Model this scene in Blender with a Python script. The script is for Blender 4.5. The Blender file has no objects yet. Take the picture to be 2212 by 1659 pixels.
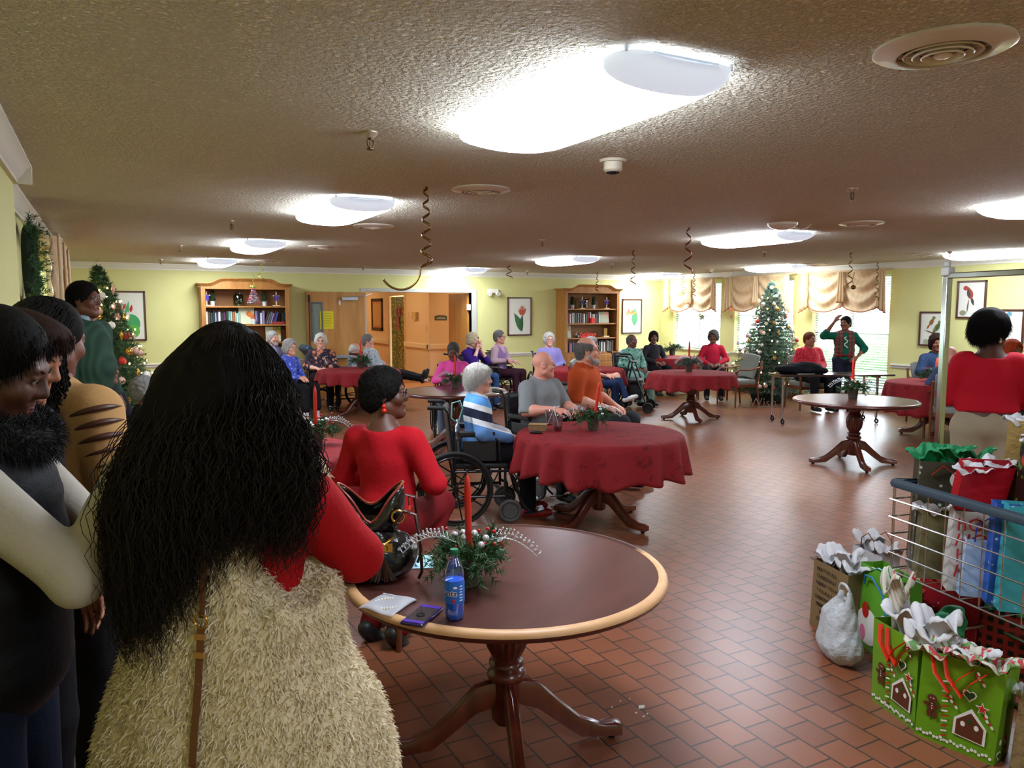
import bpy, math, random
import numpy as np
from mathutils import Vector, Matrix, Euler
random.seed(7); RNG = np.random.default_rng(7)
PI = math.pi
SC = bpy.context.scene
COL = SC.collection

# ------------------------------------------------------------------ camera, sky, exposure
# room frame: X runs along the back wall (to the right), Y runs down the long room, Z up.
CAM_H = 1.68; PITCH = math.atan((829.5-668)/1665.0); YAW = math.radians(27.8); FPX = 1665.0
cam_d = bpy.data.cameras.new('camera'); cam = bpy.data.objects.new('camera', cam_d); COL.objects.link(cam)
cam_d.sensor_width = 36.0; cam_d.lens = 36.0*FPX/2212.0; cam_d.clip_start = 0.05; cam_d.clip_end = 200
cam.location = (0, 0, CAM_H); cam.rotation_euler = (PI/2-PITCH, 0, -YAW)
SC.camera = cam
SC.view_settings.view_transform = 'Standard'; SC.view_settings.look = 'None'
SC.view_settings.gamma = 1.0; SC.view_settings.use_curve_mapping = False
SC.view_settings.exposure = 0.87
SC.cycles.use_denoising = True
SC.cycles.use_adaptive_sampling = True; SC.cycles.adaptive_threshold = 0.03
SC.cycles.max_bounces = 6; SC.cycles.diffuse_bounces = 4; SC.cycles.glossy_bounces = 3
SC.cycles.transmission_bounces = 4; SC.cycles.transparent_max_bounces = 10
SC.cycles.caustics_reflective = False; SC.cycles.caustics_refractive = False
SC.cycles.sample_clamp_indirect = 6.0
world = bpy.data.worlds.new('sky'); SC.world = world; world.use_nodes = True
_bg = world.node_tree.nodes['Background']; _bg.inputs[0].default_value = (0.80, 0.90, 1.0, 1); _bg.inputs[1].default_value = 9.5

def portal(loc, sx, sy, rot, name):
    d = bpy.data.lights.new(name, 'AREA'); d.shape = 'RECTANGLE'; d.size = sx; d.size_y = sy
    d.cycles.is_portal = True
    o = bpy.data.objects.new(name, d); COL.objects.link(o); o.location = loc; o.rotation_euler = rot
    return o

# ------------------------------------------------------------------ geometry of the picture: a pixel and a plane give a point
def _ray(px, py):
    x = (px-1106)/FPX; z = -(py-829.5)/FPX
    y = math.cos(PITCH)+z*math.sin(PITCH); zz = -math.sin(PITCH)+z*math.cos(PITCH)
    return (x*math.cos(YAW)+y*math.sin(YAW), -x*math.sin(YAW)+y*math.cos(YAW), zz)
def at(px, py, z):
    r = _ray(px, py); t = (z-CAM_H)/r[2]; return Vector((r[0]*t, r[1]*t, z))
def atX(px, py, a):
    r = _ray(px, py); t = a/r[0]; return Vector((a, r[1]*t, CAM_H+r[2]*t))
def atY(px, py, b):
    r = _ray(px, py); t = b/r[1]; return Vector((r[0]*t, b, CAM_H+r[2]*t))
def cr(lat, dep, z=0.0):            # metres right of / ahead of the doorway where the view is taken
    return Vector((lat*math.cos(YAW)+dep*math.sin(YAW), -lat*math.sin(YAW)+dep*math.cos(YAW), z))
def pd(px, dep, z=0.0):
    return cr((px-1106)/FPX*dep, dep, z)
def face(deg):                      # heading: 0 = away from the viewer, 90 = to the right, 180 = towards the viewer
    return -YAW - math.radians(deg)

# ------------------------------------------------------------------ naming
def tag(o, label=None, cat=None, group=None, kind=None):
    if label: o['label'] = label
    if cat: o['category'] = cat
    if group: o['group'] = group
    if kind: o['kind'] = kind
    return o
def thing(name, label, cat, loc=(0, 0, 0), rz=0.0, group=None, scale=1.0, rot=None):
    o = bpy.data.objects.new(name, None); COL.objects.link(o)
    o.location = loc; o.rotation_euler = rot if rot else (0, 0, rz); o.scale = (scale,)*3
    o.empty_display_size = 0.05
    return tag(o, label, cat, group)
def copy_tree(o, parent=None):
    c = o.copy(); COL.objects.link(c)
    if parent: c.parent = parent
    for ch in list(KIDS.get(o.name, [])):
        k = copy_tree(ch, c); KIDS.setdefault(c.name, []).append(k)
    return c
KIDS = {}
def dup(root, loc, rz=None, label=None, group=None, scale=None, rot=None):
    c = copy_tree(root); c.location = loc
    if rz is not None: c.rotation_euler = (0, 0, rz)
    if rot is not None: c.rotation_euler = rot
    if label: c['label'] = label
    if group: c['group'] = group
    if scale: c.scale = (scale,)*3
    return c

# ------------------------------------------------------------------ mesh builder
def frame_from(d):
    d = Vector(d).normalized()
    up = Vector((0, 0, 1)) if abs(d.z) < 0.95 else Vector((0, 1, 0))
    x = up.cross(d).normalized(); y = d.cross(x)
    return x, y, d
class MB:
    def __init__(s, M=None):
        s.v = []; s.f = []; s.m = []; s.M = M or Matrix.Identity(4); s.mi = 0
    def add(s, vs, fs, mi=None):
        n = len(s.v); M = s.M
        s.v += [tuple(M @ Vector(v)) for v in vs]
        s.f += [tuple(i+n for i in f) for f in fs]
        s.m += [s.mi if mi is None else mi]*len(fs)
        return s
    def box(s, c, d, rz=0, R=None):
        x, y, z = d[0]/2, d[1]/2, d[2]/2
        R = R or Matrix.Rotation(rz, 3, 'Z'); c = Vector(c)
        vs = [c+R @ Vector((a*x, b*y, e*z)) for e in (-1, 1) for a, b in ((-1, -1), (1, -1), (1, 1), (-1, 1))]
        return s.add(vs, [(3, 2, 1, 0), (4, 5, 6, 7), (0, 1, 5, 4), (1, 2, 6, 5), (2, 3, 7, 6), (3, 0, 4, 7)])
    def cyl(s, a, b, r0, r1=None, n=12, cap=True):
        r1 = r0 if r1 is None else r1
        a = Vector(a); b = Vector(b); x, y, d = frame_from(b-a); vs = []
        for p, r in ((a, r0), (b, r1)):
            vs += [p+x*(r*math.cos(2*PI*i/n))+y*(r*math.sin(2*PI*i/n)) for i in range(n)]
        fs = [(i, (i+1) % n, n+(i+1) % n, n+i) for i in range(n)]
        if cap: fs += [tuple(range(n-1, -1, -1)), tuple(range(n, 2*n))]
        return s.add(vs, fs)
    def tube(s, pts, r, n=8, closed=False, flat=1.0, cap=True, up=None):
        pts = [Vector(p) for p in pts]; m = len(pts); vs = []
        rr = r if isinstance(r, (list, tuple)) else [r]*m
        px = None
        for i, p in enumerate(pts):
            if closed: d = pts[(i+1) % m]-pts[i-1]
            else: d = pts[min(i+1, m-1)]-pts[max(i-1, 0)]
            if d.length < 1e-9: d = Vector((0, 0, 1))
            d.normalize()
            if px is None:
                px = (Vector(up) if up else frame_from(d)[0])
            px = (px-d*px.dot(d))
            px = px.normalized() if px.length > 1e-6 else frame_from(d)[0]
            y = d.cross(px)
            vs += [p+px*(rr[i]*math.cos(2*PI*k/n))+y*(rr[i]*flat*math.sin(2*PI*k/n)) for k in range(n)]
        fs = []
        for i in range(m if closed else m-1):
            j = (i+1) % m
            fs += [(i*n+k, i*n+(k+1) % n, j*n+(k+1) % n, j*n+k) for k in range(n)]
        if cap and not closed: fs += [tuple(range(n-1, -1, -1)), tuple(range((m-1)*n, m*n))]
        return s.add(vs, fs)
    def lathe(s, prof, n=24, c=(0, 0, 0), flute=0, fd=0.0, fz=(0, 0), sy=1.0, cap=True):
        vs = []; c = Vector(c)
        for r, z in prof:
            for i in range(n):
                a = 2*PI*i/n; q = r
                if flute and fz[0] <= z <= fz[1]: q = r*(1-fd*(0.5-0.5*math.cos(a*flute)))
                vs.append(c+Vector((q*math.cos(a), q*math.sin(a)*sy, z)))
        m = len(prof); fs = [(i*n+k, i*n+(k+1) % n, (i+1)*n+(k+1) % n, (i+1)*n+k) for i in range(m-1) for k in range(n)]
        if cap: fs += [tuple(range(n-1, -1, -1)), tuple(range((m-1)*n, m*n))]
        return s.add(vs, fs)
    def ell(s, c, r, n=14, m=9, R=None):
        if not isinstance(r, (tuple, list)): r = (r, r, r)
        c = Vector(c); vs = [c+((R @ Vector((0, 0, -r[2]))) if R else Vector((0, 0, -r[2])))]
        for j in range(1, m):
            t = -PI/2+PI*j/m
            for i in range(n):
                p = Vector((r[0]*math.cos(t)*math.cos(2*PI*i/n), r[1]*math.cos(t)*math.sin(2*PI*i/n), r[2]*math.sin(t)))
                vs.append(c+(R @ p if R else p))
        vs.append(c+((R @ Vector((0, 0, r[2]))) if R else Vector((0, 0, r[2]))))
        e = len(vs)-1; fs = [(0, 1+(i+1) % n, 1+i) for i in range(n)]
        for j in range(m-2):
            fs += [(1+j*n+i, 1+j*n+(i+1) % n, 1+(j+1)*n+(i+1) % n, 1+(j+1)*n+i) for i in range(n)]
        fs += [(e, 1+(m-2)*n+i, 1+(m-2)*n+(i+1) % n) for i in range(n)]
        return s.add(vs, fs)
    def grid(s, fn, nu, nv, cu=False):
        vs = [fn(i/(nu if cu else nu-1), j/(nv-1)) for j in range(nv) for i in range(nu)]
        fs = [(j*nu+i, j*nu+(i+1) % nu, (j+1)*nu+(i+1) % nu, (j+1)*nu+i) for j in range(nv-1) for i in range(nu if cu else nu-1)]
        return s.add(vs, fs)
    def prism(s, poly, h, M=None):       # polygon in local XY, thickness h along local Z
        M = M or Matrix.Identity(4); n = len(poly)
        vs = [M @ Vector((x, y, -h/2)) for x, y in poly]+[M @ Vector((x, y, h/2)) for x, y in poly]
        fs = [tuple(range(n-1, -1, -1)), tuple(range(n, 2*n))]+[(i, (i+1) % n, n+(i+1) % n, n+i) for i in range(n)]
        return s.add(vs, fs)
    def torus(s, c, R, r, n=32, m=8, axis=(0, 0, 1), flat=1.0):
        x, y, d = frame_from(axis); c = Vector(c)
        pts = [c+x*(R*math.cos(2*PI*i/n))+y*(R*math.sin(2*PI*i/n)) for i in range(n)]
        return s.tube(pts, r, m, closed=True, flat=flat, up=x)
    def build(s, name, mat, parent=None, smooth=True, bevel=0.0, ang=40, loc=None, rot=None, seg=2):
        me = bpy.data.meshes.new(name); me.from_pydata(s.v, [], s.f)
        mats = mat if isinstance(mat, (list, tuple)) else [mat]
        for m in mats: me.materials.append(m)
        if len(mats) > 1: me.polygons.foreach_set('material_index', s.m)
        me.update()
        return link(name, me, parent, smooth, bevel, ang, loc, rot, seg)
def link(name, me, parent=None, smooth=True, bevel=0.0, ang=40, loc=None, rot=None, seg=2):
    if smooth:
        me.shade_smooth()
        try:
            if ang < 179: me.set_sharp_from_angle(angle=math.radians(ang))
        except Exception: pass
    o = bpy.data.objects.new(name, me); COL.objects.link(o)
    if parent: o.parent = parent; KIDS.setdefault(parent.name, []).append(o)
    if loc is not None: o.location = loc
    if rot is not None: o.rotation_euler = rot
    if bevel:
        b = o.modifiers.new('bevel', 'BEVEL'); b.width = bevel; b.segments = seg; b.limit_method = 'ANGLE'; b.angle_limit = math.radians(50)
    return o
def np_mesh(name, V, F, mat, parent=None, smooth=True, ang=180):
    V = np.asarray(V, dtype=np.float32); F = np.asarray(F, dtype=np.int32); k = F.shape[1]
    me = bpy.data.meshes.new(name); me.vertices.add(len(V)); me.vertices.foreach_set('co', V.ravel())
    me.loops.add(F.size); me.loops.foreach_set('vertex_index', F.ravel())
    me.polygons.add(len(F)); me.polygons.foreach_set('loop_start', np.arange(0, F.size, k, dtype=np.int32))
    try: me.polygons.foreach_set('loop_total', np.full(len(F), k, dtype=np.int32))
    except Exception: pass
    me.update(calc_edges=True); me.validate()
    for m in (mat if isinstance(mat, (list, tuple)) else [mat]): me.materials.append(m)
    return link(name, me, parent, smooth, ang=ang)

# ------------------------------------------------------------------ materials
def lin(h):
    if not isinstance(h, str): return tuple(h)+((1,) if len(h) == 3 else ())
    h = h.lstrip('#'); c = [int(h[i:i+2], 16)/255 for i in (0, 2, 4)]
    return tuple(((x+0.055)/1.055)**2.4 if x > 0.04045 else x/12.92 for x in c)+(1,)
MATS = {}
class ND:
    def __init__(s, nt): s.nt = nt; s.n = nt.nodes; s.l = nt.links; s.tc = None
    def new(s, t, **kw):
        n = s.n.new(t)
        for k, v in kw.items():
            if k in n.inputs: 
                s.put(n.inputs[k], v)
            else: setattr(n, k, v)
        return n
    def put(s, inp, v):
        if isinstance(v, bpy.types.NodeSocket): s.l.new(v, inp)
        else: inp.default_value = v
    def co(s, scale=1.0, rot=(0, 0, 0), loc=(0, 0, 0)):
        if s.tc is None: s.tc = s.new('ShaderNodeTexCoord').outputs['Object']
        if scale == 1.0 and rot == (0, 0, 0) and loc == (0, 0, 0): return s.tc
        m = s.new('ShaderNodeMapping'); s.l.new(s.tc, m.inputs[0]); m.inputs['Rotation'].default_value = rot; m.inputs['Location'].default_value = loc
        m.inputs['Scale'].default_value = scale if isinstance(scale, (tuple, list)) else (scale,)*3
        return m.outputs[0]
    def noise(s, scale, detail=3, co=None, rough=0.55, dist=0.0):
        n = s.new('ShaderNodeTexNoise'); s.l.new(co or s.co(), n.inputs['Vector']); n.inputs['Scale'].default_value = scale
        n.inputs['Detail'].default_value = detail; n.inputs['Roughness'].default_value = rough; n.inputs['Distortion'].default_value = dist
        return n.outputs['Fac']
    def vor(s, scale, co=None, feature='F1', rnd=1.0):
        n = s.new('ShaderNodeTexVoronoi'); n.feature = feature; s.l.new(co or s.co(), n.inputs['Vector']); n.inputs['Scale'].default_value = scale
        n.inputs['Randomness'].default_value = rnd
        return n
    def wave(s, scale, co=None, dist=2.0, direction='X', detail=2, kind='BANDS', prof='SIN'):
        n = s.new('ShaderNodeTexWave'); n.wave_type = kind; n.bands_direction = direction; n.wave_profile = prof
        s.l.new(co or s.co(), n.inputs['Vector']); n.inputs['Scale'].default_value = scale
        n.inputs['Distortion'].default_value = dist; n.inputs['Detail'].default_value = detail
        return n.outputs['Fac']
    def ramp(s, fac, stops, interp='LINEAR'):
        n = s.new('ShaderNodeValToRGB'); s.l.new(fac, n.inputs[0]); n.color_ramp.interpolation = interp
        cr_ = n.color_ramp
        while len(cr_.elements) < len(stops): cr_.elements.new(0.5)
        for e, (p, c) in zip(cr_.elements, stops): e.position = p; e.color = lin(c) if isinstance(c, str) else (c, c, c, 1)
        return n.outputs[0]
    def mix(s, fac, a, b, mode='MIX'):
        n = s.new('ShaderNodeMix'); n.data_type = 'RGBA'; n.blend_type = mode
        s.put(n.inputs[0], fac); s.put(n.inputs[6], lin(a) if isinstance(a, str) else a); s.put(n.inputs[7], lin(b) if isinstance(b, str) else b)
        return n.outputs[2]
    def math(s, op, a, b=0.0, c=None, clamp=False):
        n = s.new('ShaderNodeMath'); n.operation = op; n.use_clamp = clamp; s.put(n.inputs[0], a); s.put(n.inputs[1], b)
        if c is not None: s.put(n.inputs[2], c)
        return n.outputs[0]
    def xyz(s, co=None):
        n = s.new('ShaderNodeSeparateXYZ'); s.l.new(co or s.co(), n.inputs[0]); return n.outputs
    def bump(s, h, strength=0.3, dist=0.01):
        n = s.new('ShaderNodeBump'); s.l.new(h, n.inputs['Height']); n.inputs['Strength'].default_value = strength; n.inputs['Distance'].default_value = dist
        return n.outputs[0]
def M(name, color='#808080', rough=0.6, metal=0.0, fn=None, noise=None, bump=None, emit=None, trans=0.0, alpha=1.0, ior=1.45, sheen=0.0, coat=0.0, spec=None, sss=0.0):
    """noise=(scale, other colour, amount); bump=(scale, strength, distance); fn(nd) -> colour socket or (colour, height)"""
    if name in MATS: return MATS[name]
    m = bpy.data.materials.new(name); m.use_nodes = True; nt = m.node_tree; b = nt.nodes['Principled BSDF']; nd = ND(nt)
    c = lin(color); b.inputs['Base Color'].default_value = c; b.inputs['Roughness'].default_value = rough; b.inputs['Metallic'].default_value = metal
    b.inputs['IOR'].default_value = ior
    if trans: b.inputs['Transmission Weight'].default_value = trans
    if alpha < 1: b.inputs['Alpha'].default_value = alpha
    if sheen: b.inputs['Sheen Weight'].default_value = sheen
    if coat: b.inputs['Coat Weight'].default_value = coat; b.inputs['Coat Roughness'].default_value = 0.12
    if spec is not None: b.inputs['Specular IOR Level'].default_value = spec
    if emit: b.inputs['Emission Color'].default_value = lin(emit[0]); b.inputs['Emission Strength'].default_value = emit[1]
    if noise:
        f = nd.ramp(nd.noise(noise[0], 3), [(0.5-noise[2]*0.5, 0.0), (0.5+noise[2]*0.5, 1.0)])
        nd.l.new(nd.mix(f, c, noise[1]), b.inputs['Base Color'])
    h = None
    if fn:
        r = fn(nd)
        if isinstance(r, tuple): r, h = r
        if r is not None: nd.l.new(r, b.inputs['Base Color'])
    if h is not None: nd.l.new(nd.bump(h, 0.5, 0.004), b.inputs['Normal'])
    elif bump: nd.l.new(nd.bump(nd.noise(bump[0], 3), bump[1], bump[2] if len(bump) > 2 else 0.01), b.inputs['Normal'])
    MATS[name] = m
    return m

# ------------------------------------------------------------------ implicit surfaces for bodies, hair, cloth: smooth unions of ellipsoids and round cones
class SDF:
    def __init__(s): s.p = []
    def cone(s, a, b, ra, rb=None, k=0.02, op=1, flat=None):
        s.p.append(('c', np.array(a, float), np.array(b, float), ra, ra if rb is None else rb, k, op, flat)); return s
    def path(s, pts, rs, k=0.02, op=1):
        for i in range(len(pts)-1): s.cone(pts[i], pts[i+1], rs[i], rs[i+1], k, op)
        return s
    def ell(s, c, r, k=0.02, op=1, R=None):
        if not isinstance(r, (tuple, list)): r = (r,)*3
        s.p.append(('e', np.array(c, float), np.array(r, float), None if R is None else np.array(R), None, k, op, None)); return s
    def half(s, c, n, k=0.005, op=-1):       # remove the half space in direction n beyond c
        s.p.append(('h', np.array(c, float), np.array(Vector(n).normalized()), None, None, k, op, None)); return s
    def mesh(s, vox, noise=None, inflate=0.0, pad=0.0):
        lo = np.array([1e9]*3); hi = -lo; bb = []
        for t, a, b, c, d, k, op, fl in s.p:
            if t == 'c': r = max(c, d); l = np.minimum(a, b)-r; h = np.maximum(a, b)+r
            elif t == 'e': r = b.max() if c is not None else b; l = a-r; h = a+r
            else: l = h = None
            bb.append((l, h))
            if op == 1: lo = np.minimum(lo, l); hi = np.maximum(hi, h)
        mg = 2.5*vox+inflate+pad+(noise[0] if noise else 0)
        lo = lo-mg; hi = hi+mg; N = np.ceil((hi-lo)/vox).astype(int)+1
        F = np.full(N, 1.0, np.float32)
        ax = [(lo[i]+vox*np.arange(N[i])).astype(np.float32) for i in range(3)]
        for (t, a, b, c, d, k, op, fl), (l, h) in zip(s.p, bb):
            if l is None: sl = [slice(0, N[i]) for i in range(3)]
            else:
                e = k+3*vox+inflate+(noise[0] if noise else 0)+0.01
                sl = []
                for i in range(3):
                    i0 = max(0, int((l[i]-e-lo[i])/vox)); i1 = min(N[i], int((h[i]+e-lo[i])/vox)+2); sl.append(slice(i0, max(i1, i0)))
            X, Y, Z = np.meshgrid(ax[0][sl[0]], ax[1][sl[1]], ax[2][sl[2]], indexing='ij', sparse=True)
            if X.size == 0 or Y.size == 0 or Z.size == 0: continue
            if t == 'c':
                ba = b-a; L = max(float(ba @ ba), 1e-9); px, py, pz = X-a[0], Y-a[1], Z-a[2]
                hh = np.clip((px*ba[0]+py*ba[1]+pz*ba[2])/L, 0, 1)
                D = np.sqrt((px-hh*ba[0])**2+(py-hh*ba[1])**2+(pz-hh*ba[2])**2)-(c+(d-c)*hh)
            elif t == 'e':
                px, py, pz = X-a[0], Y-a[1], Z-a[2]
                if c is not None:
                    Rm = c.T
                    px, py, pz = (Rm[0, 0]*px+Rm[0, 1]*py+Rm[0, 2]*pz), (Rm[1, 0]*px+Rm[1, 1]*py+Rm[1, 2]*pz), (Rm[2, 0]*px+Rm[2, 1]*py+Rm[2, 2]*pz)
                q = np.sqrt((px/b[0])**2+(py/b[1])**2+(pz/b[2])**2); q2 = np.sqrt((px/b[0]**2)**2+(py/b[1]**2)**2+(pz/b[2]**2)**2)
                D = q*(q-1)/np.maximum(q2, 1e-6)
            else:
                D = -((X-a[0])*b[0]+(Y-a[1])*b[1]+(Z-a[2])*b[2])
            A = F[sl[0], sl[1], sl[2]]; D = np.broadcast_to(D, A.shape)
            if op == 1:
                D = D-inflate
                hmix = np.clip(0.5+0.5*(A-D)/k, 0, 1); F[sl[0], sl[1], sl[2]] = A+(D-A)*hmix-k*hmix*(1-hmix)
            else:
                D = -D; hmix = np.clip(0.5+0.5*(D-A)/k, 0, 1); F[sl[0], sl[1], sl[2]] = A+(D-A)*hmix+k*hmix*(1-hmix)
        if noise:
            amp, sx, sy, sz = noise
            X, Y, Z = np.meshgrid(ax[0], ax[1], ax[2], indexing='ij', sparse=True)
            F += amp*(np.sin(X*sx+2*np.sin(Y*sy*0.7)+1.3)*np.sin(Y*sy+1.7*np.sin(Z*sz*0.6))*np.sin(Z*sz+2*np.sin(X*sx*0.5)+0.4)).astype(np.float32)
        return surface_nets(F, lo, vox)
def surface_nets(F, lo, vox):
    S = F < 0; C = [S[dx:S.shape[0]-1+dx, dy:S.shape[1]-1+dy, dz:S.shape[2]-1+dz] for dx in (0, 1) for dy in (0, 1) for dz in (0, 1)]
    anyS = C[0].copy(); allS = C[0].copy()
    for c in C[1:]: anyS |= c; allS &= c
    act = anyS & ~allS; idx = np.argwhere(act)
    if len(idx) == 0: return np.zeros((0, 3)), np.zeros((0, 4), int)
    ids = np.full(act.shape, -1, np.int32); ids[act] = np.arange(len(idx))
    off = [(dx, dy, dz) for dx in (0, 1) for dy in (0, 1) for dz in (0, 1)]
    val = [F[idx[:, 0]+o[0], idx[:, 1]+o[1], idx[:, 2]+o[2]] for o in off]
    acc = np.zeros((len(idx), 3)); cnt = np.zeros(len(idx))
    for i in range(8):
        for j in range(i+1, 8):
            d = np.array(off[j])-np.array(off[i])
            if np.abs(d).sum() != 1: continue
            m = (val[i] < 0) != (val[j] < 0)
            den = val[i]-val[j]; t = np.where(m, val[i]/np.where(np.abs(den) < 1e-12, 1, den), 0)
            p = np.array(off[i])[None, :]+t[:, None]*d[None, :]
            acc += np.where(m[:, None], p, 0); cnt += m
    V = lo+vox*(idx+acc/np.maximum(cnt, 1)[:, None])
    Q = []
    for axn in range(3):
        o = [0, 0, 0]; o[axn] = 1
        A = S[:S.shape[0]-o[0], :S.shape[1]-o[1], :S.shape[2]-o[2]]; B = S[o[0]:, o[1]:, o[2]:]
        u, w = [(1, 2), (2, 0), (0, 1)][axn]
        for m, flip in ((A & ~B, False), (~A & B, True)):
            e = np.argwhere(m); e = e[(e[:, u] > 0) & (e[:, w] > 0) & (e[:, u] < act.shape[u]) & (e[:, w] < act.shape[w])]
            if not len(e): continue
            def g(du, dw):
                q = e.copy(); q[:, u] -= du; q[:, w] -= dw; return ids[q[:, 0], q[:, 1], q[:, 2]]
            q = np.stack([g(1, 1), g(0, 1), g(0, 0), g(1, 0)], 1)
            Q.append(q[:, ::-1] if flip else q)
    Q = np.concatenate(Q); Q = Q[(Q >= 0).all(1)]
    return V, Q
def joinVF(L):
    V = []; Fa = []; n = 0
    for v, f in L:
        if len(v) == 0: continue
        V.append(v); Fa.append(f+n); n += len(v)
    return np.concatenate(V), np.concatenate(Fa)
# ================================================================== ROOM SHELL
BW = 14.30; WX = 11.45; LX = -0.52; LXF = -0.39; CH = 2.44
def ordw(n):
    a = 'first second third fourth fifth sixth seventh eighth ninth tenth eleventh twelfth thirteenth fourteenth fifteenth sixteenth seventeenth eighteenth nineteenth'.split()
    if n <= 19: return a[n-1]
    t, u = divmod(n, 10); T = {2: 'twent', 3: 'thirt', 4: 'fort', 5: 'fift', 6: 'sixt', 7: 'sevent', 8: 'eight', 9: 'ninet'}[t]
    return T+'ieth' if u == 0 else T+'y-'+a[u-1]
def floor_fn(nd):
    o = at(1300+930/5.53, 1150+790/5.53, 0)
    sw = nd.new('ShaderNodeMapping'); nd.l.new(nd.co(), sw.inputs[0]); sw.inputs['Location'].default_value = (-o.x, -o.y, 0)
    x = nd.xyz(sw.outputs[0]); cb = nd.new('ShaderNodeCombineXYZ'); nd.l.new(x[1], cb.inputs[0]); nd.l.new(x[0], cb.inputs[1])
    b = nd.new('ShaderNodeTexBrick'); nd.l.new(cb.outputs[0], b.inputs['Vector'])
    for k, v in (('Scale', 1.0), ('Mortar Size', 0.0050), ('Mortar Smooth', 0.2), ('Bias', 0.0), ('Brick Width', 0.1525), ('Row Height', 0.1385)): b.inputs[k].default_value = v
    b.offset = 0.5
    b.inputs['Color1'].default_value = lin('#8b5236'); b.inputs['Color2'].default_value = lin('#7b472e'); b.inputs['Mortar'].default_value = lin('#33291f')
    c = nd.mix(nd.math('MULTIPLY', nd.noise(1.1, 4), 0.35), b.outputs['Color'], '#6e4330')
    h = nd.math('SUBTRACT', 1.0, b.outputs['Fac'])
    return c, h
def pop_fn(nd):
    n = nd.noise(62, 3, rough=0.6); v = nd.vor(42).outputs['Distance']
    h = nd.math('ADD', nd.ramp(n, [(0.42, 0.0), (0.62, 1.0)]), nd.math('MULTIPLY', v, -0.6))
    return nd.mix(nd.ramp(n, [(.5, 0.0), (.66, 1.0)]), nd.mix(nd.noise(0.8, 3), '#efe6cc', '#e8dec4'), '#faf5e6'), h
m_floor = M('quarry_tile', '#8a4e36', 0.34, fn=floor_fn, spec=0.6)
m_ceil = M('popcorn_plaster', '#dcd4c0', 0.95, fn=pop_fn)
for n in m_ceil.node_tree.nodes:
    if n.type == 'BUMP': n.inputs['Strength'].default_value = 1.0; n.inputs['Distance'].default_value = 0.016
m_wall = M('yellow_green_paint', '#d6d390', 0.75, noise=(2.0, '#cfcc88', 0.6), bump=(140, 0.08))
m_hall = M('apricot_paint', '#ecd0a4', 0.75)
m_white = M('white_trim', '#dcdacb', 0.5)
m_base = M('brown_base_tile', '#6b3a26', 0.45)
m_railw = M('rail_white', '#d8d6cc', 0.45)
def struct(name, mb, mat, parent=None, **kw):
    o = mb.build(name, mat, parent, **kw)
    if parent is None: o['kind'] = 'structure'
    return o
mb = MB(); mb.box((5.4, 5.7, -0.05), (13.2, 17.6, 0.1)); struct('floor', mb, m_floor, smooth=False)
mb = MB(); mb.box((6.4, 19.4, -0.06), (6.0, 10.0, 0.1)); struct('floor', mb, M('hall_tile', '#c98f5e', 0.4, fn=lambda nd: (lambda b: (b.outputs['Color']))(nd.new('ShaderNodeTexBrick', Scale=1.0, Color1=lin('#cc9462'), Color2=lin('#bd8656'), Mortar=lin('#96683f'))) ), smooth=False)
mb = MB(); mb.box((5.4, 5.7, CH+0.05), (13.2, 17.6, 0.1)); struct('ceiling', mb, m_ceil, smooth=False)
mb = MB(); mb.box((6.4, 19.5, CH+0.04), (6.0, 10.0, 0.1)); struct('ceiling', mb, M('hall_ceiling', '#d8c8ac', 0.9), smooth=False)
# back wall with the hall opening
OX0, OX1, OZ = 4.41, 6.61, 2.01
def slab(mb, x0, x1, y0, y1, z0, z1): return mb.box(((x0+x1)/2, (y0+y1)/2, (z0+z1)/2), (x1-x0, y1-y0, z1-z0))
mb = MB(); slab(mb, -0.7, OX0, BW, BW+.12, 0, CH); slab(mb, OX1, WX+.2, BW, BW+.12, 0, CH); slab(mb, OX0, OX1, BW, BW+.12, OZ, CH); struct('wall_back', mb, m_wall, smooth=False)
# window wall
WIN = [(12.33, 13.85, 0.82, 2.27), (10.40, 11.92, 0.82, 2.27), (8.38, 9.95, 0.26, 2.27)]
mb = MB(); slab(mb, WX, WX+.2, -3.1, 8.38, 0, CH)
for i, (a, b, z0, z1) in enumerate(WIN):
    slab(mb, WX, WX+.2, a, b, 0, z0); slab(mb, WX, WX+.2, a, b, z1, CH)
slab(mb, WX, WX+.2, 13.85, BW, 0, CH); slab(mb, WX, WX+.2, 11.92, 12.33, 0, CH); slab(mb, WX, WX+.2, 9.95, 10.40, 0, CH)
struct('wall_right', mb, m_wall, smooth=False)
# left wall: a deeper front stretch, then the window stretch
LW = (7.75, 9.55, 0.85, 2.2)
mb = MB(); slab(mb, LX-.2, LXF, -3.1, 4.86, 0, CH); slab(mb, LX-.2, LX, 4.86, LW[0], 0, CH); slab(mb, LX-.2, LX, LW[1], BW, 0, CH)
slab(mb, LX-.2, LX, LW[0], LW[1], 0, LW[2]); slab(mb, LX-.2, LX, LW[0], LW[1], LW[3], CH); struct('wall_left', mb, m_wall, smooth=False)
mb = MB(); slab(mb, -0.7, WX+.2, -3.1, -3.0, 0, CH); struct('wall_front', mb, m_wall, smooth=False)
# hall beyond the opening
HX = 6.71; HY = 16.87
mb = MB(); slab(mb, HX, HX+.1, HY+.1, 18.52, 0, CH); slab(mb, HX, HX+.1, 19.70, 24, 0, CH); slab(mb, HX, HX+.1, 18.52, 19.70, 2.05, CH); slab(mb, HX, 9.4, HY, HY+.1, 0, CH); slab(mb, 3.9, 4.0, BW+.12, 24, 0, CH); slab(mb, 3.9, 9.4, 24, 24.1, 0, CH)
slab(mb, 9.3, 9.4, BW+.12, HY, 0, CH); slab(mb, 4.0, OX0, BW+.12, BW+.14, 0, CH); slab(mb, OX1, 9.3, BW+.12, BW+.14, 0, CH)
struct('wall_hall', mb, m_hall, smooth=False)
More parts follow.
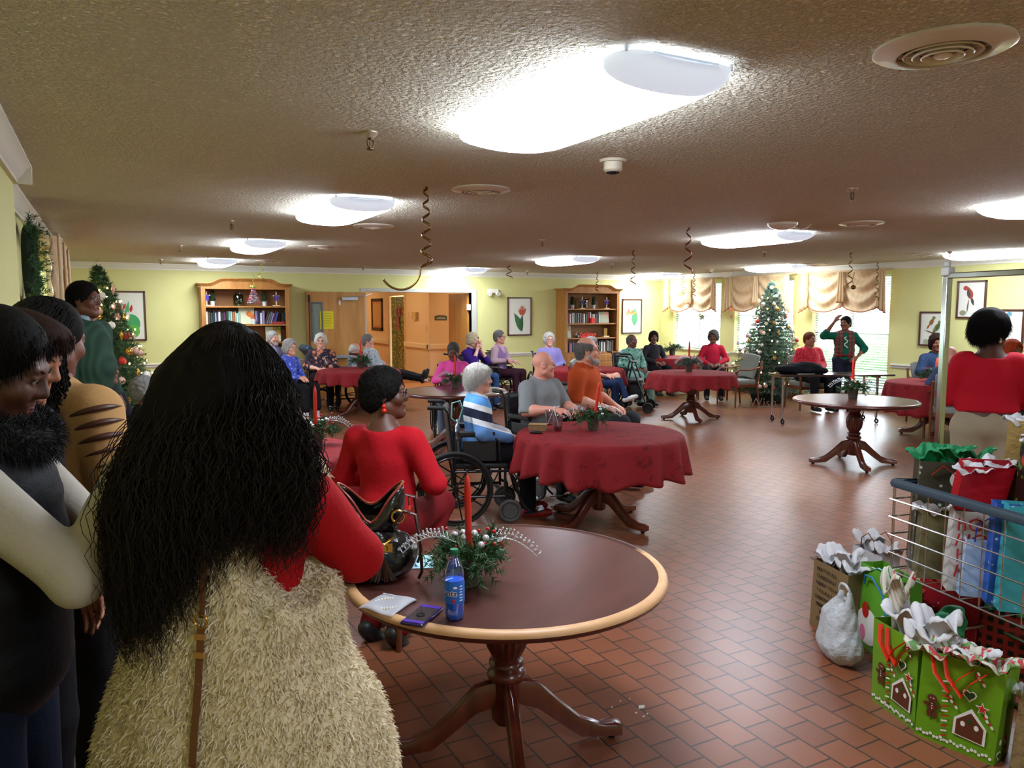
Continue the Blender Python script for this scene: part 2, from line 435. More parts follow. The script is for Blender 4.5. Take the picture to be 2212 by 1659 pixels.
# crown moulding, chair rail, baseboards
CP = [(0, 0), (0.085, 0), (0.085, -0.012), (0.062, -0.03), (0.05, -0.055), (0.022, -0.085), (0.022, -0.105), (0, -0.105)]
def run(mb, p0, p1, prof, z, inward):     # extrude a moulding profile along a wall
    p0 = Vector((*p0, z)); p1 = Vector((*p1, z)); n = len(prof); w = Vector((*inward, 0)); vs = []
    for p in (p0, p1): vs += [p+w*a+Vector((0, 0, b)) for a, b in prof]
    mb.add(vs, [(i, (i+1) % n, n+(i+1) % n, n+i) for i in range(n)]+[tuple(range(n)), tuple(range(2*n-1, n-1, -1))])
mb = MB(); run(mb, (LX, BW), (WX, BW), CP, CH, (0, -1)); struct('trim_1', mb, m_white)
mb = MB(); run(mb, (WX, -3), (WX, BW), CP, CH, (-1, 0)); struct('trim_2', mb, m_white)
mb = MB(); run(mb, (LXF, -3), (LXF, 4.86), CP, CH, (1, 0)); run(mb, (LXF+.085, 4.86), (LX, 4.86), CP, CH, (0, 1)); run(mb, (LX, 4.86), (LX, BW), CP, CH, (1, 0)); struct('trim_3', mb, m_white)
RP = [(0, 0), (0.03, 0), (0.035, -0.02), (0.02, -0.035), (0.02, -0.055), (0.012, -0.07), (0, -0.07)]
mb = MB(); run(mb, (LX, BW), (OX0-.12, BW), RP, 0.77, (0, -1)); run(mb, (OX1+.12, BW), (WX, BW), RP, 0.77, (0, -1)); struct('trim_4', mb, m_railw)
mb = MB(); run(mb, (WX, -3), (WX, 8.3), RP, 0.79, (-1, 0)); run(mb, (WX, 10.03), (WX, 10.32), RP, 0.79, (-1, 0)); run(mb, (WX, 12.0), (WX, 12.25), RP, 0.79, (-1, 0)); struct('trim_5', mb, m_railw)
mb = MB(); slab(mb, LX, OX0-.1, BW-.015, BW, 0, .1); slab(mb, OX1+.1, WX, BW-.015, BW, 0, .1); struct('baseboard_back', mb, m_base, bevel=.004)
mb = MB(); slab(mb, WX-.015, WX, -3, BW-.015, 0, .12); struct('baseboard_right', mb, m_base, bevel=.004)
mb = MB(); slab(mb, LXF, LXF+.015, -3, 4.86, 0, .1); slab(mb, LX, LX+.015, 4.88, BW-.015, 0, .1); struct('baseboard_left', mb, m_base, bevel=.004)
mb = MB(); slab(mb, HX-.012, HX, HY-.012, 18.5, 0, .12); slab(mb, HX-.012, 9.3, HY-.012, HY, 0, .12); slab(mb, HX-.012, HX, 19.72, 24, 0, .12); struct('baseboard_hall', mb, M('hall_base', '#8a6440', 0.5), bevel=.004)
# door casing of the hall opening
mb = MB(); slab(mb, OX0-.11, OX0, BW-.02, BW+.12, 0, OZ+.07); slab(mb, OX1, OX1+.11, BW-.02, BW+.12, 0, OZ+.07); slab(mb, OX0, OX1, BW-.02, BW+.12, OZ, OZ+.07)
struct('trim_6', mb, M('casing_grey', '#b9b8ad', 0.5), bevel=.004)
# hall handrails (crash rail)
RR = [(0, 0), (0.05, 0), (0.07, -0.02), (0.07, -0.11), (0.05, -0.13), (0, -0.13)]
mb = MB(); run(mb, (HX, HY-.07), (HX, 18.45), RR, 0.87, (-1, 0)); run(mb, (HX-.07, HY), (9.3, HY), RR, 0.87, (0, -1)); run(mb, (HX, 19.8), (HX, 24), RR, 0.87, (-1, 0))
tag(mb.build('crash_rail', M('rail_cream', '#f0dcb4', 0.5)), 'cream crash rail running along the apricot hall wall', 'rail')
mb = MB(); slab(mb, HX-.008, HX, HY, 18.45, 0.02, .74); slab(mb, HX, 9.3, HY-.008, HY, 0.02, .74); struct('trim_7', mb, M('wainscot', '#eed8b0', 0.6), smooth=False)

# windows
m_glass = bpy.data.materials.new('window_glass'); m_glass.use_nodes = True; _n = m_glass.node_tree; _n.nodes.clear()
_o = _n.nodes.new('ShaderNodeOutputMaterial'); _t = _n.nodes.new('ShaderNodeBsdfTransparent'); _g = _n.nodes.new('ShaderNodeBsdfGlossy'); _g.inputs['Roughness'].default_value = 0.02
_x = _n.nodes.new('ShaderNodeMixShader'); _x.inputs[0].default_value = 0.06; _n.links.new(_t.outputs[0], _x.inputs[1]); _n.links.new(_g.outputs[0], _x.inputs[2]); _n.links.new(_x.outputs[0], _o.inputs[0])
def clear_mat(name, tint, gloss=0.08, rough=0.05):
    if name in MATS: return MATS[name]
    m = bpy.data.materials.new(name); m.use_nodes = True; n = m.node_tree; n.nodes.clear()
    o = n.nodes.new('ShaderNodeOutputMaterial'); t = n.nodes.new('ShaderNodeBsdfTransparent'); t.inputs[0].default_value = lin(tint)
    g = n.nodes.new('ShaderNodeBsdfGlossy'); g.inputs['Roughness'].default_value = rough
    fr = n.nodes.new('ShaderNodeLayerWeight'); fr.inputs[0].default_value = 0.35; mu = n.nodes.new('ShaderNodeMath'); mu.operation = 'MULTIPLY_ADD'; mu.inputs[1].default_value = 0.5; mu.inputs[2].default_value = gloss
    n.links.new(fr.outputs['Facing'], mu.inputs[0]); x = n.nodes.new('ShaderNodeMixShader'); n.links.new(mu.outputs[0], x.inputs[0]); n.links.new(t.outputs[0], x.inputs[1]); n.links.new(g.outputs[0], x.inputs[2]); n.links.new(x.outputs[0], o.inputs[0])
    MATS[name] = m; return m
m_slat = M('blind_slat', '#e6ebee', 0.6)
_nt = m_slat.node_tree; _pb = _nt.nodes['Principled BSDF']; _tr = _nt.nodes.new('ShaderNodeBsdfTranslucent'); _tr.inputs[0].default_value = lin('#e8eef2'); _mx = _nt.nodes.new('ShaderNodeMixShader'); _mx.inputs[0].default_value = 0.45
_nt.links.new(_pb.outputs[0], _mx.inputs[1]); _nt.links.new(_tr.outputs[0], _mx.inputs[2]); _nt.links.new(_mx.outputs[0], _nt.nodes['Material Output'].inputs[0])
def window(n, side, y0, y1, z0, z1):
    x = WX if side > 0 else LX; s = side
    fr = MB(); w = .05; xa = x+s*.10
    for a, b, c, d in ((y0, y0+w, z0, z1), (y1-w, y1, z0, z1), (y0, y1, z0, z0+w), (y0, y1, z1-w, z1), ((y0+y1)/2-.035, (y0+y1)/2+.035, z0, z1), (y0, y1, (z0+z1)/2-.02, (z0+z1)/2+.02)):
        fr.box((xa+s*.03, (a+b)/2, (c+d)/2), (.05, b-a, d-c))
    f = struct('window_%d' % n, fr, m_white, bevel=.004)
    g = MB(); g.box((xa+s*.035, (y0+y1)/2, (z0+z1)/2), (.006, y1-y0-.06, z1-z0-.06)); g.build('glass_pane', m_glass, f, smooth=False)
    sl = MB(); sl.box((x+s*.02, (y0+y1)/2, z0-.02), (.10, y1-y0+.08, .035)); sl.build('window_sill', m_white, f, bevel=.004)
    b = MB(); k = 0; zz = z0+.03
    while zz < z1-.03:
        R = Matrix.Rotation(-s*math.radians(22), 3, 'Y')
        b.box((x+s*.055, (y0+y1)/2, zz), (.048, y1-y0-.05, .0025), R=R); zz += .043
    for yy in (y0+.25, (y0+y1)/2-.08, (y0+y1)/2+.08, y1-.25): b.cyl((x+s*.03, yy, z0+.02), (x+s*.03, yy, z1-.03), .0012, n=4)
    b.box((x+s*.05, (y0+y1)/2, z0+.02), (.05, y1-y0-.04, .02))
    b.build('blinds', m_slat, f, smooth=False)
    portal((x+s*.19, (y0+y1)/2, (z0+z1)/2), z1-z0, y1-y0, (0, s*PI/2, 0), 'daylight_window_%d' % n)
for i, (a, b, c, d) in enumerate(WIN): window(i+1, 1, a, b, c, d)
window(4, -1, *LW)
# outside: lawn and shrubs seen through the blinds
mb = MB(); mb.box((0, 0, -.35), (120, 120, .1)); struct('ground', mb, M('lawn', '#7d9460', 0.95, noise=(3, '#5c7a44', .6)), smooth=False)
m_shrub = M('shrub_leaves', '#6f9a58', 0.8, noise=(9, '#3f6a34', .5), bump=(25, 1.0, .05))
for i, (sx, sy, r, lb) in enumerate([(15.5, 11.3, 1.0, 'leafy green shrub outside behind the standing woman\'s window'), (16.2, 14.2, .9, 'green shrub outside seen right of the christmas tree'), (17.5, 17.2, .8, 'pale green shrub outside the farthest window')]):
    S = SDF(); rr = random.Random(i)
    for k in range(9): S.ell((rr.uniform(-.6, .6)*r, rr.uniform(-.8, .8)*r, rr.uniform(.2, 1.0)*r), rr.uniform(.4, .6)*r, .15)
    v, f = S.mesh(.07, noise=(.06, 14, 15, 13)); o = np_mesh('shrub', v, f, m_shrub); o.location = (sx, sy, -.3); tag(o, lb, 'shrub', 'shrubs outside the windows')

# ------------------------------------------------------------------ valances
def fabric_fn(nd):
    c = nd.mix(nd.wave(3.2, nd.co(), 1.0, 'Y', 1), '#d8bd92', '#c9a97c'); return nd.mix(nd.noise(40, 3), c, '#d2b488'), nd.noise(180, 2)
m_val = M('valance_satin', '#d4b88c', 0.55, fn=fabric_fn, sheen=.3)
m_fringe = M('fringe', '#a5714a', 0.7); m_bead = M('fringe_bead', '#c98a72', 0.3)
def valance(label, side, y0, y1, zt=2.325):
    x = WX if side > 0 else LX; s = -side
    r = thing('valance', label, 'valance', (x+s*.09, 0, 0), group='swag valances over the windows'); L = y1-y0
    nsw = 2
    def hem(u): return 1.74-.105*abs(math.sin(PI*u))**.8
    sw = MB(); bead = MB(); fr = MB()
    for k in range(nsw):
        a = y0+.10+(L-.2)*k/nsw; b = y0+.10+(L-.2)*(k+1)/nsw
        def fn(u, v, a=a, b=b):
            h = hem(u); sag = math.sin(PI*u); z = zt+(h-zt)*v
            d = .05+.045*math.sin(v*17-sag*5.0)*(.25+.75*sag)*(1-.35*v)+.03*sag
            return Vector((s*d, a+(b-a)*u, z))
        sw.grid(fn, 25, 40)
        n = 26
        fr.tube([fn(i/n, 1)+Vector((s*.004, 0, 0)) for i in range(n+1)], .012, 6)
        for i in range(n+1):
            p = fn(i/n, 1); bead.cyl(p, p-Vector((0, 0, .03)), .003, n=5); bead.ell(p-Vector((0, 0, .036)), .009, 6, 4)
    sw.box((s*-.04, (y0+y1)/2, zt+.01), (.10, L, .03))
    o = sw.build('swag', m_val, r, ang=180); so = o.modifiers.new('thick', 'SOLIDIFY'); so.thickness = .004
    fr.build('fringe', m_fringe, r); bead.build('beaded_trim', m_bead, r)
    for k in range(3):
        yc = [y0+.06, (y0+y1)/2, y1-.06][k]; w = .13 if k == 1 else .16; lo = 1.80 if k == 1 else 1.72
        jb = MB()
        def jf(u, v, yc=yc, w=w, lo=lo, k=k):
            zz = zt+(lo-(.10*u if k == 2 else (.10*(1-u) if k == 0 else 0))-zt)*v; ww = w*(.75+.45*v)
            return Vector((s*(.115+.02*math.sin(u*PI*5)*(.4+.6*v)), yc+(u-.5)*ww, zz))
        jb.grid(jf, 22, 14); o = jb.build('jabot', m_val, r, ang=180); so = o.modifiers.new('thick', 'SOLIDIFY'); so.thickness = .004
        jt = MB(); jt.tube([jf(i/10, 1) for i in range(11)], .014, 6); jt.build('jabot_fringe', m_fringe, r)
    return r
valance('swagged gold satin valance over the window nearest the room corner', 1, 12.27, 13.93)
valance('swagged gold satin valance half hidden by the lit christmas tree', 1, 10.33, 12.0)
valance('swagged gold satin valance above the woman in the plaid vest', 1, 8.34, 10.05)
valance('gold satin valance seen edge on at the left wall behind the wreath', -1, 7.6, 9.75, 2.32)

# ------------------------------------------------------------------ ceiling fittings
m_diff = M('lit_diffuser', '#f4f8ff', 0.4, emit=('#e6f0ff', 21)); m_lend = M('lens_end', '#e8eef4', 0.4, emit=('#dcebff', .36)); m_fixt = M('fixture_white', '#dfe3e6', 0.5, emit=None)
def make_light():
    r = thing('ceiling_light', 'x', 'ceiling light', (1.53, 2.34, CH))
    W, L = .46, 1.24
    mb = MB(); ys = [-1, -.985, -.95, -.9, -.82, -.72, -.6, -.4, 0, .4, .7, .85, .93, .98, 1]; na = 14; vs = []; fs = []; ms = []
    for y in ys:
        q = .12+.88*max(0, 1-abs(y)**7)**.5; e = .55+.45*max(0, 1-abs(y)**14)**.4
        vs += [(W/2*e*math.cos(PI*i/na)*(1 if i not in (0, na) else 1), y*L/2, -.014-.088*q*math.sin(PI*i/na)**.55) for i in range(na+1)]
    for j in range(len(ys)-1):
        for i in range(na): fs.append((j*(na+1)+i, (j+1)*(na+1)+i, (j+1)*(na+1)+i+1, j*(na+1)+i+1)); ms.append(1 if ys[j+1] <= -.82 else 0)
    fs += [tuple(range(na, -1, -1)), tuple(range((len(ys)-1)*(na+1), len(ys)*(na+1)))]; ms += [1, 0]; mb.add(vs, fs); mb.m = ms; mb.build('diffuser', [m_diff, m_lend], r, ang=180)
    mb = MB(); mb.box((0, 0, -.009), (W-.05, L-.05, .018)); mb.build('base_plate', m_fixt, r)
    return r
LG = 'rounded fluorescent ceiling lights'
_cl = make_light(); _cl['group'] = LG
_ll = [((1.57, 2.48), 'large glowing ceiling light nearest the viewer, top centre'), ((1.60, 5.75), 'glowing ceiling light above the long-haired woman, between two vents'), ((1.61, 9.40), 'third glowing ceiling light in the left row, above the left bookcase'),
       ((1.60, 12.95), 'farthest ceiling light of the left row, near the left bookcase'), ((6.02, 6.01), 'long glowing ceiling light right of centre, above the brown bare table'), ((6.18, 9.97), 'middle row ceiling light above the right bookcase'),
       ((6.10, 13.5), 'small far ceiling light in front of the hall opening'), ((10.6, 13.45), 'small far ceiling light above the room corner'), ((10.55, 9.96), 'ceiling light just above the tip of the windows\' christmas tree'),
       ((10.45, 6.13), 'ceiling light cut by the right picture edge above the bird pictures'), ((5.98, 2.95), 'ceiling light barely entering at the upper right edge'), ((1.6, -1.2), 'ceiling light behind the viewer in the left row'), ((6.0, -.9), 'ceiling light behind the viewer in the middle row')]  # last two lights are unseen, added to light the near people's backs
for i, (p, lb) in enumerate(_ll):
    o = _cl if i == 0 else dup(_cl, (0, 0, 0), group=LG)
    o.location = (p[0], p[1], CH); o['label'] = lb
m_vent = M('vent_enamel', '#d8cebe', 0.22); m_dark = M('dark_void', '#0c0b0a', 0.9)
def make_vent():
    r = thing('ceiling_vent', 'x', 'vent', (0, 0, 0)); R0 = .185
    mb = MB(); mb.lathe([(R0, 0), (R0+.003, -.008), (R0-.008, -.014), (.150, -.012), (.128, -.026), (.122, -.024), (.122, -.002)], 40, cap=False); mb.build('rim', m_vent, r, ang=60)
    mb = MB(); mb.cyl((0, 0, -.0025), (0, 0, -.001), .12, n=32); mb.build('backing', m_dark, r)  # near-black disc stands in for the shade inside the vent opening
    for R1, z in ((.096, -.010), (.072, -.014), (.048, -.018)):
        mb = MB(); mb.lathe([(R1, z+.004), (R1+.010, z-.012), (R1+.006, z-.015), (R1-.004, z+.002)], 32, cap=False); mb.build('ring', m_vent, r, ang=60)
    mb = MB(); mb.lathe([(.020, -.006), (.026, -.028), (.016, -.034), (.001, -.036)], 20)
    for a in range(3): mb.box((0, 0, -.012), (.235, .006, .010), rz=a*PI/3)
    mb.build('hub', m_vent, r)
    return r
_v = make_vent()
for i, (x, y, lb) in enumerate([(2.19, 1.47, 'large round ceiling vent at the upper right corner'), (2.15, 4.5, 'round ceiling vent left of the white smoke detector'), (2.21, 6.9, 'round ceiling vent peeking out behind the second light'), (2.4, 9.44, 'round ceiling vent right of the third light in the left row'),
        (2.31, 12.6, 'round ceiling vent above the left bookcase'), (5.95, 4.67, 'round ceiling vent right of the brass sprinkler near the right'), (10.6, 9.2, 'round ceiling vent hugging the light near the christmas tree'), (10.05, 6.82, 'thin round ceiling vent above the right window')]):
    o = _v if i == 0 else dup(_v, (0, 0, 0)); o.location = (x, y, CH); o['label'] = lb; o['group'] = 'round ceiling vents'
m_brass = M('aged_brass', '#5a4630', 0.35, 0.9); m_chrome = M('chrome', '#c8c8c8', 0.18, 1.0)
def make_spr():
    r = thing('fire_sprinkler', 'x', 'sprinkler', (0, 0, 0))
    mb = MB(); mb.lathe([(.034, 0), (.034, -.006), (.02, -.022), (.016, -.026)], 20); mb.build('escutcheon', M('sprinkler_cup', '#b8aa90', .35, .6), r)
    mb = MB(); mb.cyl((0, 0, -.02), (0, 0, -.034), .012, n=8)
    for s_ in (-1, 1): mb.tube([(s_*.009, 0, -.03), (s_*.014, 0, -.045), (s_*.012, 0, -.06), (s_*.003, 0, -.072)], .003, 6)
    mb.cyl((0, 0, -.034), (0, 0, -.07), .004, n=6); mb.build('frame', m_brass, r)
    mb = MB(); mb.cyl((0, 0, -.072), (0, 0, -.075), .017, n=16); mb.build('deflector', m_brass, r)
    return r
_s = make_spr()
for i, (x, y, lb) in enumerate([(1.05, 3.3, 'nearest brass fire sprinkler, left of the big light'), (1.01, 7.11, 'brass fire sprinkler left of the second light'), (.84, 10.1, 'small sprinkler left of the third light in the left row'), (.8, 13.03, 'tiny sprinkler near the left wall corner'),
        (4.26, 10.73, 'sprinkler beside the low end of the longest gold swirl'), (4.09, 13.4, 'tiny sprinkler above the wooden hall door'), (4.27, 7.39, 'sprinkler on the ceiling centre above the white-haired diners'), (7.6, 10.81, 'sprinkler right of the light over the right bookcase'),
        (4.22, 3.39, 'large dark sprinkler in the right part of the ceiling'), (7.52, 13.6, 'tiny sprinkler above the red flower picture'), (7.75, 7.55, 'sprinkler beneath the long light right of centre'), (9.9, 6.4, 'sprinkler right of the thin vent near the right edge')]):
    o = _s if i == 0 else dup(_s, (0, 0, 0)); o.location = (x, y, CH); o['label'] = lb; o['group'] = 'ceiling fire sprinklers'
def smoke(x, y, lb):
    r = thing('smoke_detector', lb, 'smoke detector', (x, y, CH), group='smoke detectors')
    mb = MB(); mb.cyl((0, 0, 0), (0, 0, -.012), .07, .065, 24); mb.build('base', M('old_white', '#c8bda8', .5), r)
    mb = MB(); mb.lathe([(.048, -.012), (.048, -.05), (.04, -.058), (.03, -.062)], 24); mb.build('housing', M('old_white', '#c8bda8', .5), r)
    mb = MB(); mb.torus((0, 0, -.062), .03, .004, 20, 6); mb.cyl((0, 0, -.058), (0, 0, -.07), .018, n=12); mb.build('sensor', m_dark, r)
smoke(2.34, 3.33, 'white round smoke detector behind the big light'); smoke(10.3, 11.4, 'tiny smoke detector near the middle window')
r = thing('speaker_dome', 'white shallow dome with a looped wire on the ceiling', 'ceiling dome', (5.36, 5.02, CH))
mb = MB(); mb.lathe([(.13, 0), (.125, -.02), (.09, -.045), (.04, -.058), (.002, -.06)], 28); mb.build('dome', m_vent, r)
mb = MB(); mb.tube([(.1, -.02, -.03), (.2, -.03, -.05), (.26, -.05, -.03), (.27, -.08, -.002)], .006, 6); mb.build('wire', M('wire_white', '#ddd6c8', .4), r)

# hanging foil swirls
def swirl(x, y, L, lb, turns=5, rad=.035, mat=None, hook=False):
    r = thing('foil_swirl', lb, 'hanging swirl', (x, y, CH), group='hanging foil swirls')
    mat = mat or M('gold_foil', '#8a6a34', 0.25, 0.9)
    mb = MB(); n = int(turns*16); pts = []
    for i in range(n+1):
        t = i/n; q = rad*(.5+.9*t); a = 2*PI*turns*(t**.9)
        pts.append((q*math.cos(a), q*math.sin(a), -.01-L*t**1.05))
    for i in range(n):
        a = Vector(pts[i]); b = Vector(pts[i+1]); w = .009
        mb.add([a+Vector((0, 0, w)), a-Vector((0, 0, w)), b-Vector((0, 0, w)), b+Vector((0, 0, w))], [(0, 1, 2, 3)])
    o = mb.build('ribbon', mat, r, ang=180); so = o.modifiers.new('t', 'SOLIDIFY'); so.thickness = .0012
    mb = MB(); mb.torus((0, 0, -.008), .008, .002, 12, 5, axis=(1, 0, 0)); mb.build('hook', m_brass, r)
    if hook:
        mb = MB(); e = Vector(pts[-1]); 
        mb.tube([e+Vector((.13*math.cos(a)-.13, .0, .13*math.sin(a)-.0)) for a in np.linspace(0, -2.6, 22)], .007, 6, flat=.3); mb.build('loose_curl', mat, r)
    return r
m_red = M('red_foil', '#7a2a22', 0.3, 0.7)
swirl(1.80, 4.56, .50, 'longest dark gold swirl hanging near the centre vent', 5.5, .03, hook=True)
swirl(2.31, 13.2, .28, 'thin green gold swirl above the left bookcase', 2, .05, M('lime_foil', '#a8a848', .3, .7))
swirl(4.83, 5.65, .42, 'dark red swirl crossing the left end of the long light', 3, .035, m_red)
swirl(6.07, 8.16, .45, 'dark swirl above the small framed lily picture', 4, .03)
swirl(6.26, 11.98, .22, 'short swirl above the red flower picture', 2, .05)
swirl(8.99, 13.3, .4, 'thin faint swirl in front of the right bookcase', 4, .03, m_red)
_sa = swirl(10.6, 12.2, .5, 'long thin swirl with an autumn leaf beside the middle window', 5, .03)
_sb = swirl(10.9, 12.9, .45, 'silver swirl with a green leaf before the farthest window', 4, .03, M('silver_foil', '#b8b8b0', .25, .9))
_sc = swirl(8.9, 7.13, .45, 'gold swirl with a round ornament before the last valance', 3.5, .03)
swirl(11.2, 8.45, .6, 'gold swirl at the right end of the last valance', 5, .03)
def leaf(x, y, z, lb, c1, sz=.07):
    mb = MB(); pts = []
    for i in range(10):
        a = PI/2+2*PI*i/10; q = sz*(1.0 if i % 2 == 0 else .5); pts.append((q*math.cos(a), q*math.sin(a)))
    mb.prism(pts, .003, Matrix.Rotation(-YAW+.3, 4, 'Z') @ Matrix.Rotation(PI/2, 4, 'X'))
    mb.cyl((0, 0, sz), (0, 0, CH-z), .0009, n=4)
    o = mb.build('hanging_leaf', M('leaf_'+c1, c1, .5, noise=(20, '#6a4a20', .4))); o.location = (x, y, z); tag(o, lb, 'leaf ornament')
_p = atX(1517, 685, 10.9); leaf(_p.x, _p.y, _p.z, 'green paper maple leaf hanging before the farthest window', '#6a7a2a')
_p = atX(1580, 672, 10.6); leaf(_p.x, _p.y, _p.z+.03, 'orange paper leaf hanging between two windows', '#b8521e', .055)
_p = atX(1580, 683, 10.6); leaf(_p.x, _p.y, _p.z-.01, 'brown paper leaf just under the orange one', '#7a3a1a', .05)
_p = pd(1838, 10.3, 0); mb = MB(); mb.ell((0, 0, 0), (.035, .035, .03)); mb.tube([(0, 0, .03), (-.03, 0, .09), (.0, 0, .15), (.01, 0, .2)], .004, 5)
o = mb.build('gold_bauble', M('gold_foil', '#8a6a34', .25, .9)); o.location = (_p.x, _p.y, 1.97); tag(o, 'round gold bauble hanging before the plaid woman\'s valance', 'ornament')
_p = atY(548, 640, 13.2); r = thing('beaded_ornament', 'red and silver beaded bell ornament with lime bow before the bookcase', 'ornament', _p)
mb = MB(); rr = random.Random(3)
for k in range(9):
    q = .018+.075*(k/8)**1.1
    for i in range(int(6+k*2)):
        a = 2*PI*i/int(6+k*2)+k; mb.mi = rr.choice([0, 1, 1, 2]); mb.ell((q*math.cos(a), q*math.sin(a), .12-.028*k), .0125, 6, 4)
mb.build('bead_bell', [M('bead_red', '#a03848', .3), M('bead_silver', '#c8c4c8', .2, .6), M('bead_dark', '#5a4050', .3)], r)
mb = MB(); mb.ell((0, 0, .15), (.03, .02, .03)); mb.ell((.03, 0, .16), (.025, .012, .02)); mb.ell((-.03, 0, .16), (.025, .012, .02)); mb.tube([(0, 0, .17), (.015, 0, .21), (-.01, 0, .25), (.02, 0, .3), (.0, 0, .36)], .004, 5); mb.build('bow', M('lime_foil', '#a8a848', .3, .7), r)
# ================================================================== FURNITURE
def wood_fn(c1, c2, scale=6.0, axis='X', det=3):
    def fn(nd):
        sc = {'X': (1, 9, 9), 'Y': (9, 1, 9), 'Z': (9, 9, 1)}[axis]
        n = nd.noise(scale*.5, 5, nd.co(sc), dist=.6); return nd.mix(nd.ramp(n, [(.3, 0.0), (.7, 1.0)]), c1, c2)
    return fn
m_mahog = M('mahogany', '#5a2418', 0.28, fn=wood_fn('#4a1c12', '#6a2c1c', 4, 'Z'), coat=.3)
m_top = M('walnut_tabletop', '#5f3226', 0.3, fn=wood_fn('#46261f', '#553028', 3, 'X'), spec=.5)
m_worn = M('worn_edge', '#c89a68', 0.45, fn=lambda nd: (lambda x: nd.mix(nd.ramp(nd.math('ADD', nd.math('ADD', nd.math('MULTIPLY', x[0], -.82), nd.math('MULTIPLY', x[1], -.57)), nd.math('MULTIPLY', nd.noise(5, 4), .5)), [(.0, 0.0), (.10, 1.0)]), '#3a1c12', nd.mix(nd.noise(14, 3), '#b88858', '#cfa478')))(nd.xyz()))
m_edge = M('dark_edge', '#4a2018', 0.3, coat=.3)
TZ = .71
def pedestal(r, s=1.0):
    mb = MB()
    prof = [(.075, .665), (.085, .64), (.06, .625), (.05, .61), (.062, .60), (.062, .585), (.052, .575), (.066, .55), (.083, .50), (.086, .46), (.078, .41), (.06, .375), (.05, .362), (.066, .352), (.068, .338), (.055, .325), (.072, .31), (.076, .295), (.07, .28), (.05, .27)]
    mb.lathe(prof, 72, flute=18, fd=.10, fz=(.38, .56)); mb.lathe([(.055, .285), (.058, .12), (.05, .105)], 8)
    mb.lathe([(.2, .69), (.2, .665), (.08, .66)], 24); mb.build('pedestal', m_mahog, r, ang=50)
    for k in range(4):
        a = PI/4+k*PI/2; leg = MB()
        P_ = [(.03, .235), (.12, .21), (.21, .13), (.29, .065), (.37, .04), (.43, .045), (.455, .04)]
        T = [.05, .055, .045, .04, .032, .028, .022]; rows = []
        for (q, z), t in zip(P_, T):
            for dz in (-t, -t*.3, t*.55, t*.8, t*.8, t*.55, -t*.3, -t): rows.append((q, z+dz))
        vs = []
        for i, (q, z) in enumerate(P_):
            t = T[i]
            for wy, dz in ((-.024, -t), (-.024, t*.5), (-.017, t*.78), (-.008, t*.70), (0, t*.84), (.008, t*.70), (.017, t*.78), (.024, t*.5), (.024, -t)):
                x, y = q, wy*(1.0 if i < 5 else 1.25); vs.append((x*math.cos(a)-y*math.sin(a), x*math.sin(a)+y*math.cos(a), max(z+dz, .018)))
        n = 9; leg.add(vs, [(i*n+j, i*n+(j+1) % n, (i+1)*n+(j+1) % n, (i+1)*n+j) for i in range(6) for j in range(n)]+[tuple(range(6*n, 7*n)), tuple(range(n-1, -1, -1))])
        lo = leg.build('leg', m_mahog, r, ang=60)
        g = MB(); g.cyl((.42*math.cos(a), .42*math.sin(a), 0), (.42*math.cos(a), .42*math.sin(a), .022), .014, .02, 10); gl = g.build('glide', m_dark, lo)
def make_table(R, worn=False):
    r = thing('pedestal_table', 'x', 'table', (0, 0, 0))
    mb = MB(); mb.lathe([(R-.035, TZ-.006), (R-.035, TZ+.0), (.001, TZ)], 72); mb.build('tabletop', m_top, r)
    mb = MB(); mb.lathe([(R-.036, TZ), (R-.03, TZ+.003), (R-.012, TZ+.001), (R-.002, TZ-.008), (R, TZ-.017)], 72, cap=False); mb.build('edge_band', m_worn if worn else m_edge, r, ang=80)
    mb = MB(); mb.lathe([(R, TZ-.017), (R-.003, TZ-.028), (R-.02, TZ-.04), (R-.06, TZ-.045), (R-.06, TZ-.03), (.01, TZ-.03)], 72, cap=False); mb.build('underside', m_edge, r, ang=80)
    pedestal(r); return r
def cloth_fn(nd):
    v = nd.vor(9, nd.co(1, loc=(.3, .1, 0))).outputs['Distance']; n = nd.ramp(nd.noise(22, 4, dist=1.5), [(.48, 0.0), (.54, 1.0)])
    f = nd.math('MULTIPLY', n, nd.ramp(v, [(.25, 1.0), (.45, 0.0)])); return nd.mix(f, '#801c20', '#64121a'), nd.noise(260, 2)
m_cloth = M('red_damask', '#8e1d21', 0.8, fn=cloth_fn, spec=.25)
def cloth(name, lb, c, R, drop=.24, seed=0, folds=17, tilt=0.0, tdir=0.0, mat=None):
    rr = random.Random(seed); ph1, ph2 = rr.uniform(0, 6), rr.uniform(0, 6)
    mb = MB(); nu = 200
    rows = [(.02, 0), (R*.5, 0), (R-.03, 0.001), (R-.008, -.004), (R+.006, -.018)]+[(R+.01+.035*(k/9), -.018-drop*(k/9)) for k in range(1, 10)]
    vs = []
    for j, (q, z) in enumerate(rows):
        t = max(0, (j-4)/9)
        for i in range(nu):
            a = 2*PI*i/nu
            w = math.sin(folds*a+1.6*math.sin(2*a+ph1)+ph2)+.35*math.sin(2*folds*a/1.7+ph1)
            rad = q+.034*w*t**.8; dz = 0
            if t > 0: dz = -tilt*math.cos(a-tdir)*t+.012*math.sin(5*a+ph2)*t-.012*w*t
            vs.append((rad*math.cos(a), rad*math.sin(a), TZ+.006+z+dz))
    m = len(rows); mb.add(vs, [(j*nu+i, j*nu+(i+1) % nu, (j+1)*nu+(i+1) % nu, (j+1)*nu+i)[::-1] for j in range(m-1) for i in range(nu)]+[tuple(range(nu))])
    o = mb.build(name, mat or m_cloth, ang=180); so = o.modifiers.new('thick', 'SOLIDIFY'); so.thickness = .002
    o.location = c; return tag(o, lb, 'tablecloth', 'red tablecloths on the round tables')
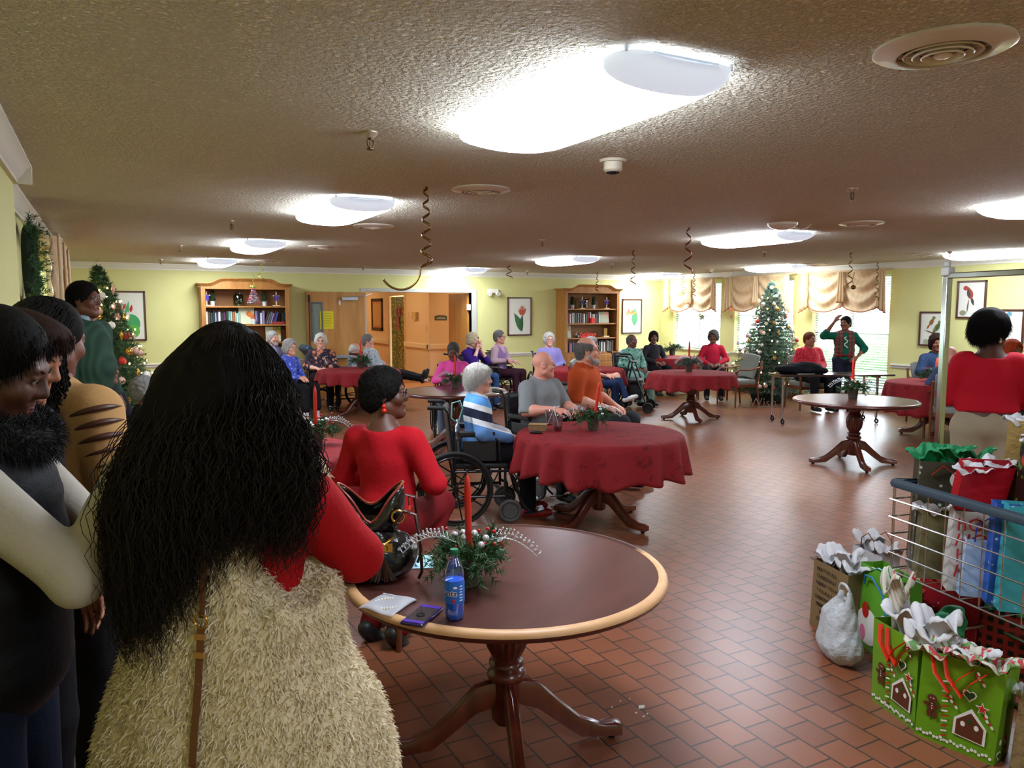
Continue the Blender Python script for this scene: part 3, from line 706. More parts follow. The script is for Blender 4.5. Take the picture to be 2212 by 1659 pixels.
TABLES = {'front': (1.30, 2.51), 'centre': (3.40, 4.97), 'A': (7.13, 5.58), 'B': (7.90, 9.10), 'C': (3.56, 12.0), 'D': (3.67, 8.45), 'E': (6.05, 9.3), 'F': (10.1, 12.3), 'G': (9.75, 6.35), 'H': (.92, 5.39)}
_e = pd(1262, 12.6); TABLES['E'] = (_e.x, _e.y)
_t0 = make_table(.60, True); _t0.location = (*TABLES['front'], 0); _t0.rotation_euler.z = math.radians(27); _t0['label'] = 'round brown pedestal table with worn pale edge nearest the viewer'; _t0['group'] = 'round pedestal tables'
_t1 = make_table(.64)
for i, (k, rz, lb) in enumerate([('A', 40, 'bare shiny brown pedestal table standing alone on the right'), ('B', 50, 'pedestal table under the red cloth right of centre, below the long ceiling light'), ('C', 10, 'pedestal table under the red cloth before the wooden hall door'),
        ('D', 20, 'bare brown pedestal table in front of the woman in pink'), ('centre', 0, 'pedestal table under the big red cloth beside the wheelchairs'), ('E', 0, 'pedestal table under the red cloth behind the bald man'),
        ('F', 0, 'pedestal table under the red cloth in the window corner'), ('G', 15, 'pedestal table under the red cloth before the denim jacket woman'), ('H', 0, 'pedestal table under the red cloth behind the long-haired woman')]):
    o = _t1 if i == 0 else dup(_t1, (0, 0, 0)); o.location = (*TABLES[k], 0); o.rotation_euler.z = math.radians(rz)-YAW; o['label'] = lb; o['group'] = 'round pedestal tables'
for k, R_, dr, lb, tl, td in [('centre', .645, .25, 'big red damask tablecloth with the cup and food box on it', .03, -YAW-PI/2), ('B', .645, .2, 'red tablecloth on the table right of centre with a small centrepiece', .04, 2.5), ('C', .645, .20, 'red tablecloth on the table before the wooden hall door', .06, -YAW),
        ('E', .645, .24, 'red tablecloth behind the bald man, before the lavender sweater woman', 0, 0), ('F', .645, .30, 'red tablecloth on the far table in the window corner', 0, 0), ('G', .645, .40, 'dark red tablecloth in front of the denim jacket woman', .02, 0), ('H', .645, .30, 'red tablecloth half hidden behind the long dark hair', 0, 0)]:
    cloth('tablecloth', lb, (*TABLES[k], .003), R_, dr, seed=len(lb), tilt=tl, tdir=td)

# ------------------------------------------------------------------ greenery helpers
def needles(segs, per, ln, wd, rng, droop=0.0, spread=1.0):
    """segs: list of (a, b); returns triangles as V,F"""
    A = np.array([s[0] for s in segs], float); B = np.array([s[1] for s in segs], float); n = len(segs)
    t = rng.random((n, per)); base = A[:, None]+(B-A)[:, None]*t[..., None]
    d = (B-A); d /= np.maximum(np.linalg.norm(d, axis=1, keepdims=True), 1e-9)
    rv = rng.normal(size=(n, per, 3)); rv -= (rv*d[:, None]).sum(-1, keepdims=True)*d[:, None]; rv /= np.maximum(np.linalg.norm(rv, axis=2, keepdims=True), 1e-9)
    dirn = d[:, None]*.75+rv*spread; dirn[..., 2] -= droop; dirn /= np.linalg.norm(dirn, axis=2, keepdims=True)
    L = ln*(.7+.6*rng.random((n, per, 1))); tip = base+dirn*L
    side = np.cross(dirn, rng.normal(size=dirn.shape)); side /= np.maximum(np.linalg.norm(side, axis=2, keepdims=True), 1e-9); side *= wd/2
    V = np.stack([base-side, base+side, tip], 2).reshape(-1, 3); F = np.arange(len(V)).reshape(-1, 3); return V, F
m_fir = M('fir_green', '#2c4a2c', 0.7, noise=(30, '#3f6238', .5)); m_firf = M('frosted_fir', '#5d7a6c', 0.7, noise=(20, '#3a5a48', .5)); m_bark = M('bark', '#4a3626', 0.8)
m_pot = M('brown_pot', '#4a3e34', 0.8, bump=(80, .6, .004)); m_candle = M('red_candle', '#c8281c', 0.35, sss=.2); m_silver = M('silver_glitter', '#d0d2d6', 0.25, 0.5); m_berry = M('red_berry', '#b01a18', 0.25)
def scatter(r, nm, mat, rad, pts):
    b = MB().ell((0, 0, 0), rad, 8, 6).build(nm, mat, r)
    for i, q in enumerate(pts):
        o = b if i == 0 else b.copy()
        if i: COL.objects.link(o); KIDS.setdefault(r.name, []).append(o)
        o.location = q
def centerpiece(loc, lb, s=1.0, candle=True, silver=True, seed=0, rz=0.0, lean=0.0, frost=False, n=26):
    rng = np.random.default_rng(seed); rr = random.Random(seed)
    r = thing('centerpiece', lb, 'centerpiece', loc, rz, 'evergreen table centerpieces', scale=s)
    mb = MB(); mb.lathe([(.033, 0), (.036, .002), (.045, .085), (.048, .088), (.044, .09), (.001, .08)], 24); mb.build('pot', m_pot, r)
    segs = []
    for k in range(n):
        a = 2*PI*k/n+rr.uniform(-.2, .2); el = rr.uniform(-.25, .9); L = rr.uniform(.09, .16)*(1.15-.3*abs(el))
        d = np.array([math.cos(a)*math.cos(el), math.sin(a)*math.cos(el), math.sin(el)*.75]); b0 = np.array([0, 0, .088])
        mid = b0+d*L*.6; tip = b0+d*L+np.array([0, 0, -.02*L/.1]); segs += [(b0, mid), (mid, tip)]
        for q in range(2):
            e = np.array([rr.uniform(-1, 1), rr.uniform(-1, 1), rr.uniform(-.2, .6)]); segs.append((mid, mid+(d*.7+e*.6)*L*.45))
    V, F = needles(segs, 30, .024, .0042, rng); np_mesh('fir_sprigs', V, F, m_firf if frost else m_fir, r, smooth=False)
    mb = MB()
    for k in range(9):
        a = 2*PI*k/9; q = rr.uniform(.05, .1); z = rr.uniform(.1, .15); c = Vector((q*math.cos(a), q*math.sin(a), z)); d = Vector((math.cos(a+.4), math.sin(a+.4), .5)).normalized(); w = d.cross(Vector((0, 0, 1))).normalized()*.013
        mb.add([c-d*.03, c+w, c+d*.03, c-w], [(0, 1, 2, 3)])
    mb.build('holly_leaves', M('holly', '#2e4a1e', .35), r)
    if candle:
        mb = MB(); mb.lathe([(.0115, .07), (.0105, .3), (.009, .33), (.005, .345), (.001, .352)], 16); mb.cyl((0, 0, .35), (0, 0, .36), .0012, n=5); o = mb.build('candle', m_candle, r); o.rotation_euler = (0, lean, 0)
    if silver:
        for sgn, z0 in ((1, .13), (-1, .14)):
            mb = MB(); pts = [Vector((sgn*(.04+.17*t), .02*sgn, z0+.028*math.sin(t*2.6)-.055*t*t)) for t in [i/14 for i in range(15)]]
            mb.tube(pts, .0022, 5)
            for i in range(2, 15):
                for sd in (-1, 1):
                    L = .036*(1-i/18); e = pts[i]+Vector((sgn*.012, sd*L, .012+.5*L*rr.random())); mb.tube([pts[i], (pts[i]+e)/2+Vector((0, 0, .004)), e], .0012, 4); mb.ell(e, .0045, 6, 4)
            mb.build('silver_sprig', m_silver, r)
        scatter(r, 'silver_bauble', m_silver, .011, [(rr.uniform(-.08, .08), rr.uniform(-.08, .08), rr.uniform(.12, .17)) for k in range(7)])
    pts = []
    for k in range(16):
        a = rr.uniform(0, 6.28); q = rr.uniform(.04, .11); pts.append((q*math.cos(a), q*math.sin(a), rr.uniform(.1, .19)))
    scatter(r, 'berry', m_berry, .006, pts)
    return r
def ont(k, dx=0, dy=0, cl=False): 
    c = cr(dx, dy); return (TABLES[k][0]+c.x, TABLES[k][1]+c.y, TZ+(.010 if cl else .001))
_c = at(1015, 1262, TZ); centerpiece((_c.x, _c.y, TZ+.001), 'large evergreen and silver centerpiece with tall red candle on the nearest table', 1.12, seed=2, rz=-YAW-.1, lean=-.02, n=46)
_c = at(1281, 932, TZ); centerpiece((_c.x, _c.y, TZ+.010), 'centerpiece with silver sprigs and leaning red candle on the big red cloth', 1.12, seed=3, rz=-YAW+.2, lean=.13)
_c = at(1842, 861, TZ); centerpiece((_c.x, _c.y, TZ+.001), 'centerpiece with red candle on the bare table on the right', 1.25, seed=4, rz=-YAW, lean=-.02)
_c = at(1488, 804, TZ); centerpiece((_c.x, _c.y, TZ+.010), 'low frosted centerpiece on the red table right of centre', 1.35, seed=5, frost=True)
_c = at(780, 796, TZ); centerpiece((_c.x, _c.y, TZ+.010), 'centerpiece with pink-red candle on the table before the hall door', 1.3, seed=6, silver=False)
_c = at(983, 838, TZ); centerpiece((_c.x, _c.y, TZ+.001), 'centerpiece with red candle before the woman in pink', 1.15, seed=7, rz=-YAW+.4)
_c = at(1452, 768, TZ); centerpiece((_c.x, _c.y, TZ+.010), 'small centerpiece on the far table in the window corner', 1.5, seed=8, candle=False, silver=False)
centerpiece(ont('G', -.05, .1, True), 'centerpiece in front of the denim jacket woman', 1.1, seed=9, silver=False, candle=False)
_c = at(683, 965, TZ); centerpiece((_c.x, _c.y, TZ+.010), 'silver and lime centerpiece on the red table behind the long dark hair', 1.2, seed=10, candle=True, rz=-YAW)

# ------------------------------------------------------------------ wheelchair
m_blk = M('black_vinyl', '#17171a', 0.5, bump=(90, .15, .003)); m_frame = M('black_frame', '#1b1c1f', 0.3, .4); m_tire = M('tire_rubber', '#1c1c1c', 0.7); m_gry = M('grey_tire', '#4b4b4b', 0.6)
def make_wheelchair():
    r = thing('wheelchair', 'x', 'wheelchair', (0, 0, 0)); W = .235          # faces +Y, seat top .47
    mb = MB(); mb.box((0, .02, .455), (.42, .42, .045)); mb.build('seat', m_blk, r, bevel=.015)
    mb = MB(); mb.grid(lambda u, v: Vector(((u-.5)*.42, -.20-.03*math.cos((u-.5)*PI)-.05*v, .47+.44*v)), 9, 9)
    o = mb.build('backrest', m_blk, r); so = o.modifiers.new('t', 'SOLIDIFY'); so.thickness = .02
    for sx in (-1, 1):
        x = sx*W
        mb = MB(); mb.tube([(x, -.19, .30), (x, -.2, .55), (x, -.24, .88), (x, -.27, .92), (x, -.36, .92)], .0115, 8); mb.tube([(x, -.2, .42), (x, .23, .42), (x, .27, .36), (x, .33, .16), (x, .36, .12)], .0115, 8)
        mb.tube([(x, -.2, .22), (x, .2, .22)], .011, 8); mb.tube([(x, .2, .42), (x, .2, .2)], .011, 8); mb.tube([(x, -.2, .56), (x, -.2, .2)], .012, 8)
        mb.tube([(x, .2, .25), (x, .26, .22), (x, .26, .19)], .012, 8); mb.build('side_frame', m_frame, r)
        mb = MB(); mb.cyl((x, -.28, .92), (x, -.40, .925), .017, n=10); mb.build('push_handle', m_blk, r)
        mb = MB(); mb.tube([(x, -.19, .5), (x, -.18, .66), (x, -.14, .70), (x, .1, .70), (x, .15, .66), (x, .16, .5)], .010, 8); mb.box((x, -.02, .72), (.055, .28, .028)); mb.box((x, 0, .58), (.008, .26, .16)); mb.build('armrest', m_blk, r, bevel=.006)
        w = thing('wheel', None, None); w.parent = r; KIDS.setdefault(r.name, []).append(w); xw = sx*(W+.045)
        mb = MB(); mb.torus((xw, -.19, .295), .28, .0145, 40, 8, axis=(1, 0, 0)); mb.build('tire', m_tire, w)
        mb = MB(); mb.torus((xw+sx*.03, -.19, .295), .25, .008, 36, 6, axis=(1, 0, 0)); mb.build('hand_rim', m_frame, w)
        mb = MB(); mb.torus((xw, -.19, .295), .262, .009, 36, 6, axis=(1, 0, 0)); mb.cyl((xw-.03, -.19, .295), (xw+.03, -.19, .295), .025, n=12)
        for k in range(8):
            a = 2*PI*k/8+.2; mb.tube([(xw, -.19+.02*math.cos(a), .295+.02*math.sin(a)), (xw, -.19+.262*math.cos(a), .295+.262*math.sin(a))], .007, 5)
        mb.build('spokes', m_frame, w)
        mb = MB(); mb.torus((x, .24, .1), .078, .016, 24, 8, axis=(1, 0, 0)); mb.cyl((x-.012, .24, .1), (x+.012, .24, .1), .06, n=14); mb.cyl((x, .255, .1), (x, .26, .2), .01, n=6); mb.build('caster', m_gry, r)
        mb = MB(); mb.tube([(x, .36, .12), (x*.9, .40, .08)], .009, 6); mb.box((x*.62, .44, .075), (.14, .16, .01), R=Matrix.Rotation(.25, 3, 'X')); mb.build('footrest', m_frame, r)
    mb = MB(); mb.tube([(-W, -.1, .24), (W, -.1, .43)], .009, 6); mb.tube([(W, -.1, .24), (-W, -.1, .43)], .009, 6); mb.tube([(-W, .1, .24), (W, .1, .43)], .009, 6); mb.tube([(W, .1, .24), (-W, .1, .43)], .009, 6)
    mb.build('cross_brace', m_frame, r)
    return r
_wc = make_wheelchair(); _wc_used = [False]
def wheelchair(p, rz, lb):
    o = _wc if not _wc_used[0] else dup(_wc, (0, 0, 0)); _wc_used[0] = True
    o.location = (p[0], p[1], .001); o.rotation_euler = (0, 0, rz); o['label'] = lb; o['group'] = 'wheelchairs'; return o
# armchair with wooden arms
m_ch = M('chair_wood', '#6a3820', .35, coat=.2); m_up = M('grey_upholstery', '#8b8f88', .85, noise=(40, '#7c8079', .6))
def make_armchair():
    r = thing('armchair', 'x', 'chair', (0, 0, 0))
    mb = MB(); mb.box((0, .02, .43), (.48, .46, .09)); mb.build('seat', m_up, r, bevel=.03, seg=3)
    mb = MB(); mb.grid(lambda u, v: Vector(((u-.5)*(.42+.04*v), -.19-.12*v+.02*math.cos((u-.5)*PI), .50+.40*v-.03*(2*u-1)**2)), 9, 7); o = mb.build('backrest', m_up, r); so = o.modifiers.new('t', 'SOLIDIFY'); so.thickness = .06; bv = o.modifiers.new('b', 'BEVEL'); bv.width = .02; bv.segments = 3
    for sx in (-1, 1):
        x = sx*.26
        mb = MB(); mb.tube([(x, .22, 0), (x, .22, .40), (x, .2, .62)], [.014, .02, .018], 8); mb.build('leg', m_ch, r)
        mb = MB(); mb.tube([(x, -.26, 0), (x, -.22, .40), (x, -.30, .80)], [.014, .02, .016], 8); mb.build('leg', m_ch, r)
        mb = MB(); mb.tube([(x, .24, .60), (x, .16, .65), (x, -.05, .64), (x, -.26, .68)], [.02, .024, .022, .016], 8, flat=.7); mb.build('armrest', m_ch, r)
    mb = MB(); mb.box((0, .22, .37), (.5, .025, .05)); mb.box((0, -.2, .37), (.5, .025, .05)); mb.box((-.25, 0, .37), (.025, .44, .05)); mb.box((.25, 0, .37), (.025, .44, .05)); mb.build('apron', m_ch, r, bevel=.004)
    return r
_ac = make_armchair(); _ac_used = [False]
def armchair(p, rz, lb):
    o = _ac if not _ac_used[0] else dup(_ac, (0, 0, 0)); _ac_used[0] = True
    o.location = (p[0], p[1], .001); o.rotation_euler = (0, 0, rz); o['label'] = lb; o['group'] = 'wooden armchairs'; return o

# ------------------------------------------------------------------ bookcases
m_oak = M('honey_oak', '#9c6428', .4, fn=wood_fn('#94602a', '#b07a3c', 5, 'Z')); m_oakd = M('honey_oak_back', '#8a5c30', .55)
SHZ = {}
def bookcase(x0, x1, lb, levels):
    yf = 13.93; yb = 14.283; r = thing('bookcase', lb, 'bookcase', ((x0+x1)/2, yf, 0), group='honey oak bookcases'); W = x1-x0; D = yb-yf; t = .03
    for sx in (-1, 1):
        mb = MB(); mb.box((sx*(W/2-t/2), D/2, 1.03), (t, D, 2.06)); mb.build('side_panel', m_oak, r, bevel=.003)
        mb = MB(); mb.box((sx*(W/2-.035), -.009, 1.42), (.07, .018, 1.28)); mb.build('stile', m_oak, r, bevel=.003)
    mb = MB(); mb.box((0, D-.008, 1.04), (W-.05, .012, 2.04)); mb.build('back_panel', m_oakd, r, smooth=False)
    for z in levels:
        mb = MB(); mb.box((0, D/2-.005, z-.014), (W-.06, D-.02, .028)); mb.build('shelf', m_oak, r, bevel=.003)
    def arch(n=30):
        top = []
        for i in range(n+1):
            u = i/n; a = abs(u-.5)*2; k = 0 if a > .80 else (1 if a < .48 else .5+.5*math.cos(PI*(a-.48)/.32)); top.append(((u-.5)*W, 2.10+.085*k))
        return top
    A = arch(); mb = MB(); MY = Matrix.Translation((0, 0, 0)) @ Matrix.Rotation(PI/2, 4, 'X')
    mb.M = Matrix.Translation((0, -.012, 0)); mb.prism([(-W/2, 2.02), (W/2, 2.02)]+[(x, z) for x, z in A[::-1]], .024, MY); mb.build('frieze', m_oak, r, ang=30)
    mb = MB(); prof = [(0, 0), (-.012, .0), (-.02, .015), (-.045, .03), (-.06, .045), (-.06, .055), (0, .055)]
    vs = []
    for x, z in A: vs += [(x*(1+(-p[0])*2/W*.9), -.02+p[0], z-.035+p[1]) for p in prof]
    n = len(prof); mb.add(vs, [(i*n+j, i*n+(j+1) % n, (i+1)*n+(j+1) % n, (i+1)*n+j)[::-1] for i in range(len(A)-1) for j in range(n)]+[tuple(range(n)), tuple(range(len(vs)-1, len(vs)-n-1, -1))])
    for sx in (-1, 1):
        v2 = []
        for y in (-.02, D): v2 += [(sx*(W/2-p[0]*.9), y+(p[0] if y < 0 else 0), 2.10-.035+p[1]) for p in prof]
        mb.add(v2, [(j, (j+1) % n, n+(j+1) % n, n+j) for j in range(n)]+[tuple(range(n)), tuple(range(2*n-1, n-1, -1))])
    mb.box((0, D/2, 2.06), (W-.04, D-.03, .02)); mb.build('crown', m_oak, r, ang=40)
    zl = levels[-1]
    mb = MB(); mb.box((0, D/2, .05), (W-.02, D-.02, .10)); mb.build('plinth', m_oak, r, bevel=.003)
    rows = [(zl-.19, .14), (zl-.36, .15), (zl-.54, .16)]
    for zc, hh in rows:
        for sx in (-1, 1):
            mb = MB(); mb.box((sx*W/4*.95, -.006, zc+.06), (W/2*.88, .024, hh)); d = mb.build('drawer', m_oak, r, bevel=.005)
            mb = MB()
            for kx in (-.16, .16): mb.lathe([(.006, 0), (.006, .012), (.014, .02), (.010, .03), (.001, .032)], 10, c=(0, 0, 0)) if False else mb.ell((sx*W/4*.95+kx, -.03, zc+.06), .014, 10, 7)
            mb.build('knob', M('brass_knob', '#b08a48', .3, .8), d)
    mb = MB(); mb.box((0, -.003, zl-.36), (W-.02, .015, zl-.10)) ; mb.box((0, D/2, zl-.4), (W-.05, D-.04, zl-.3)); mb.build('drawer_case', m_oak, r, bevel=.003)
    return r
CASE = {'left': (1.45, 2.90, [1.735, 1.42, 1.11, .80]), 'right': (8.60, 10.0, [1.69, 1.38, 1.07, .76])}
bookcase(*CASE['left'][:2], 'honey oak bookcase with arched top left of the hall door', CASE['left'][2])
bookcase(*CASE['right'][:2], 'honey oak bookcase with arched top between two flower pictures', CASE['right'][2])
BC = {'plum': '#5a2048', 'cream': '#cfc8b8', 'brown': '#4a3428', 'navy': '#1f2a44', 'charcoal': '#24262a', 'teal': '#2e5a52', 'mint': '#7fb8a0', 'pale blue': '#9ab4c8', 'dark green': '#1e3a2c', 'red': '#9a2c2a', 'pink': '#b8687a', 'white': '#d8d6d2', 'grey': '#6a6c70', 'lilac': '#8a7aa8', 'orange': '#b8562c', 'blue': '#2c4a8c'}
bm = {k: M('book_'+k.replace(' ', '_'), c, .6) for k, c in BC.items()}; m_page = M('pages', '#d8d0bc', .8)
def books(case, shelf, xa, xb, cols, h=(.19, .235), w=(.022, .042), lean=0.0, seed=0, start=1, dpt=.15):
    rr = random.Random(seed); x0, x1, lv = CASE[case]; z = lv[shelf]; x = x0+xa; i = 0; sn = ['top', 'second', 'third', 'bottom'][shelf]
    while x < x0+xb:
        ww = rr.uniform(*w); hh = rr.uniform(*h); c = cols[i % len(cols)] if rr.random() < .8 else rr.choice(cols); D = dpt*rr.uniform(.85, 1.05)
        mb = MB(); mb.box((-ww/2+.0015, 0, hh/2), (.003, D, hh)); mb.box((ww/2-.0015, 0, hh/2), (.003, D, hh)); mb.box((0, -D/2+.002, hh/2), (ww, .004, hh)); mb.mi = 1; mb.box((0, .003, hh/2), (ww-.006, D-.012, hh-.008))
        o = mb.build('book', [bm[c], m_page], smooth=False); o.location = (x+ww/2+(hh*math.sin(lean)*0), 13.93+.03+.11+rr.uniform(0, .02), z+.001+ww/2*abs(math.sin(lean))); o.rotation_euler = (0, -lean, 0)
        tag(o, '%s book, %s from left on the %s shelf of the %s bookcase' % (c, ordw(start+i), sn, case), 'book', 'books on the %s shelf of the %s bookcase' % (sn, case))
        x += ww/math.cos(lean)+.0015; i += 1
    return start+i
n = books('left', 1, .05, .60, ['plum', 'cream', 'brown', 'charcoal', 'navy', 'pale blue', 'plum', 'white', 'charcoal', 'grey', 'dark green', 'mint', 'mint', 'orange', 'brown', 'cream'], seed=1)
n = books('left', 1, .88, 1.02, ['lilac', 'navy', 'white'], seed=2, start=n)
n = books('left', 1, 1.03, 1.22, ['brown', 'charcoal', 'grey', 'lilac', 'plum', 'blue', 'white'], lean=-.30, seed=3, start=n)
books('left', 1, 1.33, 1.40, ['charcoal', 'brown'], seed=4, start=n)
books('left', 2, .06, .5, ['brown', 'navy', 'cream', 'red', 'teal'], seed=6)
books('left', 3, .06, 1.3, ['navy', 'cream', 'grey', 'red', 'brown', 'charcoal'], seed=7)
n = books('right', 1, .05, .92, ['dark green', 'cream', 'red', 'pink', 'white', 'grey', 'cream', 'white', 'dark green', 'grey', 'charcoal', 'navy', 'brown', 'cream', 'pink', 'white'], seed=8)
books('right', 3, .05, .62, ['lilac', 'cream', 'grey', 'navy', 'pink', 'pale blue', 'charcoal'], seed=9, h=(.17, .21)); books('right', 3, .72, 1.30, ['dark green', 'white', 'grey', 'cream', 'brown', 'charcoal', 'white'], seed=10, start=16, h=(.2, .25))
def topiary(x, z, lb):
    r = thing('topiary', lb, 'potted plant', (x, 14.10, z+.001), group='small topiaries in white pots')
    mb = MB(); mb.lathe([(.034, 0), (.042, .075), (.046, .08), (.04, .082), (.001, .075)], 18); mb.build('pot', M('white_pot', '#c8ccd0', .4), r)
    segs = []; rr = random.Random(int(x*50))
    for k in range(70):
        zz = rr.uniform(.075, .25); q = .055*(1-(zz-.09)/.2)**.6 if zz > .09 else .05; a = rr.uniform(0, 6.28); segs.append((np.array([q*.5*math.cos(a), q*.5*math.sin(a), zz]), np.array([q*math.cos(a), q*math.sin(a), zz+.012])))
    V, F = needles(segs, 16, .02, .005, RNG); np_mesh('foliage', V, F, M('topiary_green', '#24401c', .7), r, smooth=False); mb = MB(); mb.ell((0, 0, .15), (.035, .035, .09)); mb.build('core', M('topiary_core', '#1a3014', .9), r)
def cross(x, z, lb, y=14.03):
    r = thing('wooden_cross', lb, 'cross', (x, y, z+.001), group='wooden crosses on the bookcases'); m = M('pale_pine', '#d8bc98', .6)
    mb = MB(); mb.box((0, 0, .008), (.12, .07, .016)); mb.build('base', m, r, bevel=.002)
    mb = MB(); mb.box((0, 0, .13), (.018, .016, .24)); mb.box((0, 0, .18), (.12, .014, .016)); mb.build('cross_bars', m, r, bevel=.002)
    mb = MB(); mb.grid(lambda u, v: Vector(((u-.5)*.07+.0*v, -.012-.006*math.cos(u*12), .19-.10*v)), 12, 5); mb.build('purple_drape', M('purple_cloth', '#4a3a8c', .7), r)
def jar(x, z, lb):
    r = thing('glass_jar', lb, 'jar', (x, 14.10, z+.001), group='green glass jars')
    mb = MB(); mb.lathe([(.001, .002), (.078, .002), (.083, .012), (.083, .17), (.07, .195), (.046, .205), (.046, .23), (.05, .235)], 28, cap=False); o = mb.build('glass_body', clear_mat('green_glass', '#7da890', .08), r, ang=70)
    mb = MB(); mb.lathe([(.049, .205), (.05, .235), (.046, .24)], 28, cap=False); mb.build('neck_ring', clear_mat('green_glass_dark', '#3f6a56', .1), r)
x0, x1, lv = CASE['left']
cross(x0+.10, lv[0], 'wooden cross at the left end of the left bookcase top shelf'); topiary(x0+.20, lv[0], 'topiary in white pot near the left end of the left bookcase'); jar(x0+.62, lv[0], 'large green glass jar on the left bookcase top shelf'); topiary(x0+1.06, lv[0], 'topiary in white pot on the right side of the left bookcase'); cross(x0+1.25, lv[0], 'wooden cross at the right end of the left bookcase top shelf')
x0, x1, lv = CASE['right']
topiary(x0+.30, lv[0], 'left topiary in white pot on the right bookcase'); cross(x0+.50, lv[0], 'wooden cross before the jar on the right bookcase'); jar(x0+.60, lv[0], 'green glass jar on the right bookcase top shelf'); topiary(x0+.84, lv[0], 'right topiary in white pot on the right bookcase'); cross(x0+1.14, lv[0], 'wooden cross at the right end of the right bookcase')
def bloom_fn(c1, c2, bg, sc=14):
    def fn(nd):
        n = nd.noise(sc, 3, dist=1.2); m = nd.ramp(nd.vor(sc*.45).outputs['Distance'], [(.30, 1.0), (.42, 0.0)])
        c = nd.mix(nd.ramp(n, [(.45, 0.0), (.55, 1.0)]), c1, c2); return nd.mix(m, bg, c)
    return fn
def canvas(x, z, w, h, lb, mat, y=14.02, tilt=.12):
    o = MB().box((0, 0, h/2), (w, .018, h)).build('painted_canvas', mat, bevel=.002); o.location = (x, y, z+.004); o.rotation_euler = (-tilt, 0, 0); tag(o, lb, 'picture')
x0, x1, lv = CASE['left']
canvas(x0+.74, lv[1], .26, .28, 'small canvas of orange flowers leaning among books, left bookcase', M('canvas_orange', '#c8c8a8', .7, fn=bloom_fn('#b8481c', '#c87a30', '#c4c6a4')))
canvas(x0+1.18, lv[2], .26, .26, 'small canvas of yellow flowers on the third shelf, left bookcase', M('canvas_yellow', '#c8c8a8', .7, fn=bloom_fn('#c8882c', '#7a8a3c', '#c8c8a4', 11)))
mb = MB(); mb.lathe([(.026, 0), (.036, .08), (.034, .082)], 14); o = mb.build('white_cup', M('white_pot', '#c8ccd0', .4)); o.location = (x0+.85, 13.975, lv[1]+.001); tag(o, 'little white cup in front of the orange flower canvas', 'cup')
o = MB().box((0, 0, .02), (.2, .14, .04)).build('book', bm['red'], bevel=.003); o.location = (x0+1.26, 14.0, lv[1]+.001); tag(o, 'red book lying flat at the right end of the left bookcase', 'book')
x0, x1, lv = CASE['right']
canvas(x0+1.06, lv[1], .27, .24, 'small canvas of pink flowers on the right bookcase', M('canvas_pink', '#b8b8a0', .7, fn=bloom_fn('#c88a80', '#d8a898', '#a8b098', 12)))
canvas(x0+.13, lv[2], .18, .26, 'small pale green leaf canvas at the left of the third shelf', M('canvas_green', '#a8b498', .7, fn=bloom_fn('#8a9a6c', '#c8a878', '#b4bea4', 12)))
o = MB().box((0, 0, .055), (.11, .09, .11)).build('red_box', M('bright_red_card', '#d83a2c', .6), bevel=.006); o.location = (x0+.74, 13.99, lv[1]+.001); tag(o, 'small bright red cube in front of the books, right bookcase', 'box')
def text_obj(name, s, size, mat, parent=None, loc=(0, 0, 0), rot=(PI/2, 0, 0), ext=.002, align='CENTER', shear=0, off=0):
    cu = bpy.data.curves.new(name, 'FONT'); cu.body = s; cu.size = size; cu.extrude = ext; cu.align_x = align; cu.shear = shear; cu.offset = off; cu.resolution_u = 3
    cu.materials.append(mat); o = bpy.data.objects.new(name, cu); COL.objects.link(o); o.location = loc; o.rotation_euler = rot
    dg = bpy.context.evaluated_depsgraph_get(); me = bpy.data.meshes.new_from_object(o.evaluated_get(dg)); bpy.data.objects.remove(o)
    if not me.materials: me.materials.append(mat)
    o = bpy.data.objects.new(name, me); COL.objects.link(o); o.location = loc; o.rotation_euler = rot
    if parent: o.parent = parent; KIDS.setdefault(parent.name, []).append(o)
    return o
r = thing('believe_sign', 'red cut-out sign reading believe on the third shelf', 'sign', (x0+.62, 13.99, lv[2]+.001)); m = M('bright_red_card', '#d83a2c', .6)
text_obj('lettering', 'believe', .15, m, r, (0, 0, .022), ext=.012, shear=.25, off=.003); MB().box((0, 0, .012), (.36, .05, .024)).build('base', m, r, bevel=.003)
r = thing('clock_figurine', 'small brass house-shaped ornament on the third shelf', 'ornament', (x0+1.10, 14.03, lv[2]+.001)); MB().box((0, 0, .10), (.1, .06, .2)).build('house', M('old_brass', '#8a6a30', .45, .5), r, bevel=.01); MB().box((0, -.02, .015), (.15, .1, .03)).build('base', M('pale_pine', '#d8bc98', .6), r, bevel=.005)
r = thing('flower_figurine', 'small dark and white figurine left of the believe sign', 'ornament', (x0+.36, 14.0, lv[2]+.001)); mb = MB(); mb.ell((0, 0, .04), (.045, .03, .035)); mb.ell((.03, 0, .08), .02); mb.build('body', M('fig_dark', '#3a3c30', .5), r); mb = MB(); mb.ell((-.03, -.01, .07), .018); mb.ell((.02, -.02, .03), .02); mb.ell((.0, .0, .11), .012); mb.build('white_blooms', M('white_pot', '#c8ccd0', .4), r)

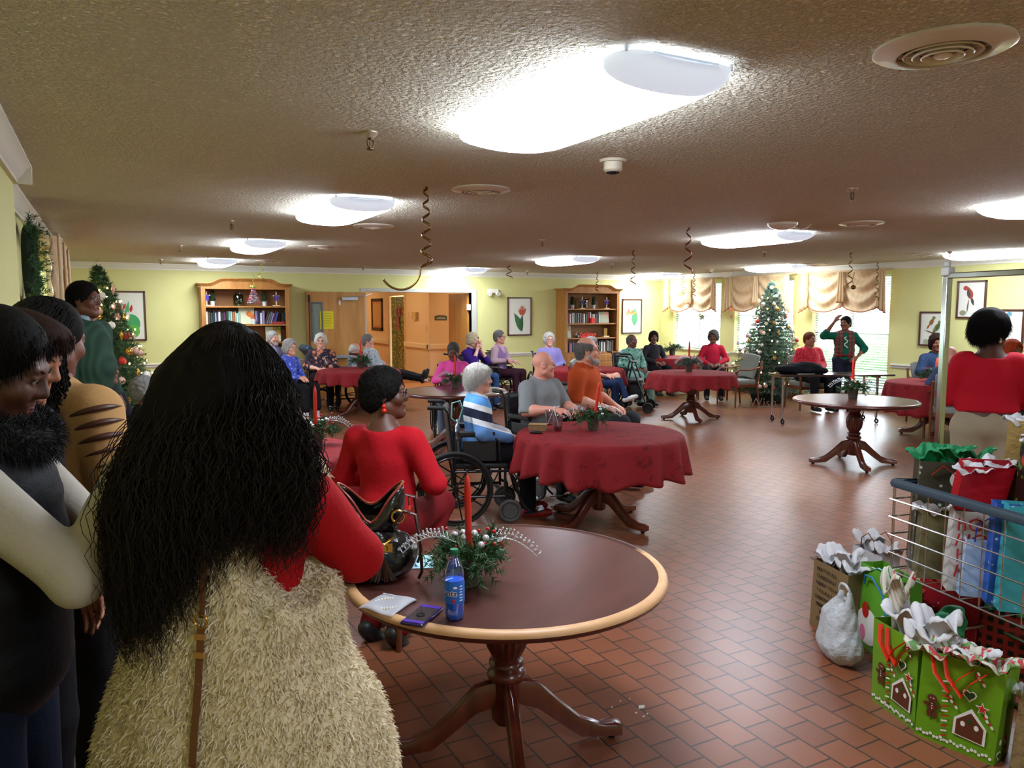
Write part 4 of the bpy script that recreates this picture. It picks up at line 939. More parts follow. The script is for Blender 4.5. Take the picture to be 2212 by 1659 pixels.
# ------------------------------------------------------------------ pictures
m_pf = M('dark_brown_frame', '#4a2416', .35, coat=.2); m_pap = M('print_paper', '#dcdccf', .35)
def leafpoly(L, W, bend=0.0, n=12):
    a = [(W/2*math.sin(PI*(i/n)**.8)*(1)+bend*math.sin(PI*i/n), L*i/n) for i in range(n+1)]; b = [(-W/2*math.sin(PI*(i/n)**.8)+bend*math.sin(PI*i/n), L*i/n) for i in range(n-1, 0, -1)]
    return a+b
def picture(p, w, h, lb, art, wall='back', frame=None, fw=.025, paper=None, group='framed botanical prints'):
    rz = 0 if wall == 'back' else PI/2 if wall == 'left' else -PI/2
    r = thing('framed_picture', lb, 'picture', p, rz, group)     # local: -Y is the front
    mb = MB()
    for a, b, c, d in ((-w/2, -w/2+fw, -h/2, h/2), (w/2-fw, w/2, -h/2, h/2), (-w/2, w/2, h/2-fw, h/2), (-w/2, w/2, -h/2, -h/2+fw)): mb.box(((a+b)/2, -.016, (c+d)/2), (b-a, .028, d-c))
    mb.build('frame', frame or m_pf, r, bevel=.003); mb = MB(); mb.box((0, -.008, 0), (w-fw, .008, h-fw)); mb.build('paper', paper or m_pap, r, smooth=False)
    MX = Matrix.Rotation(PI/2, 4, 'X')
    for k, (nm, poly, x, z, a, col) in enumerate(art):
        mb = MB(); mb.M = Matrix.Translation((x, -.0128-.0006*k, z)) @ MX @ Matrix.Rotation(a, 4, 'Z'); mb.prism(poly, .0012); mb.build(nm, M('print_'+col.strip('#'), col, .6), r, smooth=False)
    return r
def circ(rx, ry, n=16): return [(rx*math.cos(2*PI*i/n), ry*math.sin(2*PI*i/n)) for i in range(n)]
_a = [('stem', leafpoly(.34, .014), .06, -.30, .03, '#4a7a4a'), ('leaf', leafpoly(.42, .14, .02), .04, -.31, .42, '#3a6a44'), ('leaf', leafpoly(.36, .10, -.02), .05, -.32, -.06, '#2e5a38')]+[('petal', leafpoly(.16, .035), .06+(k-2.5)*.012, .02+.012*(k % 2), (2.5-k)*.16, ['#c05a38', '#a84a30'][k % 2]) for k in range(6)]+[('petal', leafpoly(.11, .03), .06, .12, (1-k)*.3, '#c86a44') for k in range(3)]
picture((7.71, BW-.004, 1.53), .57, .80, 'framed print of a red torch flower with a big green leaf', _a)
_a = [('stem', leafpoly(.34, .010), -.07, -.30, .12, '#7aa07a'), ('stem', leafpoly(.5, .010), -.05, -.30, -.18, '#7aa07a'), ('leaf', leafpoly(.42, .16), .07, -.22, -.05, '#5a9a6a')]+[('petal', leafpoly(.13, .035), -.05+(k-3)*.022, .02+.02*(k % 3), (3-k)*.26, ['#d8a040', '#d88a50', '#c8704a'][k % 3]) for k in range(8)]
picture((10.61, BW-.004, 1.52), .55, .78, 'framed print of a yellow lily right of the right bookcase', _a)
_a = [('leaf', circ(.13, .15), .09, -.12, .2, '#3f9a5a'), ('leaf', circ(.10, .11), .11, -.25, .0, '#5aa83c'), ('leaf', leafpoly(.3, .06), .0, -.05, -.2, '#4aa060'), ('petal', leafpoly(.14, .05), -.06, .08, .2, '#c83030'), ('petal', leafpoly(.12, .04), -.03, .1, -.4, '#c83030'), ('petal', leafpoly(.13, .045), .08, .06, -.2, '#b83038'), ('petal', leafpoly(.1, .03), -.1, .0, .6, '#c84038')]
picture((.31, BW-.004, 1.57), .62, .82, 'framed print of red flowers and green leaves behind the left christmas tree', _a)
def bird(x, z, s, c1, c2, flip=1, a=.5):
    return [('body', leafpoly(.16*s, .075*s), x, z, -a*flip, c1), ('head', circ(.03*s, .028*s), x+flip*.075*s, z+.135*s, 0, c1), ('tail', leafpoly(.1*s, .035*s), x, z+.02*s, PI-a*flip, c2), ('wing', leafpoly(.12*s, .04*s), x+flip*.02*s, z+.015*s, -a*flip*.9, c2)]
_br = lambda x, z, L, a: ('branch', leafpoly(L, .02), x, z, a, '#6a5440')
picture((WX-.004, 7.60, 1.375), .46, .54, 'framed print of two green parrots above the denim jacket woman', bird(-.06, .05, .9, '#6a7a34', '#9a4a30')+bird(.03, -.04, 1.05, '#5f7434', '#4a5c2a')+[_br(-.13, -.02, .26, -1.9), _br(.14, -.24, .3, .5), ('foliage', circ(.05, .04), -.1, -.2, 0, '#9aa88a')], 'right')
picture((WX-.004, 7.02, 1.825), .44, .56, 'framed print of a red and black parrot behind the metal pole', bird(.0, .0, 1.25, '#a84a3c', '#46423c', -1, .3)+[_br(-.06, -.2, .22, -.1), ('foliage', circ(.05, .04), -.12, -.2, 0, '#8a8a6a')], 'right')
picture((WX-.004, 6.50, 1.40), .50, .56, 'framed bird print with glare behind the standing woman in red', bird(-.05, .05, 1.2, '#5a8a9a', '#8ab0b8')+[_br(.0, -.2, .3, .2)], 'right')
picture((HX-.004, 20.72, 1.535), .95, .88, 'brown abstract painting in a dark frame on the apricot hall wall', [('inner_mat', [(-.33, -.30), (.33, -.30), (.33, .30), (-.33, .30)], 0, 0, 0, '#c89a5c')], 'right', M('hall_frame', '#3c2818', .3), .08, M('hall_print', '#b8743c', .5, fn=wood_fn('#a8602c', '#d8a468', 8, 'Z')), 'hall pictures')

# ------------------------------------------------------------------ hall doors and fittings
m_door = M('birch_door', '#b07a3c', .4, fn=wood_fn('#a8722e', '#c08c4c', 2.2, 'Z'))
d = thing('door_1', 'x', None, (0, 0, 0)); del d['label']; d['kind'] = 'structure'
yd = BW-.065
mb = MB(); x0, x1, z0, z1 = 3.26, 4.36, .012, 2.0
wx0, wx1, wz0, wz1 = 3.37, 3.53, 1.13, 1.78
slab(mb, x0, wx0, yd-.022, yd+.022, z0, z1); slab(mb, wx1, x1, yd-.022, yd+.022, z0, z1); slab(mb, wx0, wx1, yd-.022, yd+.022, z0, wz0); slab(mb, wx0, wx1, yd-.022, yd+.022, wz1, z1); mb.build('door_leaf', m_door, d, smooth=False)
mb = MB(); slab(mb, wx0-.03, wx0, yd-.035, yd-.02, wz0-.03, wz1+.03); slab(mb, wx1, wx1+.03, yd-.035, yd-.02, wz0-.03, wz1+.03); slab(mb, wx0, wx1, yd-.035, yd-.02, wz1, wz1+.03); slab(mb, wx0, wx1, yd-.035, yd-.02, wz0-.03, wz0); mb.build('vision_frame', M('gunmetal', '#5a6468', .4, .5), d, bevel=.002)
mb = MB(); slab(mb, wx0, wx1, yd-.01, yd-.004, wz0, wz1); mb.build('vision_glass', M('wired_glass', '#7a8478', .15), d, smooth=False)
mb = MB(); mb.box((4.06, yd-.045, 1.875), (.30, .045, .06)); mb.tube([(4.0, yd-.07, 1.905), (4.36, yd-.07, 1.93), (4.55, BW-.0, 1.99)], .008, 6); mb.build('door_closer', M('aluminium', '#a8acae', .35, .8), d, bevel=.008)
mb = MB(); mb.box((3.76, yd-.06, .80), (.84, .05, .06)); mb.build('panic_bar', M('aluminium', '#a8acae', .35, .8), d, bevel=.008)
mb = MB(); mb.box((3.36, yd-.06, .77), (.09, .08, .16)); mb.box((4.2, yd-.05, .80), (.06, .07, .07)); mb.cyl((3.31, yd-.035, .8), (3.31, yd-.035, 1.86), .009, n=8); mb.box((3.31, yd-.04, 1.88), (.035, .05, .12)); mb.build('latch_rod', M('dark_bronze', '#2c2018', .4, .5), d, bevel=.003)
mb = MB(); mb.M = Matrix.Translation((3.88, yd-.024, 1.80)) @ Matrix.Rotation(PI/2, 4, 'X'); mb.prism(circ(.022, .05, 20), .004); mb.build('oval_plate', m_white, d)
o = MB().box((3.63, yd-.025, 1.48), (.25, .003, .33)).build('notice', M('yellow_paper', '#d8c820', .7), smooth=False); tag(o, 'yellow paper notice taped to the open wooden door', 'notice'); mt = M('notice_ink', '#6a6410', .8)
mb = MB()
for k, L in enumerate([.17, .2, .19, .21, .16, .2, .18, .12, .15]): mb.box((3.63, yd-.0272, 1.60-.03*k), (L, .0012, .006))
mb.build('printed_lines', mt, o, smooth=False)
d2 = thing('door_2', 'x', None); del d2['label']; d2['kind'] = 'structure'
mb = MB(); slab(mb, 6.555, 6.598, BW+.10, BW+1.05, .012, 2.0); mb.build('door_leaf', m_door, d2, smooth=False); mb = MB(); slab(mb, 6.545, 6.60, BW+.02, BW+.10, 1.66, 1.78); slab(mb, 6.545, 6.60, BW+.02, BW+.1, .9, 1.02); mb.build('hinge', m_white, d2)
d3 = thing('door_3', 'x', None); del d3['label']; d3['kind'] = 'structure'
mb = MB(); slab(mb, HX+.03, HX+.07, 18.58, 19.64, .01, 2.0); mb.build('door_leaf', M('wrapping_paper', '#7a7a2c', .4, fn=lambda nd: nd.mix(nd.ramp(nd.vor(16).outputs['Distance'], [(.28, 1.0), (.42, 0.0)]), '#5a6a1e', nd.mix(nd.noise(30, 2), '#c8a850', '#e0d8a0'))), d3, smooth=False)
mb = MB(); slab(mb, HX-.02, HX+.1, 18.46, 18.54, 0, 2.07); slab(mb, HX-.02, HX+.1, 19.68, 19.76, 0, 2.07); slab(mb, HX-.02, HX+.1, 18.54, 19.68, 2.03, 2.1); mb.build('door_frame', M('hall_casing', '#e0c08c', .5), d3, bevel=.004)
r = thing('red_bow', 'red velvet bow with tails on the gift-wrapped hall door', 'bow', (HX+.02, 19.05, 1.55)); mvl = M('red_velvet', '#8a1010', .7, sheen=.5)
mb = MB(); mb.ell((0, -.1, .06), (.03, .11, .12), R=Matrix.Rotation(.5, 3, 'X')); mb.ell((0, .1, .06), (.03, .11, .12), R=Matrix.Rotation(-.5, 3, 'X')); mb.build('loops', mvl, r)
mb = MB(); mb.grid(lambda u, v: Vector((-.02, -.06-.06*v+u*.08, -.05-.35*v)), 4, 8); mb.grid(lambda u, v: Vector((-.025, .0+.07*v+u*.08, -.05-.33*v)), 4, 8); mb.build('tails', mvl, r); MB().ell((-.02, 0, .03), .04).build('knot', mvl, r)
r = thing('emergency_light', 'white two-lamp emergency light right of the hall opening', 'emergency light', (7.07, BW-.004, 2.02)); mb = MB(); mb.box((0, -.04, .03), (.24, .07, .09)); mb.build('housing', m_white, r, bevel=.01)
for sx in (-1, 1): mb = MB(); mb.cyl((sx*.09, -.05, -.015), (sx*.10, -.12, -.03), .04, .046, 14); mb.build('lamp_head', m_white, r)
r = thing('wall_plaque', 'small green arched sign with cream lettering on the hall wall', 'sign', (7.0, HY-.014, 1.48)); mb = MB(); mb.M = Matrix.Rotation(PI/2, 4, 'X')
mb.prism([(-.15, -.055), (.15, -.055), (.15, .03)]+[(.15*math.cos(a), .03+.03*math.sin(a)) for a in np.linspace(.2, PI-.2, 8)]+[(-.15, .03)], .01); mb.build('plate', M('plaque_green', '#4a5a44', .5), r)
mb = MB(); mb.box((0, -.007, .012), (.2, .002, .014)); mb.box((0, -.007, -.02), (.24, .002, .014)); mb.ell((0, -.007, .042), (.007, .002, .007)); mb.build('lettering_lines', m_white, r, smooth=False)
def plate(y, z, w, h, lb, nm='wall_box', col='#d8c49a', d=.04, cat='wall box'):
    o = MB().box((0, 0, 0), (d, w, h)).build(nm, M('plate_'+col.strip('#'), col, .5), bevel=.004); o.location = (HX-d/2-.002, y, z); tag(o, lb, cat)
_p = atX(900, 682, HX); plate(_p.y, _p.z, .28, .17, 'beige box on the apricot hall wall', d=.08, col='#c8a870')
_p = atX(881, 680, HX); plate(_p.y, _p.z, .1, .13, 'cream switch plate beside the gift-wrapped door', 'switch_plate', '#e8d8b0', .012, 'switch')
_p = atX(921, 708, HX); plate(_p.y, _p.z, .04, .12, 'narrow cream plate near the hall wall corner', 'switch_plate', '#e8d0a0', .01, 'switch')
r = thing('hall_ceiling_light', 'warm ceiling light in the apricot hall', 'ceiling light', (5.35, 17.6, CH-.01)); MB().ell((0, 0, -.03), (.17, .17, .06)).build('bowl', M('warm_bowl', '#fff0d0', .4, emit=('#ffe0b4', 34)), r)  # unseen lamp added to light the hall, as are its two copies
r = dup(r, (8.0, 15.6, CH-.01), 0, 'warm ceiling light in the side of the hall behind the wall'); r = dup(r, (5.35, 21.5, CH-.01), 0, 'warm ceiling light at the far end of the hall')
# ================================================================== PEOPLE
SK = {'deep': '#573527', 'dark': '#654030', 'brown': '#7e5038', 'tan': '#9a6648', 'fair': '#d8a088', 'pink': '#dc9c86', 'pale': '#e0b09a'}
def skin(k): return M('skin_'+k, SK[k], .48, noise=(14, tuple(c*(.82 if i else .95) for i, c in enumerate(lin(SK[k])[:3]))+(1,), .8), bump=(180, .12, .003), sss=.1)
HC = {'white': '#d8d4cc', 'silver': '#a8a6a4', 'grey': '#7c7a78', 'black': '#14110f', 'dkbrown': '#2c1a12', 'auburn': '#6a3a22', 'orange': '#a8401c', 'saltpepper': '#4c4a48', 'blond': '#c8b898'}
def hairm(k): return M('hair_'+k, HC[k], .75, noise=(60, tuple(c*.6 for c in lin(HC[k])[:3])+(1,), .6), bump=(160, .4, .003), spec=.15)
m_lip = {}
def V3(*a): return np.array(a, float)
def rotz(v, a): c, s = math.cos(a), math.sin(a); return np.array([v[0]*c-v[1]*s, v[0]*s+v[1]*c, v[2]])
def head_sdf(S, c, R, sx=1.0, fat=0.0, old=False, nose=1.0, scale=1.0):
    """face looks along +Y of R; c = centre between the ears"""
    k = scale
    def P(x, y, z): return c+k*(R @ np.array([x, y, z]))
    S.ell(P(0, -.015, .038), (.075*k, .093*k, .084*k), .02, R=R); S.ell(P(0, .022, -.03), ((.060+fat*.5)*k, .068*k, .080*k), .03, R=R)
    S.cone(P(-.050-fat, .005, -.062), P(0, .066, -.098), .022*k, .021*k, .03); S.cone(P(.050+fat, .005, -.062), P(0, .066, -.098), .022*k, .021*k, .03)
    S.cone(P(-.034, .076, .026), P(.034, .076, .026), .012*k, None, .02)
    for s in (-1, 1):
        S.ell(P(s*.040, .060, -.024), .026*k, .02); S.ell(P(s*.031, .096, .006), (.019*k, .016*k, .012*k), .010, -1, R=R)
        S.ell(P(s*.031, .074, .006), .0135*k, .004); S.cone(P(s*.043, .083, .012), P(s*.020, .086, .013), .0045*k, None, .004)
        S.ell(P(s*(.076), -.006, -.002), (.010*k, .021*k, .032*k), .008, R=R); S.ell(P(s*.086, -.002, .004), (.008*k, .011*k, .016*k), .005, -1, R=R)
    S.cone(P(0, .083, .018), P(0, .100*nose, -.020), .0080*k, .0125*k, .012)
    for s in (-1, 1): S.ell(P(s*.012, .091, -.025), .0090*k, .008)
    S.cone(P(-.021, .083, -.053), P(.021, .083, -.053), .0065*k, None, .006); S.cone(P(-.018, .083, -.0655), P(.018, .083, -.0655), .0075*k, None, .006)
    S.cone(P(-.026, .092, -.0590), P(.026, .092, -.0590), .0022*k, None, .003, -1)
def hand_sdf(S, w, d, n, side, curl=.5, s=1.0, spread=.12, grip=0):
    """w wrist, d direction of fingers, n palm normal (the side the fingers curl to), side: +1 puts the thumb along d x n"""
    d = np.array(d, float); d /= np.linalg.norm(d); n = np.array(n, float); n -= d*(n @ d); n /= np.linalg.norm(n); t = np.cross(d, n)*side
    w = np.array(w, float)
    for j, o in enumerate((.028, .010, -.009, -.027)):
        S.cone(w+d*.012+t*o*.55, w+d*(.078-.004*abs(j-1.2))*s+t*o*s, .0155*s, .0125*s, .012)
        L = (.042, .047, .044, .034)[j]*s; p = w+d*(.080-.004*abs(j-1.2))*s+t*o*s; a = spread*(.028-o)*0; ang = 0
        dd = d+t*o*spread*6; dd /= np.linalg.norm(dd)
        for q, (l, r) in enumerate(((L, .0088), (L*.62, .0078), (L*.48, .0068))):
            ang += curl*(.75+.25*j*.3)*(1.0 if q else .8); v = dd*math.cos(ang)+n*math.sin(ang); e = p+v*l; S.cone(p, e, r*s, (r-.0008)*s, .004); p = e
    b = w+d*.022*s+t*.024*s; k = w+d*.056*s+t*.046*s+n*.012*s; S.cone(b, k, .015*s, .0115*s, .01)
    e1 = k+(d*.55+t*.35+n*(.25+curl*.5))/1.05*.032*s; S.cone(k, e1, .0105*s, .0095*s, .006); S.cone(e1, e1+(d*.75+n*(.1+curl*.5))*.026*s, .0095*s, .0075*s, .004)
def eul(yaw, pitch, roll=0.0): return np.array(Matrix.Rotation(yaw, 3, 'Z') @ Matrix.Rotation(pitch, 3, 'X') @ Matrix.Rotation(roll, 3, 'Y'))
def pat_floral(bg, cs, sc=9):
    def fn(nd):
        c = lin(bg)
        for i, q in enumerate(cs):
            m = nd.ramp(nd.vor(sc*(1+.35*i), nd.co(1, loc=(i*1.7, i*.6, i))).outputs['Distance'], [(.26, 1.0), (.34, 0.0)]); c = nd.mix(m, c, q)
        return nd.mix(nd.math('MULTIPLY', nd.noise(8, 2), .25), c, bg)
    return fn
def pat_marl(a, b, sc=30, st=.5):
    return lambda nd: nd.mix(nd.ramp(nd.noise(sc, 4, nd.co((1, 1, 2.2)), dist=.8), [(.5-.1*st, 0.0), (.5+.1*st, 1.0)]), a, b)
def pat_plaid(a, b, c, sc=14):
    def fn(nd):
        x = nd.wave(sc*.32, nd.co(), 0, 'X', 0); z = nd.wave(sc*.32, nd.co(), 0, 'Z', 0); y = nd.wave(sc*1.0, nd.co(), 0, 'Z', 0)
        q = nd.mix(nd.ramp(x, [(.5, 0.0), (.56, 1.0)]), a, b); q = nd.mix(nd.math('MULTIPLY', nd.ramp(z, [(.5, 0.0), (.56, 1.0)]), .6), q, b); return nd.mix(nd.ramp(y, [(.95, 0.0), (.97, 1.0)]), q, c)
    return fn
def cl(name, color, fn=None, rough=.85, **kw):
    return M('cloth_'+name, color, rough, fn=fn, noise=None if fn else (5, tuple(c*.82 for c in lin(color)[:3])+(1,), .7), bump=None if fn else (45, .25, .008), spec=.2, **kw)
PN = [0]
RG = np.random.default_rng(11)
def tufts(V, F, n, ln, wd, rng, down=.5, rand=.6, out=.7):
    V = np.asarray(V, float); F = np.asarray(F); a, b, c, d = V[F[:, 0]], V[F[:, 1]], V[F[:, 2]], V[F[:, 3]]
    N = np.cross(c-a, d-b); ar = np.linalg.norm(N, axis=1); N /= np.maximum(ar[:, None], 1e-12)
    i = rng.choice(len(F), n, p=ar/ar.sum()); u = rng.random((n, 1)); v = rng.random((n, 1))
    p = (a[i]*(1-u)+b[i]*u)*(1-v)+(d[i]*(1-u)+c[i]*u)*v
    dr = N[i]*out+np.array([0, 0, -down])+rng.normal(size=(n, 3))*rand*.5; dr /= np.linalg.norm(dr, axis=1, keepdims=True)
    sd = np.cross(dr, rng.normal(size=(n, 3))); sd /= np.maximum(np.linalg.norm(sd, axis=1, keepdims=True), 1e-9); L = ln*(.6+.8*rng.random((n, 1)))
    m = p+dr*L*.6+rng.normal(size=(n, 3))*ln*.12; t = m+dr*L*.3+np.array([0, 0, -1])*L*.25
    q0, q1, q2, q3 = p-sd*wd/2, p+sd*wd/2, m+sd*wd*.4, m-sd*wd*.4
    VV = np.stack([q0, q1, q2, q3, t-sd*wd*.1, t+sd*wd*.1], 1).reshape(-1, 3); k = np.arange(n)[:, None]*6
    return VV, np.concatenate([k+np.array([[0, 1, 2, 3]]), k+np.array([[3, 2, 5, 4]])])
def person(label, p, heading, pose='sit', s=.95, skn='fair', hair=('short', 'grey'), shirt=None, sleeve='long', pants=None, shoes='#1c1a1a', neck=.0, arms='lap', legs='sit', head=(0, 0, 0), glasses=None,
           fat=0.0, beard=None, vox=.016, hvox=.0065, lean=0.0, J=None, extra=None, pant_len='long', nose=1.0, seat=.50, hair_fn=None, nohip=False, socks=None, group=None, collar=None, only_upper=False, handn=None, curl=.45, neckline=.0, loose=.012, wide=1.0, bust=0.0, scoop=0.0, hem=None, waist=.10):
    """local frame: +Y is where the body faces, Z up; joints in metres before the overall scale s"""
    r = thing('person', label, 'person', (p[0], p[1], p[2] if len(p) > 2 else 0), heading, group, scale=s)
    b = fat
    hipz = seat+.075 if pose == 'sit' else .93; j = {}
    j['pelvis'] = V3(0, 0, hipz); up = .50
    L = lambda z, dy=0: V3(0, math.sin(lean)*z+dy, hipz+math.cos(lean)*z)
    j['belly'] = L(.16, .02); j['chest'] = L(.34, .0); j['neck'] = L(.485, -.01); j['head'] = L(.635, .015)+V3(0, neck, -abs(neck)*.3)
    sw = (.150 if b < .03 else .160)*wide
    j['ls'] = L(.415)+V3(-sw, 0, 0); j['rs'] = L(.415)+V3(sw, 0, 0)
    A = {'lap': ((-.26, .03, .20), (-.10, .27, .13), (.26, .03, .20), (.10, .27, .13)), 'clasp': ((-.25, .02, .19), (-.055, .25, .16), (.25, .02, .19), (.055, .25, .16)), 'arms_rest': ((-.27, -.03, .22), (-.25, .22, .20), (.27, -.03, .22), (.25, .22, .20)),
         'table': ((-.25, .08, .22), (-.12, .33, .25), (.25, .08, .22), (.12, .33, .25)), 'mouth': ((-.20, .20, .26), (-.04, .17, .49), (.20, .20, .26), (.04, .17, .49)), 'down': ((-.24, -.02, .17), (-.25, .06, -.07), (.24, -.02, .17), (.25, .06, -.07)),
         'cross': ((-.25, .04, .22), (.06, .22, .24), (.25, .04, .22), (-.06, .24, .21))}[arms]
    j['le'], j['lw'], j['re'], j['rw'] = [V3(*q)+V3(0, math.sin(lean)*q[2], hipz) for q in A]
    if legs == 'sit': lg = [(-.10, .0, -.01), (-.13, .42, .0), (-.13, .44, -seat+.02), (.10, .0, -.01), (.13, .42, .0), (.13, .44, -seat+.02)]
    elif legs == 'tuck': lg = [(-.10, .0, -.01), (-.12, .40, .0), (-.10, .16, -seat+.03), (.10, .0, -.01), (.12, .40, .0), (.10, .14, -seat+.03)]
    elif legs == 'fwd': lg = [(-.10, .0, -.01), (-.12, .44, .03), (-.10, .84, -.06), (.10, .0, -.01), (.12, .44, .03), (.10, .84, -.06)]
    elif legs == 'crossed': lg = [(-.10, .0, -.01), (-.09, .42, .12), (.10, .60, -.22), (.10, .0, -.01), (.12, .42, .0), (.10, .44, -seat+.02)]
    else: lg = [(-.09, .0, -.03), (-.10, .02, -.44), (-.10, -.01, -.84), (.09, .0, -.03), (.10, .02, -.44), (.10, -.01, -.84)]
    for nm, q in zip(('lh', 'lk', 'la', 'rh', 'rk', 'ra'), lg): j[nm] = V3(0, 0, hipz)+V3(*q)
    if J:
        for k, v in J.items(): j[k] = V3(*v)
    R = eul(head[0], head[1], head[2] if len(head) > 2 else 0)
    # ---- body: one surface set (torso with limbs, head, hands)
    B = SDF()
    def torso(S, q=0.0, waist=True, top=True):
        S.ell(j['pelvis']+V3(0, -.01, .02), (.155+b*.9+q, .115+b*.6+q, .13+q), .06); S.ell(j['belly'], (.135+b*1.1+q, .10+b*1.1+q, .14+q), .06); S.ell(j['chest']+V3(0, 0, -.01), ((.140+b*.8)*wide+q, .105+b*.7+q, .155+q), .06)
        if bust: 
            for sx in (-1, 1): S.ell(j['chest']+V3(sx*.07, .085+b*.5, -.03), .07+bust+q, .05)
        [S.cone(j[q_]-V3(0, 0, .012), j['neck']-V3(0, .01, .055), .046+b*.25+q, .056+b*.3+q, .05) for q_ in ('ls', 'rs')]; S.cone(j['chest']+V3(0, 0, .06), j['neck'], .072+q, .054+q*.5, .05)
    torso(B)
    B.cone(j['neck']-V3(0, 0, .02), j['head']-V3(0, .012, .05), .056+b*.25, .052+b*.2, .03)
    ar = (.046+b*.3, .040+b*.25, .030+b*.12, .024+b*.05)
    for e, w, sh in (('le', 'lw', 'ls'), ('re', 'rw', 'rs')):
        B.cone(j[sh], j[e], ar[0], ar[1], .03); m = j[e]*.7+j[w]*.3; B.cone(j[e], m, ar[1], ar[1]*.98, .02); B.cone(m, j[w], ar[1]*.98, ar[3], .02)
    if not only_upper:
        for h_, k_, a_ in (('lh', 'lk', 'la'), ('rh', 'rk', 'ra')):
            B.cone(j[h_], j[k_], .085+b*.5, .055+b*.2, .04); m = j[k_]*.65+j[a_]*.35; B.cone(j[k_], m, .052+b*.2, .054+b*.2, .02); B.cone(m, j[a_], .054+b*.2, .036, .02)
            B.cone(j[a_], j[a_]+V3(0, .12, -.035), .036, .026, .02)
    L_ = [B.mesh(vox)]
    H = SDF(); head_sdf(H, j['head'], R, fat=b*.12, nose=nose); H.cone(j['head']-R @ V3(0, .02, .04), j['neck'], .05+b*.2, .057+b*.25, .03)
    if not beard is None: pass
    L_.append(H.mesh(hvox))
    hn = handn or {}
    for sgn, e, w in ((-1, 'le', 'lw'), (1, 're', 'rw')):
        d = j[w]-j[e]; d /= np.linalg.norm(d)
        if w in hn: dd, nn = hn[w]
        elif arms == 'mouth': dd, nn = V3(-sgn*.25, .25, .9), V3(-sgn*.8, -.6, 0)
        elif pose == 'sit': dd, nn = V3(-sgn*.55, .8, -.15), V3(-sgn*.25, -.2, -1)
        else: dd, nn = d, V3(-sgn, 0, 0)
        G = SDF(); dd = np.array(dd, float); dd /= np.linalg.norm(dd); G.cone(j[w]-d*.06, j[w]+dd*.01, .027, .023, .015); hand_sdf(G, j[w]+dd*.004, dd, nn, -sgn if w == 'lw' else -sgn, curl=curl, s=1.0); L_.append(G.mesh(max(.0045, hvox*.8)))
    V, F = joinVF(L_); body = np_mesh('body', V, F, skin(skn), r)
    # eyes
    def P(x, y, z): return Vector(j['head']+R @ V3(x, y, z))
    mb = MB()
    for sx in (-1, 1): mb.mi = 0; mb.ell(P(sx*.031, .0765, .006), .0125, 10, 7)
    for sx in (-1, 1): mb.mi = 1; mb.ell(P(sx*.031, .0845, .0055), .0062, 8, 6)
    mb.build('eyes', [M('eye_white', '#9a928a', .4), M('iris', '#1c120c', .2)], r)
    lc = tuple(c*f for c, f in zip(lin(SK[skn])[:3], (.85, .55, .6)))+(1,)
    mb = MB(); mb.tube([P(x, .0905-abs(x)*.25, -.0595+dz) for x, dz in ((-.022, 0), (-.01, .0025), (0, .0015), (.01, .0025), (.022, 0))], [.002, .004, .004, .004, .002], 6); mb.tube([P(x, .0905-abs(x)*.25, -.0645) for x in (-.018, -.008, 0, .008, .018)], [.002, .0045, .005, .0045, .002], 6); mb.build('lips', M('lip_'+skn, lc, .65, spec=.15), r)
    bc = HC[hair[1]] if hair[0] != 'bald' else '#8a8078'
    mb = MB()
    for sx in (-1, 1): mb.tube([P(sx*.016, .091, .024), P(sx*.032, .089, .030), P(sx*.047, .077, .025)], [.0025, .003, .0015], 5, flat=.6)
    mb.build('eyebrows', M('brow_'+hair[1] if hair[0] != 'bald' else 'brow_b', bc, .8), r)
    # ---- hair
    st, hc = hair[0], hair[1]; S = SDF(); nz = None
    def face_cut(S, z=.052, y=.082, depth=.10):
        S.ell(j['head']+R @ V3(0, y+.03, z-.09), (.068, depth, .118), .012, -1, R=R)
    if st in ('short', 'curly', 'bob', 'afro', 'bun', 'side', 'wig', 'crop'):
        g = {'short': .012, 'curly': .026, 'bob': .026, 'afro': .020, 'bun': .010, 'side': .018, 'wig': .034, 'crop': .032}[st]
        S.ell(j['head']+R @ V3(0, -.018, .040), (.077+g, .095+g, .086+g*.9), .02, R=R); S.ell(j['head']+R @ V3(0, -.055, -.02), (.066+g, .055+g*.9, .075), .03, R=R)
        if st in ('bob', 'wig', 'curly'):
            lo = -.055 if st != 'curly' else -.03
            for sx in (-1, 1): S.ell(j['head']+R @ V3(sx*.078, -.012, lo+.02), (.022+g*.3, .048, .06), .03, R=R)
        if st == 'bob': S.ell(j['head']+R @ V3(0, -.075, -.03), (.09, .05, .075), .04, R=R)
        if st == 'side':
            S.ell(j['head']+R @ V3(.03, .055, .085), (.055, .04, .028), .02, R=R)
        face_cut(S)
        S.cone(j['neck']-V3(0, .03, 0), j['head']-R @ V3(0, .0, .085), .055, .05, .01, -1)
        nz = {'short': (.003, 90, 90, 90), 'curly': (.008, 75, 75, 75), 'bob': (.005, 60, 60, 22), 'afro': (.004, 130, 130, 130), 'bun': (.0008, 60, 60, 160), 'side': (.005, 50, 90, 40), 'wig': (.006, 60, 60, 50), 'crop': (.003, 50, 50, 30)}[st]
        if st == 'bun': S.ell(j['head']+R @ V3(0, -.12, .03), .035, .01, R=R)
    elif st == 'fringe':     # balding with hair at the sides and back
        S.ell(j['head']+R @ V3(0, -.02, .030), (.084, .100, .075), .02, R=R); S.ell(j['head']+R @ V3(0, -.06, -.02), (.070, .055, .07), .03, R=R); face_cut(S, .06, .07, .13)
        S.ell(j['head']+R @ V3(0, .045, .12), (.062, .125, .085), .012, -1, R=R); nz = (.002, 80, 80, 80)
    if hair_fn: hair_fn(S, j, R)
